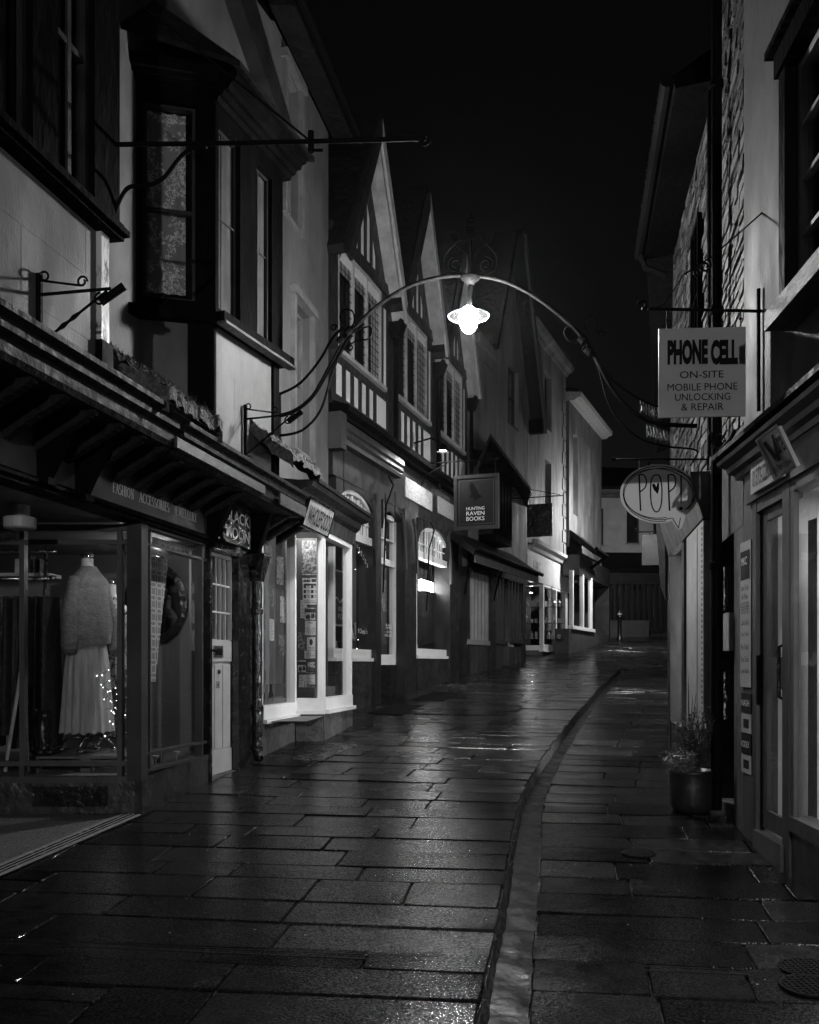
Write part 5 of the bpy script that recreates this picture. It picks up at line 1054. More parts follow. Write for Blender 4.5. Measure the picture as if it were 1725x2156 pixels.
mb = MB(); mb.hexa([BF.P(mid, -3, 11.55), BF.P(mid, .35, 11.55), BF.P(a1+.3, .35, 7.7), BF.P(a1+.3, -3, 7.7), BF.P(mid, -3, 11.7), BF.P(mid, .35, 11.7), BF.P(a1+.4, .35, 7.8), BF.P(a1+.4, -3, 7.8)]); mb.hexa([BF.P(mid, -3, 11.55), BF.P(mid, .2, 11.55), BF.P(a0-.1, .2, 8.4), BF.P(a0-.1, -3, 8.4), BF.P(mid, -3, 11.7), BF.P(mid, .2, 11.7), BF.P(a0-.2, .2, 8.5), BF.P(a0-.2, -3, 8.5)]); mb.build('roof', slate, B)
MB().hexa([BF.P(mid, .36, 11.1), BF.P(a1+.3, .36, 7.35), BF.P(a1+.3, .42, 7.35), BF.P(mid, .42, 11.1), BF.P(mid, .36, 11.55), BF.P(a1+.3, .36, 7.7), BF.P(a1+.3, .42, 7.7), BF.P(mid, .42, 11.55)]).build('bargeboard', olive, B)
MB().box(BF, a1+.12, a1+.3, .0, .34, 7.35, 7.7).build('bargeboard_foot', timber, B)
# hooded oriel
o0, o1 = BF.s(1010), BF.s(1075); m_ = BF.s(1030, .5)
mb = MB(); za = BF.z(1040, 925, .5)
L0, L1 = BF.P(BF.s(990, .3), .3, 5.05), BF.P(BF.s(1118, .75), .75, BF.z(1118, 1035, .75)); ap = BF.P(BF.s(1033, .6), .6, BF.z(1033, 922, .6)); bk = BF.P(BF.s(1033, .0), -.0, ap.z+.25)
L0b, L1b = BF.P(BF.s(985), 0, 5.1), BF.P(BF.s(1110), 0, L1.z+.1)
for p, q in ((L0, L0b), (L1, L1b)): mb.hexa([p, q, bk, ap, p+UP*.09, q+UP*.09, bk+UP*.09, ap+UP*.09])
mb.build('oriel_hood', slate, B)
ob0, ob1 = BF.s(1046, .4), BF.s(1078, .4)
mb = MB(); mb.box(BF, ob0, ob1, 0, .40, 4.1, 4.25); mb.box(BF, ob0, ob1, 0, .42, 5.45, 5.62)
for k in range(6): x = ob0+(ob1-ob0)*k/5; mb.box(BF, x-.03, x+.03, .34, .40, 4.25, 5.45)
mb.build('oriel_frame', timber, B); MB().box(BF, ob0, ob1, .0, .33, 4.25, 5.45).build('oriel_glazing', black_p, B)
mb = MB(); mb.sweep(BF, [(0, 5.62), (.44, 5.62), (.5, 5.7), (.52, 5.8), (0, 5.95)], BF.s(1038, .5), BF.s(1080, .5)); mb.build('oriel_cornice', timber, B)
# canopy over the shopfront
c0, c1 = BF.s(984, .5), BF.s(1140, .7)
mb = MB(); mb.hexa([BF.P(c0, 0, 4.0), BF.P(c1, 0, 4.0), BF.P(c1, .62, 3.55), BF.P(c0, .62, 3.55), BF.P(c0, 0, 4.12), BF.P(c1, 0, 4.12), BF.P(c1, .66, 3.66), BF.P(c0, .66, 3.66)]); mb.build('canopy_roof', slate, B)
MB().box(BF, c0+.1, c1, .60, .64, 3.42, 3.56).build('canopy_fascia', navy2, B)
mb = MB(); mb.tube([BF.P(c0, .70, 3.66), BF.P(c1+.1, .70, 3.62)], .045, 8); mb.build('gutter', iron, B)
sf0 = bs_(18.5)
def bars(u0, u1, n, zb, zt, m=olive):
    a, b = BF.s(u0), BF.s(u1); mb = MB(); mb.box(BF, a-.05, b+.05, -.15, .04, zb-.10, zb); mb.box(BF, a, b, -.1, .0, zt, zt+.25)
    for k in range(n+1): x = a+(b-a)*k/n; mb.box(BF, x-.035, x+.035, -.08, .0, zb, zt)
    w = mb.build('shop_window', m, B); MB().quad(BF.P(a, -.05, zb), BF.P(b, -.05, zb), BF.P(b, -.05, zt), BF.P(a, -.05, zt)).build('pane', glass_d, w); MB().box(BF, a, b, -.6, -.55, zb, zt).build('display_back', room_d, w); return w
bars(983, 1028, 6, 2.02, 3.55, M('pale_mullions', .28, .38, .35, .5)); bars(1040, 1060, 3, 2.08, 3.5); bars(1072, 1098, 4, 2.12, 3.48)
mb = MB(); mb.box(BF, 0, bs_(22.65), -.3, .02, 3.5, 3.99); mb.box(BF, BF.s(1029), BF.s(1039), -.2, .06, 1.2, 3.5); mb.box(BF, BF.s(1061), BF.s(1071), -.4, -.3, 1.2, 3.5); mb.box(BF, BF.s(1099), BF.s(1105), -.2, .03, 1.2, 3.5); mb.box(BF, 0, BF.s(981), -.2, .03, 1.2, 3.5); mb.build('shopfront', navy, B)
mb = MB()
for k, (u0, u1) in enumerate(((983, 1003), (1004, 1028), (1029, 1044), (1045, 1060), (1072, 1086), (1087, 1098))): mb.box(BF, BF.s(u0), BF.s(u1)-.02, -.2, .0, 1.1, 1.93)
mb.build('stall_riser', olive, B)
for i, (u0, u1, zt) in enumerate(((1003, 985, 3.75), (1060, 1046, 3.55))):
    mb = MB(); mb.tube([BF.P(BF.s(u0, .5), .5, zt), BF.P(BF.s(u0, .3)-.3, .25, zt-.35), BF.P(BF.s(u1, .2), .14, 2.9)], .02, 8); mb.build('canopy_stay', iron, B)
# ============================================================ two stone-quoined houses beyond
CF = FY(-6.45, .415, 22.72, 26.6); Cc = thing('quoined_house', 'three storey pale house with a light shop fascia and brightly framed shop window', 'building', (3.8, 24.6, gz(24.6)))
cw = [(CF.s(1147), CF.s(1162), CF.z(1155, 905), CF.z(1155, 788)), (CF.s(1148), CF.s(1161), CF.z(1155, 1095), CF.z(1155, 972))]
mb = wallp(CF, 0, CF.L, 4.6, 10.0, cw); mb.build('wall', plaster_dull, Cc)
for w in cw: window(Cc, CF, *w, d=-.15, m=timber_dull, cols=2, rows=2, sill=.1, fw=.06)
mb = MB(); mb.sweep(CF, [(-.1, 10.0), (.06, 10.0), (.1, 10.08), (.2, 10.12), (.26, 10.2), (.26, 10.25), (-.3, 10.3)], 0, CF.L+.1); mb.build('cornice', plaster_dull, Cc)
mb = MB(); mb.hexa([CF.P(0, .1, 10.3), CF.P(CF.L, .1, 10.3), CF.P(CF.L, -3, 11.8), CF.P(0, -3, 11.8), CF.P(0, .1, 10.36), CF.P(CF.L, .1, 10.36), CF.P(CF.L, -3, 11.9), CF.P(0, -3, 11.9)]); mb.build('roof', slate, Cc)
mb = MB()
for k in range(14): z_ = 4.7+k*.38; mb.box(CF, CF.L-(.42 if k % 2 else .28), CF.L, -.01, .03, z_, z_+.33)
mb.build('quoins', plaster_dull, Cc)
# shop with pale fascia: it stands slightly forward, returning towards the viewer
CS = FY(-6.25, .40, 22.1, 26.3)
mb = MB(); zt0 = 4.70; mb.box(CS, CS.s(1108), CS.s(1203), -.2, .04, 3.72, 4.5, None, None); mb.build('fascia', fascia_w, Cc)
mb = MB(); mb.sweep(CS, [(-.2, 4.5), (.1, 4.5), (.14, 4.58), (.24, 4.64), (.26, 4.72), (-.2, 4.86)], CS.s(1112), CS.s(1212)); mb.build('shop_cornice', facia_l, Cc)
MB().box(CS, CS.s(1120), CS.s(1136), .041, .05, 3.95, 4.25).build('painted_crest', peel, Cc)
wx0, wx1, wx2 = CS.s(1143), CS.s(1166), CS.s(1192)
mb = MB(); zb = 2.02
for x, w_ in ((wx0, .05), (CS.s(1170), .06), (CS.s(1189), .05), (wx2, .08)): mb.box(CS, x-w_, x+w_, -.08, .03, zb, 3.72)
mb.box(CS, wx0-.05, wx2+.08, -.08, .028, zb-.12, zb+.05); mb.box(CS, wx0, wx2, -.08, .026, 3.66, 3.74); mb.box(CS, wx0-.1, wx2+.1, -.08, .08, zb-.16, zb-.121)
w = mb.build('shop_window', white_p, Cc); MB().quad(CS.P(wx0, -.04, zb), CS.P(wx2, -.04, zb), CS.P(wx2, -.04, 3.66), CS.P(wx0, -.04, 3.66)).build('pane', glass, w)
R0 = CS.P(wx0, -.0, 0); RB = Fr((R0.x-.95, R0.y-.05), (R0.x-.05, R0.y))
mb = MB(); mb.box(RB, 0, RB.L, -.1, 0, zb-.12, zb+.02); mb.box(RB, 0, RB.L, -.1, .0, 3.66, 3.74); mb.box(RB, 0, .04, -.1, 0, zb, 3.7); w2_ = mb.build('return_window', white_p, Cc); MB().quad(RB.P(0, -.04, zb), RB.P(RB.L, -.04, zb), RB.P(RB.L, -.04, 3.66), RB.P(0, -.04, 3.66)).build('pane', glass, w2_)
mb = MB(); mb.box(CS, wx0, wx2+.1, -.2, .0, 1.4, zb-.161); mb.box(RB, 0, RB.L, -.15, -.01, 1.4, zb-.121); mb.box(CS, CS.s(1197), CS.s(1204), -.1, .05, 1.6, 3.72); mb.build('stall_riser', olive, Cc)
MB().box(RB, -.1, RB.L, -1.5, -1.45, 1.8, 3.8).build('display_back', room_d, Cc); MB().box(CS, wx0, wx2, -2.0, -1.95, 1.8, 3.8).build('display_back', room_d, Cc)
# shelves of ware behind the glass
for j, z_ in enumerate((2.2, 2.65, 3.1)):
    tag(MB().box(RB, .05, RB.L+.7, -.75, -.25, z_, z_+.02).build('glass_shelf', glass), ('lowest', 'middle', 'topmost')[j]+' shelf in the lit window of the pale fascia shop', 'shelf', 'shelves in the far lit shop window')
    for k in range(10):
        x = .12+k*.155+r_.uniform(-.03, .03); d = -.35-.25*r_.random(); p = RB.P(x, d, z_+.021); h_ = r_.uniform(.1, .3); w_ = r_.uniform(.03, .06); kind = r_.randrange(3); mb = MB()
        if kind == 0: mb.lathe(p, [(0, 0), (w_, 0), (w_, h_*.6), (w_*.4, h_*.8), (w_*.4, h_), (0, h_)], 10)
        elif kind == 1: mb.box(RB, x-w_, x+w_, d-.04, d+.04, z_+.021, z_+.021+h_*.7)
        else: mb.lathe(p, [(0, 0), (w_*.6, .01), (w_, h_*.4), (w_*.8, h_*.6), (w_, h_*.65), (0, h_*.62)], 10)
        tag(mb.build('shop_ware', (chrome, paper, sign_w2, paper_g)[r_.randrange(4)], None), 'small ware on the %s shelf of the far lit shop window' % ('lowest', 'middle', 'topmost')[j], 'ware', 'ware on the %s shelf' % ('lowest', 'middle', 'topmost')[j])
fx = thing('ceiling_spot', 'small lit spotlight inside the far pale fascia shop window', 'spotlight', RB.P(.8, -.9, 3.55)); MB().lathe(RB.P(.8, -.9, 3.56), [(0, 0), (.06, 0), (.05, .08), (0, .09)], 12).build('housing', iron, fx); MB().lathe(RB.P(.8, -.9, 3.545), [(0, 0), (.05, .004), (0, .008)], 12).build('lens', EM('spot_glow', 500), fx)
DF = FY(-6.6, .425, 26.62, 31.1); D = thing('corner_house', 'last pale house on the left with two tall windows and a hooded corner shop', 'building', (5.6, 29, gz(29)))
dw = [(DF.s(1207), DF.s(1217), DF.z(1212, 1085), DF.z(1212, 915)), (DF.s(1235), DF.s(1243), DF.z(1239, 1085), DF.z(1239, 940))]
mb = wallp(DF, 0, DF.L, 5.0, 9.3, dw); mb.quad(DF.P(DF.L, 0, 2), DF.P(DF.L, -4, 2), DF.P(DF.L, -4, 9.3), DF.P(DF.L, 0, 9.3)); mb.build('wall', plaster_dull, D)
for w in dw: window(D, DF, *w, d=-.15, m=timber_dull, cols=2, rows=3, sill=.1, fw=.06)
mb = MB(); mb.sweep(DF, [(-.1, 9.3), (.15, 9.3), (.22, 9.36), (.34, 9.4), (.36, 9.52), (-.3, 9.6)], 0, DF.L+.1); mb.build('eaves', facia_l, D)
mb = MB(); mb.hexa([DF.P(0, .3, 9.55), DF.P(DF.L+.2, .3, 9.55), DF.P(DF.L+.2, -3, 10.6), DF.P(0, -3, 10.6), DF.P(0, .3, 9.6), DF.P(DF.L+.2, .3, 9.6), DF.P(DF.L+.2, -3, 10.7), DF.P(0, -3, 10.7)]); mb.build('roof', slate, D)
mb = MB(); d0, d1 = .02, DF.s(1274, .75); mb.hexa([DF.P(d0, 0, 5.3), DF.P(d1, 0, 5.3), DF.P(d1, .7, 4.75), DF.P(d0, .7, 4.75), DF.P(d0, 0, 5.5), DF.P(d1, 0, 5.5), DF.P(d1, .74, 4.9), DF.P(d0, .74, 4.9)]); mb.build('shop_hood', slate, D)
mb = MB(); mb.tube([DF.P(d0, .8, 4.9), DF.P(d1+.1, .8, 4.86), DF.P(d1+.1, .3, 4.5)], .05, 8); mb.build('gutter', iron, D)
mb = MB(); mb.box(DF, d0, DF.L, -.2, .3, 4.25, 4.75); mb.box(DF, d0, DF.L-.02, -.2, .3, 4.15, 4.25); mb.box(DF, DF.L-.2, DF.L, -.2, .3, 2.0, 4.2); mb.build('shopfront', navy, D)
mb = MB(); zb = 2.62
for u0 in (1206, 1228, 1246): x = DF.s(u0, .3); mb.box(DF, x-.06, x+.06, .22, .32, zb, 4.2)
mb.box(DF, DF.s(1203, .3), DF.s(1250, .3), .22, .36, zb-.1, zb); w = mb.build('shop_window', white_p, D); MB().quad(DF.P(DF.s(1203, .3), .26, zb), DF.P(DF.s(1248, .3), .26, zb), DF.P(DF.s(1248, .3), .26, 4.2), DF.P(DF.s(1203, .3), .26, 4.2)).build('pane', glass_d, w)
MB().box(DF, DF.s(1203, .3), DF.L, -.6, -.55, 2.5, 4.2).build('display_back', room_d, w); MB().box(DF, DF.s(1198, .3), DF.L, -.1, .3, 1.6, zb-.101).build('stall_riser', olive, D)
# ============================================================ the house that closes the view
EF = Fr((7.0, 38.0), (12.4, 38.3)); E = thing('end_house', 'pale two storey house facing down the street with a dark shop and low wall', 'building', (9.3, 38, gz(38)))
ew = [(EF.s(1250), EF.s(1271), EF.z(1260, 1147), EF.z(1260, 1070)), (EF.s(1320), EF.s(1346), EF.z(1330, 1143), EF.z(1330, 1066)), (EF.s(1376), EF.s(1390), EF.z(1380, 1143), EF.z(1380, 1070))]
mb = wallp(EF, 0, EF.L, 4.7, 8.6, ew); mb.build('wall', M('pale_end_plaster', .45, .6, .6, .75, 1.5, .3, 60), E)
for w in ew: window(E, EF, *w, d=-.1, m=timber_dull, cols=3, rows=4, sill=.1, fw=.06)
mb = MB(); mb.sweep(EF, [(-.1, 8.55), (.1, 8.55), (.15, 8.65), (.3, 8.72), (.32, 8.85), (-.2, 8.9)], 0, EF.L); mb.build('cornice', plaster_dull, E)
mb = MB(); mb.hexa([EF.P(0, .2, 8.9), EF.P(EF.L, .2, 8.9), EF.P(EF.L, -3, 10.4), EF.P(0, -3, 10.4), EF.P(0, .2, 9.0), EF.P(EF.L, .2, 9.0), EF.P(EF.L, -3, 10.5), EF.P(0, -3, 10.5)]); mb.build('roof', slate, E)
mb = MB(); mb.hexa([EF.P(0, 0, 6.0), EF.P(EF.L, 0, 6.0), EF.P(EF.L, .8, 5.35), EF.P(0, .8, 5.35), EF.P(0, 0, 6.25), EF.P(EF.L, 0, 6.25), EF.P(EF.L, .86, 5.5), EF.P(0, .86, 5.5)]); mb.build('lean_to_roof', slate, E)
mb = MB(); mb.box(EF, 0, EF.L, -.1, .6, 4.85, 5.34); z3 = 2.9
for k in range(12): x = EF.s(1258+k*12.2, .6); mb.box(EF, x-.05, x+.05, .5, .6, z3, 4.85)
fr_ = mb.build('shopfront', navy, E); MB().box(EF, 0, EF.L, .2, .3, 2.6, 4.85).build('display_back', room_d, E); MB().quad(EF.P(0, .54, z3), EF.P(EF.L, .54, z3), EF.P(EF.L, .54, 4.85), EF.P(0, .54, 4.85)).build('pane', glass_d, fr_)
a = EF.s(1277, .6); to_mb('RESTAURANT', EF.P(a, .602, 4.98), XD(EF), UP, 1.75, .24).build('lettering', M('dim_letters', .02, .028), fr_) 
LWf = Fr((7.2, 36.2), (EF.P(EF.s(1362), 0, 0).x*.955, 36.2)); mb = MB(); mb.box(LWf, 0, LWf.L, -.3, 0, 2.2, 3.22); mb.box(LWf, -.05, LWf.L+.05, -.34, .04, 3.221, 3.28); mb.box(LWf, LWf.L-.15, LWf.L+.02, -.33, .02, 2.2, 3.2)
tag(mb.build('low_wall', olive), 'low rendered wall with a wet coping in front of the end house', 'wall')
wl = thing('wall_lantern', 'pair of tiny lit lamps behind the end house shopfront glass', 'lamps', EF.P(EF.s(1337), .35, 4.0)); mb = MB(); mb.lathe(EF.P(EF.s(1338, .4), .4, EF.z(1338, 1220)), [(0, -.05), (.045, 0), (0, .06)], 8); mb.lathe(EF.P(EF.s(1329, .4), .4, EF.z(1329, 1238)), [(0, -.05), (.04, 0), (0, .05)], 8); mb.build('glow', EM('dim_glow', 1.2), wl); MB().box(EF, EF.s(1325), EF.s(1343), .31, .33, EF.z(1335, 1245), EF.z(1335, 1210)).build('back_plate', iron, wl)
# bollard
bp = Vector((( 1305-CU)/F*31.5, 31.5, gz(31.5))); e = thing('bollard', 'black iron bollard with a pale band standing before the end house wall', 'bollard', bp)
MB().lathe(bp, [(.0, -.05), (.10, -.05), (.10, .06), (.085, .08), (.075, .12), (.07, .78), (.085, .80), (.085, .84), (.06, .86), (.06, .95), (.05, .98), (.065, 1.03), (.0, 1.10)], 18).build('post', black_p, e, smooth=True); MB().lathe(bp, [(.074, .82+.05), (.076, .875), (.076, .92), (.06, .925)], 18).build('band', paper_g, e)
# ============================================================ RIGHT SIDE: phone shop
RF = FY(1.723, .0726, 0.6, 5.78); Rt = thing('phone_shop_building', 'nearest shop on the right, rendered wall above a grey framed door and window', 'building', (2.4, 4.5, gz(4.5)))
rs = RF.sy; rx = lambda fr: fr.P(-1, 0, 0)-fr.P(0, 0, 0)
a5 = RF.s(1640, .1)
hole = (rs(3.4), a5-.02, 3.42, 4.62)
mb = wallp(RF, 0, RF.L, 2.74, 8.6, [hole]); mb.box(RF, RF.s(1589), RF.L, -.3, .0, gz(5)-.2, 2.74); mb.box(RF, RF.L-.12, RF.L, -2.6, -.301, .2, 8.6); mb.build('wall', M('right_render', .035, .065, .55, .75, 2.2, .3, 70, b2=.15, stretch=(1, 1, .5)), Rt)
# big black window upstairs
mb = MB(); z0, z1 = 3.40, 4.66
for a, b in ((a5-.09, a5+.0), (rs(3.4), rs(3.5))): mb.box(RF, a, b, -.1, .10, z0, z1)
mb.box(RF, rs(3.4), a5+.02, -.1, .12, z1-.02, z1+.10); mb.box(RF, rs(3.4), a5+.05, -.1, .16, z1+.1, z1+.14); of = mb.build('window_frame', timber, Rt)
MB().box(RF, rs(3.4), a5+.05, -.1, .16, z0-.10, z0).build('window_sill', oak, of)
window(of, RF, rs(3.5), a5-.09, z0, z1-.02, d=.03, fw=.04, cols=3, rows=4, bar=.022, m=white_u, bd=.4, name='sash', gm=glass_d)
# cornice, fascia and boards
mb = MB(); mb.sweep(RF, [(-.1, 2.69), (.04, 2.69), (.05, 2.72), (.09, 2.73), (.10, 2.76), (.15, 2.78), (.16, 2.80), (-.1, 2.82)], 0, RF.L+.05); mb.build('cornice', navy2, Rt)
MB().box(RF, 0, RF.L+.08, -.05, .185, 2.801+.02, 2.85).build('lead_capping', slate, Rt)
MB().box(RF, 0, RF.s(1579), -.2, .03, 2.50, 2.688).build('fascia', navy2, Rt)
a, b = RF.s(1581, .06), RF.s(1645, .06); sgn = tag(MB().box(RF, b, a, .035, .06, 2.525, 2.70).build('fascia_sign', sign_w2), 'pale fascia sign with the phone number 01373-228008 over the shop door', 'shop sign')
to_mb('01373-228008', RF.P(a-.05, .062, 2.56), rx(RF), UP, a-b-.16, .10, bold=.01).build('lettering', lettering_d, sgn)
a, b = RF.s(1641, .135), RF.s(1686, .135); e = MB(); q = [RF.P(a, .075, 2.48), RF.P(b, .075, 2.475), RF.P(b, .165, 2.67), RF.P(a, .165, 2.68)]; nn = Vector((RF.n.x, RF.n.y, -.3)).normalized()*.02; e.prism([p+UP*0.0+Vector((RF.n.x, RF.n.y, 0))*.06 for p in q], nn)
s2 = tag(e.build('tilted_sign', sign_w2), 'tilted pale board with a dark emblem hanging forward from the phone shop cornice', 'shop sign')
upv = (q[3]-q[0]); of3 = Vector((RF.n.x, RF.n.y, 0))*.06+nn*1.12
def onb(x, y): return q[0]+(q[1]-q[0])*x+upv*y+of3
mb = MB()
for pts in ([(.15, .85), (.30, .88), (.45, .45), (.36, .30)], [(.45, .45), (.62, .9), (.72, .9), (.58, .30), (.40, .30)]): mb.poly([onb(*p) for p in pts])
mb.build('emblem', lettering_d, s2); to_mb('tra', onb(.60, .42), rx(RF), upv, .12, .10, bold=.02).build('lettering', lettering_d, s2); to_mb('Mobile Phone Accessories', onb(.08, .10), rx(RF), upv, (q[1]-q[0]).length*.84, .035).build('lettering', lettering_d, s2)
mb = MB()
for (x0, y0, x1, y1) in ((-.03, -.03, 1.03, .02), (-.03, .98, 1.03, 1.03), (-.03, .02, .01, .98), (.99, .02, 1.03, .98)): mb.prism([onb(x0, y0), onb(x1, y0), onb(x1, y1), onb(x0, y1)], nn*.3)
mb.build('sign_frame', navy2, s2)
# door, window
def rbox(mb, u0, u1, z0, z1, d0=-.08, d1=0.0): a, b = RF.s(u0), RF.s(u1); mb.box(RF, b, a, d0, d1, z0, z1)
mb = MB(); rbox(mb, 1589, 1596, .3, 2.5, -.12, .012); rbox(mb, 1652, 1667, .3, 2.5, -.03, .012); rbox(mb, 1596, 1652, 2.43, 2.5, -.10, .008); mb.build('door_frame', navy2, Rt)
mb = MB(); rbox(mb, 1597, 1608, .52, 2.43, -.045, -.02); rbox(mb, 1648, 1652, .52, 2.43, -.045, -.02); rbox(mb, 1608, 1648, .52, .63, -.045, -.021); rbox(mb, 1608, 1648, 1.36, 1.545, -.045, -.019); rbox(mb, 1608, 1648, 2.36, 2.43, -.045, -.021)
dr = mb.build('door', navy2, Rt)
a, b = RF.s(1608), RF.s(1648); MB().quad(RF.P(b, -.03, .6), RF.P(a, -.03, .6), RF.P(a, -.03, 2.4), RF.P(b, -.03, 2.4)).build('pane', glass, dr)
mb = MB(); rbox(mb, 1619, 1640, 1.42, 1.485, -.028, -.022); mb.build('letter_plate', sign_w2, dr); MB().tube([RF.P(RF.s(1648), -.028, 1.30), RF.P(RF.s(1648), .02, 1.32), RF.P(RF.s(1648), .02, 1.60), RF.P(RF.s(1648), -.028, 1.62)], .012).build('handle', black_p, dr)
mb = MB(); rbox(mb, 1622, 1637, 1.80, 2.0, -.075, -.072); tag(mb.build('window_poster', paper_d), 'small grey poster taped high inside the phone shop door glass', 'poster', 'posters on the phone shop door'); mb = MB(); rbox(mb, 1632, 1644, 1.15, 1.35, -.075, -.072); tag(mb.build('window_poster', paper_g), 'small printed poster taped inside the lower glass of the phone shop door', 'poster', 'posters on the phone shop door')
mb = MB(); rbox(mb, 1596, 1655, gz(5)-.2, .50, -.2, .03); mb.build('doorstep', M('door_sill', .05, .09, .3, .5), Rt)
mb = MB(); s0 = 0; s1_ = RF.s(1668); mb.box(RF, s0, s1_, -.10, .02, .60, .68); mb.box(RF, s0, s1_, -.08, .01, 2.44, 2.5)
for u0 in (1668, 1840, 2150, 2900): x = RF.s(u0); mb.box(RF, x-.05, x, -.02, .008, .68, 2.44)
w = mb.build('shop_window', olive, Rt); MB().quad(RF.P(s0, -.012, .68), RF.P(s1_-.03, -.012, .68), RF.P(s1_-.03, -.012, 2.44), RF.P(s0, -.012, 2.44)).build('pane', glass, w)
mb = MB(); mb.box(RF, s0, RF.s(1655), -.2, .0, -.1, .598); mb.build('stall_riser', navy, Rt)
# its lit interior
mb = MB(); bx = 4.3
mb.abox(2.2, bx, .6, 5.55, .40, .48); mb.abox(bx, bx+.1, .6, 5.7, .4, 2.7); mb.abox(2.135, bx, 5.50, 5.6, .48, 2.6); mb.prism([(1.80, .6, 2.56), (bx, .6, 2.56), (bx, 5.55, 2.56), (2.13, 5.55, 2.56)], (0, 0, .06)); mb.abox(1.9, bx, .55, .6, .4, 2.6)
mb.build('shop_room', room_l, Rt)
mb = MB()
for k, (x0, x1, y, z1_) in enumerate(((2.35, 2.48, 5.2, 2.35), (2.62, 2.70, 5.1, 2.2), (2.9, 3.3, 5.0, 1.5), (3.4, 3.7, 5.3, 2.3))): mb.abox(x0, x1, y, y+.12, .49, z1_)
for z_ in (.9, 1.3, 1.7, 2.1): mb.abox(2.9, 4.2, 5.2, 5.45, z_, z_+.02)
mb.build('shop_fitting', M('pale_fittings', .3, .5, .4, .6, 5), Rt)
mb = MB(); mb.box(RF, RF.s(1725), RF.s(1672), -.3, -.28, 1.75, 2.05); mb.build('window_display', paper_g, Rt)
for k in range(2):
    e = thing('ceiling_light', ('flat lit ceiling panel inside the phone shop by the door', 'flat lit ceiling panel deep inside the phone shop')[k], 'ceiling light', (2.9, 4.6-1.9*k, 2.50), 'ceiling lights of the phone shop'); MB().abox(2.6, 3.2, 4.3-1.9*k, 4.9-1.9*k, 2.53, 2.559).build('housing', iron, e); MB().quad((2.62, 4.32-1.9*k, 2.528), (3.18, 4.32-1.9*k, 2.528), (3.18, 4.88-1.9*k, 2.528), (2.62, 4.88-1.9*k, 2.528)).build('diffuser', EM('panel_glow', SHOP_LIGHT), e)
# list board and stickers on the pilaster
a, b = RF.s(1563), RF.s(1585); zt = RF.z(1574, 1140); zb_ = RF.z(1574, 1447)
lb = tag(MB().box(RF, b, a, .002, .012, zb_, zt).build('list_board', sign_w2), 'tall narrow white board listing tackle on the pale pilaster by the phone shop door', 'sign board')
MB().box(RF, b+.02, a-.02, .0125, .016, zt-.24, zt-.06).build('logo_panel', sign_d, lb); to_mb('MKC', RF.P(a-.05, .0165, zt-.15), rx(RF), UP, a-b-.1, .05).build('lettering', lettering_w, lb)
z_ = zt-.31
for tx, dz in (('Game Tackle', .07), ('& Flies', .07), ('01373 228', .05), ('07515 73', .09), ('Coarse Tackle', .1), ('Carp Tackle', .1), ('Pike Tackle', .1), ('Float Tackle', .1), ('Luvly Baits', .1), ('Bait', .09), ('Boots', .09), ('Clothing', .09)):
    if z_ < zb_+.03: break
    w_ = min(a-b-.06, .018*len(tx)); to_mb(tx, RF.P((a+b)/2+w_/2, .013, z_), rx(RF), UP, w_, .035).build('lettering', lettering_d, lb); z_ -= dz*.78
for k, (v0, v1, dk, tx) in enumerate(((1460, 1500, 1, 'NASH'), (1504, 1543, 0, ''), (1546, 1587, 1, 'KODEX'), (1590, 1628, 0, ''))):
    za, zc = RF.z(1574, v1), RF.z(1574, v0); o = tag(MB().box(RF, b, a-.01, .002, .008, za, zc).build('small_plaque', sign_d if dk else sign_w2), ('dark plaque with pale lettering, topmost of the four small plaques on the pilaster', 'white plaque with a dark square, second of the four small plaques on the pilaster', 'dark plaque lettered KODEX among the small plaques on the pilaster', 'white plaque with a dark square, lowest of the four small plaques on the pilaster')[k], 'plaque', 'small plaques on the pilaster')
    if tx: to_mb(tx, RF.P(a-.03, .009, za+.04), rx(RF), UP, a-b-.06, .04).build('lettering', lettering_w, o)
    else: MB().box(RF, b+.05, a-.06, .0085, .010, za+.03, zc-.03).build('square', sign_d, o)
# ============================================================ stone fronted house
SF = FY(1.10, .1804, 5.79, 9.72); S = thing('stone_fronted_house', 'narrow rubble stone house on the right with a broad black drainpipe and dark doorway', 'building', (2.6, 7.5, gz(7.5)))
r_ = random.Random(77)
sw_ = [(SF.s(1478), SF.s(1462), 4.05, 5.35)]
tl = SF.s(1510); mb = wallp(SF, 0, SF.L, 3.05, 6.0, [], t=.3, d=-.02); mb.box(SF, 0, tl, -.32, -.02, 6.0, 8.6); mb.build('wall', mortar, S)
mb = MB(); z_ = 3.06
while z_ < 8.5:
    h_ = r_.uniform(.05, .11); s_ = -.01
    while s_ < (SF.L if z_ < 5.95 else tl)-.02:
        w_ = r_.uniform(.08, .3); e_ = min(s_+w_, SF.L if z_ < 5.95 else tl); p_ = r_.uniform(-.004, .012); g = .006
        n0 = len(mb.v)
        if not (SF.s(1478)-.1 < (s_+e_)/2 < SF.s(1460)+.1 and 3.98 < z_ < 5.4):
            j = [r_.uniform(-.008, .008) for _ in range(8)]
            mb.hexa([SF.P(s_+g, -.05, z_+g), SF.P(e_-g, -.05, z_+g), SF.P(e_-g+j[0], p_+j[1]*.5, z_+g+j[2]), SF.P(s_+g+j[3], p_+j[4]*.5, z_+g+j[5]), SF.P(s_+g, -.05, z_+h_-g), SF.P(e_-g, -.05, z_+h_-g), SF.P(e_-g+j[6], p_-.004, z_+h_-g), SF.P(s_+g+j[7], p_-.006, z_+h_-g)])
        cvr = r_.choice((.015, .025, .04, .055, .08, .11)) if n0 < len(mb.v) else 0
        for i in range(n0, len(mb.v)): mb.col[i] = (cvr, cvr, cvr)
        s_ = e_
    z_ += h_
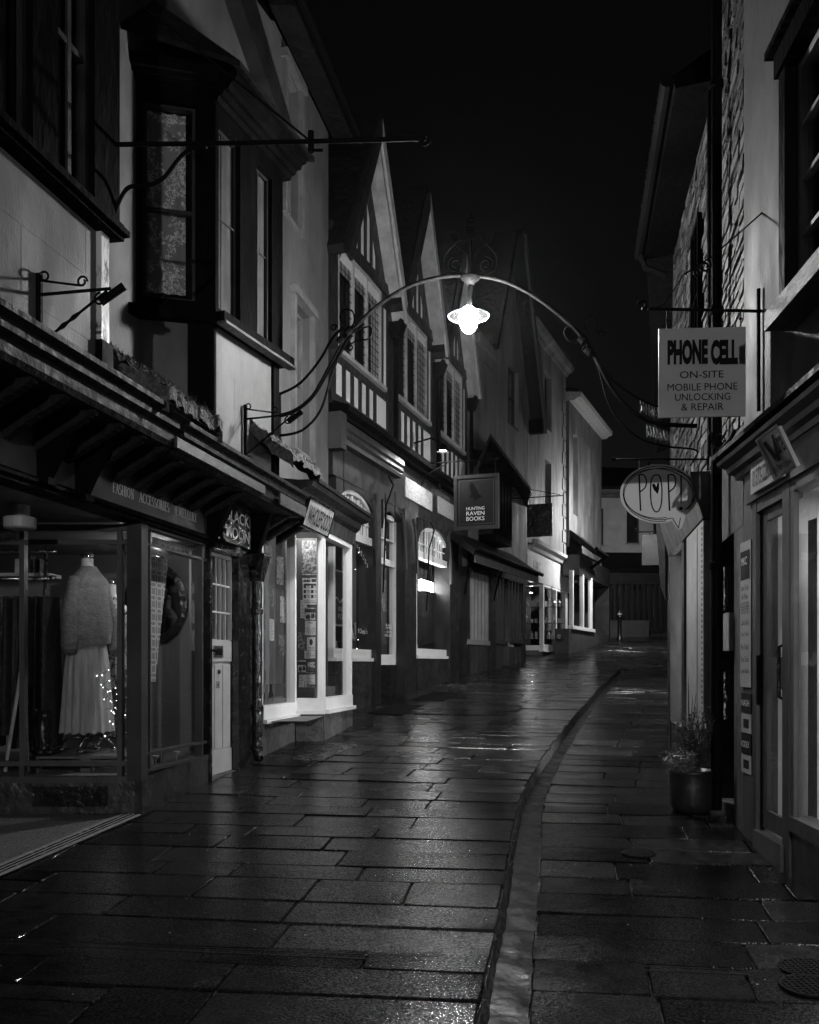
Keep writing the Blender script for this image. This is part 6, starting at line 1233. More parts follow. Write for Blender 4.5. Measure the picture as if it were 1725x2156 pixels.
mb.build('stone_facing', stone, S)
window(S, SF, SF.s(1478), SF.s(1462), 4.05, 5.35, d=.035, fw=.04, m=timber, cols=2, rows=2, back=None)
T0 = tl+.02; mb = MB(); mb.hexa([SF.P(T0, -.3, 6.0), SF.P(SF.L+.1, -.3, 6.0), SF.P(SF.L+.1, .30, 5.93), SF.P(T0, .30, 5.93), SF.P(T0, -.3, 6.2), SF.P(SF.L+.1, -.3, 6.2), SF.P(SF.L+.1, .33, 6.02), SF.P(T0, .33, 6.02)])
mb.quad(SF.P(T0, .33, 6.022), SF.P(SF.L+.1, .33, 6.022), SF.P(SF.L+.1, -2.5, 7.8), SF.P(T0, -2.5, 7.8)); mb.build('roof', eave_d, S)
mb = MB(); mb.tube([SF.P(T0, .36, 6.0), SF.P(SF.L+.1, .36, 5.98)], .055, 10); mb.tube([SF.P(SF.L, .36, 5.96), SF.P(SF.L, .3, 5.8), SF.P(SF.L, .08, 5.7)], .035, 8); mb.build('gutter', iron, S)
mb = MB()
for k in range(46): s_ = SF.L-.15-k*.05; p = SF.P(s_, .36, 6.05); mb.tube([p, p+Vector((-.04, r_.uniform(-.02, .02), .10))], .0018, 3); mb.tube([p, p+Vector((.03, r_.uniform(-.02, .02), .10))], .0018, 3)
mb.build('bird_spikes', steel, S)
# ground floor of the stone house
mb = MB(); a = lambda u, d=0: SF.s(u, d); zb_ = .2
mb.box(SF, 0, a(1546), -.2, .0, zb_, 2.72); mb.box(SF, a(1519), a(1497), -.2, .0, zb_, 2.72); mb.box(SF, 0, a(1497), -.2, .002, 2.4, 3.05); mb.build('door_surround', M('door_surround_paint', .05, .1, .4, .6, 4, .4, 40), S)
mb = MB(); mb.box(SF, a(1546), a(1519), -.30, -.24, zb_+.2, 2.4); do = mb.build('door', black_p, S); MB().lathe(SF.P(a(1524), -.22, 1.4), [(0, -.02), (.02, -.01), (.02, .01), (0, .02)], 10).build('knob', chrome, do)
MB().box(SF, a(1546), a(1519), -.24, .02, zb_, gz(6.3)+.08).build('doorstep', brick, S)
for k, (u0, u1, v0, v1, m_, lb_) in enumerate(((1540, 1534, 1192, 1286, black_p, 'slim black entry phone box on the jamb of the dark doorway'), (1546, 1539, 1290, 1370, sign_w2, 'white bell push panel below the black box by the dark doorway'), (1540, 1535, 1415, 1515, black_p, 'narrow black letter case low on the jamb of the dark doorway'))):
    tag(MB().box(SF, a(u0), a(u1), .002, .05, SF.z(u0, v1), SF.z(u0, v0)).build('entry_panel', m_), lb_, 'entry panel', 'panels beside the dark doorway')
pp = SF.P(a(1509, .08), .08, 0); mb = MB(); mb.tube([pp+UP*z for z in (gz(6.8), 2, 4, 8.6)], .038, 12)
for z in (.7, 2.2, 4.0, 5.6): mb.lathe(pp+UP*z, [(.044, -.03), (.05, -.02), (.05, .02), (.044, .03)], 12)
mb.build('downpipe', timber, S)
pp = SF.P(a(1494, .05), .05, 0); MB().tube([pp+UP*z for z in (3.1, 4, 5.9)], .018, 8).build('cable_pipe', iron, S)
mb = MB(); mb.box(SF, a(1495), a(1458), -.2, .05, .68, 2.66); pw = mb.build('shop_pilaster', M('pale_panelled_paint', .3, .4, .3, .45, 3), S); mb = MB(); mb.box(SF, a(1482)-.006, a(1482)+.006, .051, .054, .7, 2.64); n = 44
for k in range(n): mb.box(SF, a(1493), a(1493)+.03, .051, .055, .70+k*.044, .72+k*.044)
mb.build('edge_trim', navy2, pw)
mb = MB(); mb.hexa([SF.P(a(1497), 0, 2.67), SF.P(SF.L, 0, 2.67), SF.P(SF.L, .06, 2.67), SF.P(a(1497), .06, 2.67), SF.P(a(1497), 0, 3.04), SF.P(SF.L, 0, 3.04), SF.P(SF.L, .16, 3.04), SF.P(a(1497), .16, 3.04)]); mb.build('fascia', M('dull_fascia_right', .035, .06, .35, .5, 3), S)
mb = MB(); mb.box(SF, a(1457), a(1450), -.2, .0, .5, 2.66); mb.box(SF, SF.L-.14, SF.L, -.2, .0, .5, 2.66); mb.box(SF, a(1457), SF.L, -.2, -.005, .5, .9);  mb.box(SF, a(1452), a(1447), .0, .05, .6, 2.66); mb.box(SF, a(1424), SF.L, .0, .06, .6, 2.66); mb.box(SF, a(1450), SF.L, .0, .05, .55, .90); mb.build('shopfront', navy, S)
w = MB(); w.box(SF, a(1450)+.002, a(1450)+.05, -.1, -.01, .90, 2.66); w.box(SF, (a(1450)+SF.L)/2-.02, (a(1450)+SF.L)/2+.02, -.1, -.01, .9, 2.66); w = w.build('shop_window', olive, S)
MB().quad(SF.P(a(1450), -.05, .9), SF.P(SF.L-.14, -.05, .9), SF.P(SF.L-.14, -.05, 2.66), SF.P(a(1450), -.05, 2.66)).build('pane', glass, w)
mb = MB(); mb.box(SF, a(1456), SF.L-.01, -2.4, -.21, .6, .7); mb.box(SF, a(1456), SF.L-.01, -2.4, -.21, 2.70, 2.75); mb.box(SF, a(1456), SF.L, -2.5, -2.4, .6, 2.75); mb.box(SF, a(1458), a(1456), -2.4, -.21, .6, 2.75); mb.box(SF, SF.L-.05, SF.L, -2.4, -.21, .6, 2.69); mb.build('shop_room', room_l, S)
for k in range(3):
    s_ = a(1450)+.22+k*(SF.L-a(1450)-.45)/2; c = SF.P(s_, -1.6, 2.15); e = thing('pendant_lamp', ('nearest','middle','farthest')[k]+' of the lit globe pendants inside the stone house shop window', 'pendant lamp', c, 'globe pendants in the right hand shop'); MB().tube([c+UP*.1, c+UP*.54], .006, 6).build('flex', iron, e); MB().lathe(c, [(0, -.1), (.06, -.08), (.1, 0), (.06, .08), (0, .1)], 16).build('globe', EM('pendant_glow', POP_LIGHT) if k == 0 else bpy.data.materials['pendant_glow'], e, smooth=True)
# loose cables on the corner
mb = MB()
for k in range(5):
    c = PX(1506+k*5, 925+k*6, 6.0); MB().tube([c+Vector((.06*math.sin(t*.9+k), .05*math.cos(t*.7+k), .05*math.sin(t*1.3+k*2))) for t in range(12)], .004, 5).build('cable', iron, S)
mb.tube([PX(1548, 905, 5.6), PX(1538, 925, 5.65), PX(1520, 945, 5.7), PX(1508, 968, 5.75)], .012, 6)
mb.build('cable', iron, S)
# ============================================================ the darker row beyond on the right
QF = Fr((2.86, 9.74), (6.12, 21.2)); Q = thing('dark_shop_row', 'dark shop house on the right seen edge on beyond the stone house', 'building', (5, 14, gz(14)))
mb = wallp(QF, 0, QF.L, 3.4, 6.6, []); mb.build('wall', plaster_dull, Q)
mb = MB(); mb.box(QF, 0, QF.L, -.3, .0, .4, 3.4)
for k in range(9): s_ = .15+k*1.35; mb.box(QF, s_, s_+.16, 0, .06, .5, 3.2)
mb.sweep(QF, [(0, 3.0), (.1, 3.0), (.2, 3.3), (.22, 3.4), (0, 3.45)], 0, QF.L); mb.build('shopfront', navy, Q)
mb = MB(); mb.hexa([QF.P(0, 0, 6.6), QF.P(QF.L, 0, 6.6), QF.P(QF.L, .3, 6.5), QF.P(0, .3, 6.5), QF.P(0, -2, 7.8), QF.P(QF.L, -2, 7.8), QF.P(QF.L, .32, 6.6), QF.P(0, .32, 6.6)]); mb.build('roof', slate, Q)
VF = Fr((6.14, 21.25), (12.2, 37.6), (0, 30)); V = thing('far_right_house', 'dark far house on the right hidden behind the bend of the street', 'building', (9, 28, gz(28)))
mb = wallp(VF, 0, VF.L, 1.2, 8.6, []); mb.build('wall', plaster_dull, V); mb = MB(); mb.hexa([VF.P(0, 0, 8.6), VF.P(VF.L, 0, 8.6), VF.P(VF.L, .3, 8.5), VF.P(0, .3, 8.5), VF.P(0, -2, 9.8), VF.P(VF.L, -2, 9.8), VF.P(VF.L, .32, 8.6), VF.P(0, .32, 8.6)]); mb.build('roof', slate, V)
def brim_mat():
    m = M('lamp_glass_brim', .8, .9, .3, .5, 30, .3); m.node_tree.nodes['Principled BSDF'].inputs['Alpha'].default_value = .002; return m
# ============================================================ STREET LAMP on its iron arch
AR = Fr((-1.255, 8.64), (2.50, 7.90))
def fan(fr, pts, d=0): return [fr.P(fr.s(u, d), d, fr.z(u, v, d)) for u, v in pts]
def smooth(p, n=6):
    out = []
    for i in range(len(p)-1):
        a, b, c, d = p[max(i-1, 0)], p[i], p[i+1], p[min(i+2, len(p)-1)]
        for k in range(n): t = k/n; out.append(.5*((2*b)+(c-a)*t+(2*a-5*b+4*c-d)*t*t+(3*b-a-3*c+d)*t**3))
    return out+[p[-1]]
def spiral(fr, u, v, r0, r1, a0, turns, d=0, n=22):
    c = fr.P(fr.s(u, d), d, fr.z(u, v, d)); t = Vector((fr.t.x, fr.t.y, 0)); o = []
    for k in range(n+1): f = k/n; a = R(a0)+turns*2*math.pi*f; r = r0+(r1-r0)*f; o.append(c+t*(r*math.cos(a))+UP*(r*math.sin(a)))
    return o
lp = thing('street_lamp', 'lit street lamp hanging from a scrolled iron arch across the street', 'street lamp', AR.P(AR.s(987), 0, gz(8.2)))
mb = MB(); mb.tube(smooth(fan(AR, [(584, 876), (620, 865), (660, 832), (700, 762), (728, 712), (760, 676), (800, 640), (860, 603), (925, 584), (985, 580), (1050, 588), (1110, 614), (1165, 652), (1215, 697), (1250, 745), (1275, 795), (1305, 840), (1345, 875), (1390, 892), (1478, 897)])), .019, 10)
mb.build('arch', iron, lp, smooth=True)
for pts_, r_w in (([(584, 832), (630, 808), (672, 760), (700, 712), (722, 690)], .013), ([(584, 918), (636, 906), (676, 862), (700, 785), (722, 735), (742, 706)], .013), ([(1246, 742), (1262, 780), (1280, 845), (1310, 893), (1352, 925), (1405, 940), (1455, 945), (1470, 952), (1478, 970)], .009), ([(1252, 748), (1285, 795), (1330, 830), (1385, 855), (1478, 868)], .010)): MB().tube(smooth(fan(AR, pts_)), r_w, 8).build('stay_rod', iron, lp, smooth=True)
mb = MB()
for u, v in ((718, 717), (735, 698), (1240, 738), (1226, 715)):
    mb = MB(); c = fan(AR, [(u, v)])[0]; dx = 1 if u < 900 else -1; ax = Vector((AR.t.x*.72, AR.t.y*.72, .70*dx)).normalized(); mb.tube([c-ax*.03, c+ax*.03], [.04, .04], 12); mb.build('collar', iron, lp)
mb = MB(); sc_ = [smooth(fan(AR, [(725, 703), (745, 680), (742, 655), (724, 652), (716, 668), (722, 680)])), smooth(fan(AR, [(735, 705), (765, 690), (782, 690), (778, 712), (750, 718), (735, 728)])), spiral(AR, 703, 690, .035, .012, 0, 1.2), spiral(AR, 738, 731, .035, .012, 90, 1.2),
     smooth(fan(AR, [(1225, 722), (1200, 718), (1188, 702), (1195, 688), (1215, 692), (1235, 712), (1242, 728)])), smooth(fan(AR, [(1235, 700), (1232, 675), (1245, 668), (1258, 680), (1256, 700)])), spiral(AR, 1234, 735, .035, .012, 0, 1.2), spiral(AR, 1268, 702, .03, .012, 90, 1.2)]
for s_ in sc_: MB().tube(s_, .008, 6).build('scroll', iron, lp, smooth=True)
for sg in (-1, 1):
    c = 991; f = lambda L: [(c+sg*x, y) for x, y in L]; mb = MB()
    mb.tube(smooth(fan(AR, f([(2, 538), (20, 524), (40, 508), (46, 494), (38, 488), (26, 492), (24, 506), (38, 518), (54, 538), (54, 562), (38, 574), (18, 574)]))), .008, 6); mb.tube(spiral(AR, c+sg*32, 557, .075, .02, 90 if sg > 0 else 90, 1.6*sg*-1), .008, 6); mb.build('scroll', iron, lp, smooth=True)
q0 = AR.P(AR.s(991), 0, 0); zz = lambda v: AR.z(991, v)
mb = MB(); mb.lathe(q0+UP*zz(600), [(0, 0), (.03, 0), (.05, .03), (.09, .06), (.09, .075), (.03, .09), (.022, .12), (.022, .28), (.012, .30), (.012, zz(505)-zz(600)), (0, zz(503)-zz(600))], 14)
sp = [q0+Vector((r*math.cos(t*.75), r*math.sin(t*.75), zz(503)+.23*t/60)) for t, r in [(t, .047*math.sin(math.pi*min(1, t/60*.93+.04))**.7) for t in range(61)]]; mb.tube(sp, .005, 5); mb.tube([q0+UP*zz(504), q0+UP*zz(448)], .003, 5); mb.build('finial', iron, lp, smooth=True)
ql = AR.P(AR.s(987), 0, 0); zt = zz(645)
MB().tube([q0+UP*zz(600), ql+UP*(zt+.0)], [.024, .02], 10).build('stem', iron, lp)
mb = MB(); mb.tube([ql+Vector((.187*math.cos(t*.262), .187*math.sin(t*.262), zt-.088)) for t in range(25)], .004, 5, cap=False); mb.build('brim_edge', M('bright_glass_edge', .8, .8, .1, .2), lp)
MB().lathe(ql, [(.086, zt-.05), (.12, zt-.065), (.185, zt-.085), (.188, zt-.09), (.183, zt-.095), (.12, zt-.075), (.086, zt-.06)], 28, cap=False).build('lamp_shade', brim_mat(), lp, smooth=True)
MB().lathe(ql, [(0, zt-.245), (.03, zt-.238), (.055, zt-.215), (.075, zt-.17), (.088, zt-.12), (.088, zt-.076), (.0, zt-.072)], 28).build('lamp_bowl', lamp_glow, lp, smooth=True)
MB().lathe(ql, [(.0, zt+.001), (.03, zt-.004), (.055, zt-.022), (.075, zt-.046), (.088, zt-.075), (.0, zt-.0745)], 24).build('lamp_cap', lamp_glow, lp, smooth=True)
mb = MB()
for u, v in [(1348+6*k, 842+2.4*k) for k in range(8)]+[(1362+7*k, 895+2*k) for k in range(9)]:
    p = fan(AR, [(u, v)])[0]; 
    for dy in (-.03, .03): mb.tube([p, p+Vector((.012, dy, -.10))], .002, 3)
mb.build('bird_spikes', steel, lp)
mb = MB(); mb.box(AR, AR.s(1470), AR.s(1482), -.06, .06, AR.z(1478, 985), AR.z(1478, 860)); mb.build('wall_plate', iron, lp)
mb = MB(); mb.box(AR, AR.s(580), AR.s(588), -.06, .06, AR.z(584, 925), AR.z(584, 825)); mb.build('wall_plate', iron, lp)
fl = thing('flood_lamp', 'small hooded lamp bracketed on the second timbered gable lighting the board below', 'flood lamp', TF.P(TF.s(872), .5, 5.05)); MB().tube([TF.P(TF.s(872), 0, 5.2), TF.P(TF.s(872), .3, 5.26), TF.P(TF.s(872), .5, 5.16)], .015, 8).build('arm', iron, fl)
MB().lathe(TF.P(TF.s(872), .5, 5.02), [(.10, 0), (.105, .01), (.06, .11), (.03, .14), (.0, .145), (.0, .13), (.05, .10), (.095, .005)], 18, cap=False).build('hood', iron, fl); MB().lathe(TF.P(TF.s(872), .5, 5.035), [(0, 0), (.05, .005), (.055, .02), (0, .03)], 14).build('bulb', EM('flood_glow', FLOOD), fl)
# further street lamps, and an added unseen fill lamp behind the camera
def plain_lamp(x, y, z, wx, wy, glow, label, shade_r=.19, shield=None):
    e = thing('street_lamp', label, 'street lamp', (x, y, gz(y))); mb = MB(); w = Vector((wx, wy, z-.35)); t = Vector((x, y, z+.35)); mb.tube(smooth([w, w.lerp(t, .25)+UP*.35, w.lerp(t, .7)+UP*.35, t]), .025, 8); mb.tube([t, Vector((x, y, z))], .018, 8); mb.lathe(w-UP*.1, [(0, 0), (.05, 0), (.05, .25), (0, .25)], 8); mb.build('arm', iron, e, smooth=True)
    c = Vector((x, y, z)); MB().lathe(c, [(.045, .002), (.10, -.045), (shade_r, -.065), (shade_r, -.072), (.10, -.055), (.04, -.005)], 20, cap=False).build('lamp_shade', iron if shield else bpy.data.materials['lamp_glass_brim'], e, smooth=True); MB().lathe(c, [(0, -.245), (.055, -.215), (.085, -.12), (.085, -.076), (.0, -.072)], 20).build('lamp_bowl', glow, e, smooth=True)
    if shield:  # plate added to keep this lamp's light off the near paving
        mb = MB(); n = 14
        for k in range(n):
            t0, t1 = [R(-90+shield[0]+(shield[1]-shield[0])*q/n) for q in (k, k+1)]; mb.quad(*[(x+.13*math.cos(t), y+.13*math.sin(t), z+h) for t, h in ((t0, -.34), (t1, -.34), (t1, .04), (t0, .04))])
        mb.build('shield', iron, e)
    return e
plain_lamp(3.72, 14.2, 4.20, 4.1, 14.35, lamp_mid, 'lamp bracketed low on the dark right hand row behind the POP sign', .125, shield=(-58, 70))
plain_lamp(6.65, 26.0, 6.15, 7.9, 26.0, lamp_far, 'far lamp round the bend that lights the end of the street', .125, shield=(-58, 70))
plain_lamp(.3, -9.0, 3.3, 1.7, -9.0, fill_lamp, 'added unseen fill lamp standing low behind the camera')  # fill lamp out of view, added to light surfaces facing the camera
# ============================================================ iron brackets and hanging signs
def perp(fr, u=None, s=None, L=2.0):
    s = fr.s(u) if s is None else s; p, q = fr.P(s, 0, 0), fr.P(s, L, 0); return Fr((p.x, p.y), (q.x, q.y))
def bracket_thing(fr, root, label, parts, group='iron sign brackets on the shop walls'):
    e = thing('sign_bracket', label, 'sign bracket', root, group)
    for nm, mb in parts: mb.build(nm, iron, e, smooth=nm in ('arm', 'brace', 'scroll', 'stay'))
    return e
def scroll_bracket(wall, u, v0, v1, va, L, label, tube_holder=True):
    s = wall.s(u, .03); zt, zb = wall.z(u, v0, .03), wall.z(u, v1, .03); za = wall.z(u, va, .03); pf = perp(wall, s=s)
    bar = MB().box(wall, s-.01, s+.01, .0, .03, zb, zt); arm = MB().tube([pf.P(-.02+.02, 0, za), pf.P(L, 0, za+.0)], .009, 8)
    br = MB(); pts = [pf.P(.03+(L-.05)*t, 0, zb+.06+(za-zb-.07)*t) for t in [k/12 for k in range(13)]]; br.tube(pts, [.007, .007, .007, .007, .013, .007, .013, .007, .007, .007, .007, .007, .007], 8)
    scs = []; t3 = Vector((pf.t.x, pf.t.y, 0))
    for c, r, a0, tr in ((pf.P(.045, 0, zt-.02), .03, 180, -1.1), (pf.P(L*.62, 0, za+.05), .03, 0, 1.1), (pf.P(.05, 0, zb+.02), .03, 180, 1.1), (pf.P(L-.06, 0, za-.05), .035, 90, 1.0)):
        q_ = MB(); scs.append(q_); q_.tube([c+t3*(r*(1-.5*f)*math.cos(R(a0)+tr*6.28*f))+UP*(r*(1-.5*f)*math.sin(R(a0)+tr*6.28*f)) for f in [k/18 for k in range(19)]], .006, 6)
    tr = MB().tube([pf.P(.03, 0, zt-.04), pf.P(L*.6, 0, za+.03)], .006, 6)
    parts = [('wall_bar', bar), ('arm', arm), ('brace', br), ('tie_rod', tr)]+[('scroll', m_) for m_ in scs]
    if tube_holder: parts.append(('flag_socket', MB().tube([pf.P(L-.07, -.02, za-.06), pf.P(L+.05, -.05, za+.03)], .022, 10)))
    return bracket_thing(wall, bar.v[0], label, parts)
scroll_bracket(AL, 88, 575, 745, 620, .43, 'empty scrolled iron bracket on the plaster above the boutique, nearest of the left wall')
scroll_bracket(BFf, 520, 852, 970, 882, .50, 'empty scrolled iron bracket below the oriel window')
LP = Fr((-1.86, 5.52), (-1.86+1.9625, 5.52-.3807))
arm = MB().tube(smooth([LP.P(-.03, 0, LP.z(232, 303)), *fan(LP, [(300, 303), (430, 302), (640, 298), (890, 291)])], 3), .014, 8)
sc = MB(); sc.tube(smooth(fan(LP, [(233, 480), (245, 440), (258, 410), (275, 393), (312, 390), (345, 374), (380, 330), (408, 311), (435, 308)])), .013, 8)
st = MB(); st.tube(fan(LP, [(225, -50), (287, 0), (655, 298)]), .007, 6)
cl = MB(); c = fan(LP, [(655, 298)])[0]; cl.tube([c-UP*.06, c+UP*.06], .018, 8); cl2 = MB().tube([c-UP*.05, c-UP*.05+Vector((.07, 0, 0))], .008, 6); cl3 = MB().tube(spiral(LP, 897, 291, .035, .01, 200, 1.1), .012, 8)
bracket_thing(AL, LP.P(0, 0, 4.0), 'very long iron pole bracket reaching out high across the street from the left', [('arm', arm), ('brace', sc), ('stay', st), ('clamp', cl), ('clamp_pin', cl2), ('scroll', cl3)])
# PHONE CELL
PF = perp(RF, u=1605)
def z1(u, v): return PF.z(u, v)
arm = MB().tube(fan(PF, [(1605, 655), (1365, 650)]), .010, 8); arm.tube(spiral(PF, 1352, 641, .028, .02, 270, -.75), .011, 8)
bar = MB().tube([PF.P(.02, 0, z1(1605, 865)), PF.P(.02, 0, z1(1605, 608))], .012, 8)
st = MB(); st.tube([PF.P(-.0, .0, z1(1605, 448)), *fan(PF, [(1500, 540), (1440, 578)])], .005, 6); st.tube(spiral(PF, 1485, 560, .035, .012, 120, 1.3), .007, 6); st.tube(spiral(PF, 1468, 572, .035, .012, 10, 1.3), .007, 6); st.tube(fan(PF, [(1440, 578), (1400, 640), (1372, 652)]), .004, 6)
bracket_thing(RF, PF.P(0, 0, z1(1605, 865)), 'scrolled iron bracket on the right wall carrying the PHONE CELL sign', [('wall_bar', bar), ('arm', arm), ('stay', st)])
def hang(pf, u0, u1, v0, v1, th=.02):
    a, b = pf.s(u0), pf.s(u1); z0, z1_ = pf.z((u0+u1)/2, v1), pf.z((u0+u1)/2, v0); return a, b, z0, z1_
a, b, z0, zt = hang(PF, 1387, 1570, 691, 878)
ps = thing('hanging_sign', 'square white hanging sign lettered PHONE CELL on-site mobile phone unlocking and repair', 'hanging sign', PF.P((a+b)/2, 0, z0)); sgn = 1 if PF.n.y < 0 else -1
def panel(pf, a, b, z0, z1, d0, d1): return MB().box(pf, a, b, d0, d1, z0, z1)
panel(PF, b, a, z0, zt, -.008, .008).build('sign_panel', sign_w, ps)
hk = MB()
for u in (1405, 1560): p = PF.P(PF.s(u), 0, 0); hk.tube([p+UP*(zt-.012), p+UP*(z1(u, 655))], .004, 6); hk.lathe(p+UP*(zt+.04), [(0, 0), (.012, .01), (0, .03)], 8)
hk.build('hook', iron, ps)
xd = -Vector((PF.t.x, PF.t.y, 0))
def sgn_text(pf, par, tx, u0, u1, v0, v1, m, bold=0.0, kind='sans', d=.0095):
    a, b = pf.s(u0), pf.s(u1); um = (u0+u1)/2; z0, z1_ = pf.z(um, v1), pf.z(um, v0); x = Vector((pf.t.x, pf.t.y, 0))*(1 if b > a else -1)
    if kind == 'serif': return serif(tx, pf.P(a, d, z0), x, UP, abs(b-a), z1_-z0, fat=.85).build('lettering', m, par)
    return to_mb(tx, pf.P(a, d, z0), x, UP, abs(b-a), z1_-z0, bold=bold).build('lettering', m, par)
for tx, u0, u1, v0, v1, bo in (('PHONE', 1405, 1490, 716, 769, .06), ('CELL', 1496, 1553, 716, 769, .06), ('ON-SITE', 1431, 1523, 782, 797, 0.004), ('MOBILE PHONE', 1405, 1552, 808, 823, 0), ('UNLOCKING', 1421, 1537, 829, 844, 0), ('& REPAIR', 1434, 1523, 850, 865, 0)): sgn_text(PF, ps, tx, u0, u1, v0, v1, lettering_d, bo)
# POP!
OF = perp(SF, u=1494)
arm = MB().tube(fan(OF, [(1494, 967), (1290, 967)]), .008, 8); kn = MB(); kn.lathe(fan(OF, [(1291, 967)])[0]-UP*.018, [(0, 0), (.018, .008), (.018, .026), (0, .036)], 10)
for u in (1373, 1386): kn.lathe(fan(OF, [(u, 964)])[0]-UP*.008, [(0, 0), (.009, .008), (0, .018)], 8)
bracket_thing(SF, OF.P(0, 0, OF.z(1494, 975)), 'slim iron bracket with a ball end carrying the POP sign', [('arm', arm), ('ball_end', kn), ('wall_bar', MB().tube([OF.P(.01, 0, OF.z(1494, 990)), OF.P(.01, 0, OF.z(1494, 955))], .012, 8))])
pop = thing('hanging_sign', 'white speech bubble shaped hanging sign with POP! and a small heart', 'hanging sign', fan(OF, [(1388, 1108)])[0])
def bub(k, tail=True, n=56, cx=1388, cy=1040):
    pts = []
    for i in range(n):
        t = 2*math.pi*i/n; pts.append((cx+82*k*math.cos(t), cy+62*k*math.sin(t)))
    if tail:
        out = []
        for (x, y) in pts:
            if y > cy and 1414 < x < 1444: continue
            out.append((x, y))
        i = max(range(len(out)), key=lambda j: (out[j][0] if out[j][1] > cy and out[j][0] < 1415 else -1)); j = min(range(len(out)), key=lambda q_: (out[q_][0] if out[q_][1] > cy and out[q_][0] > 1443 else 9999))
        out = [p for p in out]; ins = [(1442, 1093+ (k-1)*60), (1436, 1112), (1431, 1116), (1425, 1112), (1416, 1097)]
        idx = out.index(out[j]); out = out[:idx+1]+ins+out[idx+1:]
        return out
    return pts
def prp(pf, pts, d0, d1): p = fan(pf, pts, 0); return MB().prism([q+Vector((pf.n.x, pf.n.y, 0))*d0 for q in p], Vector((pf.n.x, pf.n.y, 0))*(d1-d0))
prp(OF, bub(1.0), -.008, .008).build('sign_panel', sign_bright, pop)
def strk(pf, par, pts, r, m=lettering_d, d=.0095, nm='drawn_line'):
    P_ = smooth(fan(pf, pts), 5); mb = MB(); nd = Vector((pf.n.x, pf.n.y, 0))
    for i in range(len(P_)-1):
        t = (P_[i+1]-P_[i]).normalized(); s_ = t.cross(nd)*r; mb.quad(P_[i]-s_+nd*d, P_[i+1]-s_+nd*d, P_[i+1]+s_+nd*d, P_[i]+s_+nd*d)
    return mb.build(nm, m, par)
L = []
for kx, ky, ph, ox, oy, dd in ((.92, .90, .0, 0, 0, .0095), (.895, .86, .25, -2, 1, .0099), (.91, .83, -.2, 1, -1, .0103)):
    pts = [(1388+ox+82*kx*math.cos(t+ph*0), 1040+oy+62*ky*math.sin(t)+2.5*math.sin(t+ph*6)) for t in [k*.196 for k in range(33)]]
    pts = [p for p in pts]
    keep = [p for p in pts if not (p[1] > 1080 and 1415 < p[0] < 1442)]; i0 = next((i for i in range(len(pts)) if pts[i][1] > 1080 and 1415 < pts[i][0] < 1442), 0)
    seq = pts[i0+1:]+pts[1:i0]; seq = [p for p in seq if not (p[1] > 1080 and 1415 < p[0] < 1442)]; strk(OF, pop, seq, .0032, d=dd)
strk(OF, pop, [(1416, 1091), (1428, 1111), (1429, 1110), (1433, 1090)], .0032)
strk(OF, pop, [(1346, 1001), (1347, 1030), (1349, 1076)], .0062); strk(OF, pop, [(1345, 1001), (1355, 1000), (1361, 1011), (1359, 1026), (1348, 1036)], .0052, d=.0099)
strk(OF, pop, [(1381, 1000), (1389, 1003), (1393, 1020), (1394, 1040), (1392, 1064), (1386, 1077), (1378, 1076), (1372, 1062), (1370, 1040), (1371, 1015), (1375, 1004), (1381, 1000)], .0052)
strk(OF, pop, [(1407, 1001), (1408, 1030), (1410, 1076)], .0062); strk(OF, pop, [(1406, 1001), (1417, 1000), (1423, 1011), (1420, 1026), (1409, 1036)], .0052, d=.0099)
strk(OF, pop, [(1434, 1001), (1434.5, 1030), (1434, 1059)], .0056); prp(OF, [(1434+4*math.cos(t), 1071+3.6*math.sin(t)) for t in [k*.52 for k in range(12)]], .009, .0102).build('dot', lettering_d, pop)
prp(OF, [(1373, 1022), (1376, 1018), (1380, 1021), (1382, 1026), (1384, 1018), (1388, 1016), (1388, 1030), (1385, 1041), (1377, 1032)], .009, .0102).build('heart', lettering_d, pop)
hk = MB()
for u in (1346, 1436): p = OF.P(OF.s(u), 0, 0); hk.tube([p+UP*(OF.z(u, 994)), p+UP*OF.z(u, 967)], .004, 6)
hk.build('hook', chrome, pop)
# HUNTING RAVEN BOOKS
HF = perp(TF, s=TF.sy(15.3))
arm = MB().tube([HF.P(-.02, 0, HF.z(980, 970)), HF.P(HF.s(1052), 0, HF.z(1000, 969))], .012, 8); arm.tube([HF.P(0, 0, HF.z(980, 970)-.45), HF.P(.12, 0, HF.z(980, 970)-.2), HF.P(.5, 0, HF.z(980, 970)-.02)], .01, 6)
bracket_thing(TF, HF.P(0, 0, 4), 'iron bracket on the timbered bookshop front carrying its hanging sign', [('arm', arm)])
a, b, z0, zt = hang(HF, 958, 1050, 1001, 1113); e = thing('hanging_sign', 'dark framed hanging sign with a flying bird reading HUNTING RAVEN BOOKS', 'hanging sign', HF.P((a+b)/2, 0, z0))
panel(HF, a, b, z0, zt, -.02, .02).build('sign_panel', sign_d, e)
mb = MB(); f = .045
for q in ((a-.01, b+.01, z0-.01, z0+f), (a-.01, b+.01, zt-f, zt+.01), (a-.01, a+f, z0+f, zt-f), (b-f, b+.01, z0+f, zt-f)): mb.box(HF, q[0], q[1], -.03, .035, q[2], q[3])
mb.build('sign_frame', M('sign_moulding', .014, .025, .3, .45, 6), e)
mb = MB(); g = .075
for q in ((a+g, b-g, z0+g, z0+g+.008), (a+g, b-g, zt-g-.008, zt-g), (a+g, a+g+.008, z0+g, zt-g), (b-g-.008, b-g, z0+g, zt-g)): mb.box(HF, q[0], q[1], .02, .0215, q[2], q[3])
mb.build('gilt_line', M('faint_line', .03, .04), e)
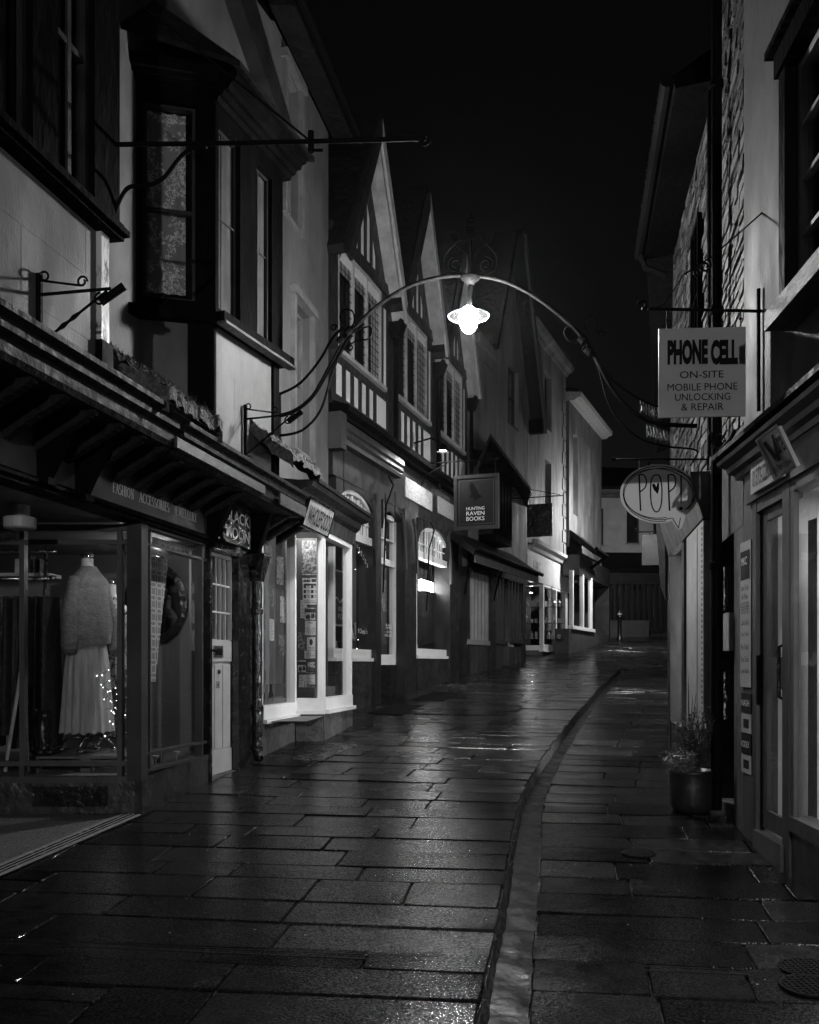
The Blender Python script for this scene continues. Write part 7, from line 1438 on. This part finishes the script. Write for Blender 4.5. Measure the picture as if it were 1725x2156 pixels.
sgn_text(HF, e, 'HUNTING', 983, 1021, 1067.5, 1074, lettering_w, d=.022); sgn_text(HF, e, 'RAVEN', 983, 1021, 1077, 1085, lettering_w, d=.022); sgn_text(HF, e, 'BOOKS', 983, 1021, 1088, 1096.5, lettering_w, d=.022)
bird = [(991, 1017), (993, 1015), (995, 1019), (997, 1016), (999, 1021), (1002, 1026), (1006, 1034), (1008, 1040), (1013, 1043), (1016, 1046), (1011, 1048), (1006, 1050), (1001, 1055), (999, 1054), (1001, 1050), (996, 1047), (991, 1048), (990, 1046), (994, 1040), (991, 1032), (989, 1024)]
prp(HF, bird, .0205, .023).build('raven', lettering_d, e)
hk = MB()
for u in (966, 1043): p = HF.P(HF.s(u), 0, 0); hk.tube([p+UP*zt, p+UP*HF.z(1000, 969)], .008, 6)
hk.build('hook', iron, e)
# dark blank sign
KF = perp(BF, u=1062)
arm = MB().tube([KF.P(0, 0, KF.z(1100, 1048)), KF.P(KF.s(1187), 0, KF.z(1120, 1048))], .012, 8); arm.tube([KF.P(0, 0, KF.z(1100, 1018)), KF.P(KF.s(1180), 0, KF.z(1120, 1046))], .008, 6)
sc = MB().tube(spiral(KF, 1086, 1038, .09, .02, 180, -1.4), .01, 6); sc2 = MB().tube(spiral(KF, 1115, 1041, .06, .015, 180, -1.4), .01, 6)
bracket_thing(BF, KF.P(0, 0, 5), 'scrolled pointed iron bracket beyond the hooded oriel carrying a dark blank sign', [('arm', arm), ('scroll', sc), ('scroll', sc2)])
a, b, z0, zt = hang(KF, 1110, 1163, 1061, 1130); e = thing('hanging_sign', 'plain unlit black hanging sign in front of the pale quoined house', 'hanging sign', KF.P((a+b)/2, 0, z0)); panel(KF, a, b, z0, zt, -.02, .02).build('sign_panel', black_p, e)
hk = MB()
for u in (1116, 1157): p = KF.P(KF.s(u), 0, 0); hk.tube([p+UP*zt, p+UP*KF.z(1120, 1048)], .008, 6)
hk.build('hook', iron, e)
# far right dim sign
GF = perp(QF, s=QF.sy(15.4)); arm = MB().tube([GF.P(0, 0, GF.z(1380, 1119)), GF.P(GF.s(1340), 0, GF.z(1370, 1119))], .012, 8); arm.tube(spiral(GF, 1341, 1115, .04, .02, 270, -.8), .01, 6)
bracket_thing(QF, GF.P(0, 0, 3.9), 'iron bracket below the POP sign holding a dim picture sign', [('arm', arm)])
a, b, z0, zt = hang(GF, 1352, 1388, 1126, 1190); e = thing('hanging_sign', 'dim dark picture sign hanging far right below the POP bubble', 'hanging sign', GF.P((a+b)/2, 0, z0)); panel(GF, b, a, z0, zt, -.02, .02).build('sign_panel', sign_d, e); prp(GF, [(1370+13*math.cos(t), 1158+22*math.sin(t)) for t in [k*.35 for k in range(18)]], .0205, .022).build('picture', M('dim_picture', .008, .02, .6, .7, 14, spec=.2), e)
MB().tube([GF.P(GF.s(1368), 0, zt), GF.P(GF.s(1368), 0, GF.z(1370, 1119))], .008, 6).build('hook', iron, e)
# ============================================================ planter and its plants
pc = Vector(((1456-CU)/F*6.45, 6.45, gz(6.45))); pot = thing('flower_pot', 'round dark flower pot standing on the flagstones against the right wall', 'pot', pc)
MB().lathe(pc, [(.0, .0), (.115, .0), (.135, .02), (.15, .06), (.155, .20), (.152, .275), (.158, .285), (.156, .30), (.142, .30), (.138, .27), (0, .265)], 30).build('pot_body', potm, pot, smooth=True); MB().lathe(pc, [(0, .268), (.137, .272), (.0, .285)], 20).build('soil', soil, pot)
r_ = random.Random(5)
def shrub(base, n, h, spread, seed, ms, label, nm='potted_plant', leafL=.026, wd_=.008):
    rr = random.Random(seed); e = thing(nm, label, 'plant', base); st = MB(); lf = MB()
    for k in range(n):
        a = rr.uniform(0, 6.28); H_ = h*rr.uniform(.45, 1); sp_ = spread*rr.uniform(.2, 1); bend = rr.uniform(-.06, .06)
        pts = [base+Vector((math.cos(a)*(.02+sp_*t**1.3)+bend*math.sin(t*4), math.sin(a)*(.02+sp_*t**1.3), H_*t)) for t in [j/8 for j in range(9)]]; st.tube(pts, [.003*(1-.6*j/8) for j in range(9)], 5)
        for j in range(34):
            t = rr.uniform(.15, 1); i = min(7, int(t*8)); p = pts[i].lerp(pts[i+1], t*8-i); b = rr.uniform(0, 6.28); L_ = leafL*rr.uniform(.6, 1.4); dv = Vector((math.cos(b), math.sin(b), rr.uniform(-.2, .8))).normalized(); sd = dv.cross(UP).normalized()*wd_*rr.uniform(.7, 1.3)
            lf.poly([p, p+dv*L_*.5+sd, p+dv*L_, p+dv*L_*.5-sd+UP*.003])
    st.build('stem', leafm, e); lf.build('foliage', ms, e); return e
shrub(pc+Vector((.03, 0, .27)), 60, .50, .15, 2, leafm, 'bushy upright plant with small dark leaves growing in the dark flower pot')
shrub(pc+Vector((-.09, -.03, .27)), 18, .16, .10, 6, leaf_l, 'low tuft of pale narrow leaves at the left rim of the dark flower pot', leafL=.06, wd_=.004)
e = thing('tall_grass', 'tall dry strap leaved plant standing behind the flower pot', 'plant', Vector(((1447-CU)/F*7.6, 7.6, gz(7.6)))); lf = MB(); b0 = Vector((e.location.x, 7.6, gz(7.6)+.2)); r_ = random.Random(8)
for k in range(9):
    a = r_.uniform(0, 6.28); H_ = r_.uniform(.5, 1.0); dx = r_.uniform(-.05, .07); P_ = [b0+Vector((dx*t*1.2+.02*math.cos(a), .04*math.sin(a)*t, H_*t-.08*max(0, t-.8)*5*abs(dx)*5)) for t in [j/10 for j in range(11)]]
    for j in range(10): w0, w1 = .008*math.sin(math.pi*min(1, .15+j/11)), .008*math.sin(math.pi*min(1, .15+(j+1)/11)); q = Vector((.9, .3, 0)); lf.quad(P_[j]-q*w0, P_[j]+q*w0, P_[j+1]+q*w1, P_[j+1]-q*w1)
lf.build('leaves', leaf_l, e); MB().lathe(e.location, [(0, 0), (.07, 0), (.09, .2), (.0, .2)], 16).build('pot_body', potm, e)
# wires overhead
mb = MB(); mb.tube(smooth([Vector((3.2, 9.0, 9.5)), Vector((3.1, 7.5, 8.0)), Vector((2.9, 7.2, 6.2))]), .006, 5); tag(mb.build('overhead_wire', iron), 'thin overhead wire dropping from the sky to the right roof edge', 'wire')

# ============================================================ thin haze added only to give the lamps a halo
hz = MB().abox(-9.5, 14.5, -6.5, 52, -1.5, 16.5).build('haze', M('tmp', .5)); hz['kind'] = 'stuff'
hm = bpy.data.materials.new('halo_haze'); hm.use_nodes = True; hm.node_tree.nodes.clear(); ho = hm.node_tree.nodes.new('ShaderNodeOutputMaterial'); hv = hm.node_tree.nodes.new('ShaderNodeVolumePrincipled')
hv.inputs['Color'].default_value = (1, 1, 1, 1); hv.inputs['Density'].default_value = .00016; hv.inputs['Anisotropy'].default_value = .9; hm.node_tree.links.new(hv.outputs[0], ho.inputs['Volume']); hz.data.materials.clear(); hz.data.materials.append(hm)
SC.cycles.volume_bounces = 0
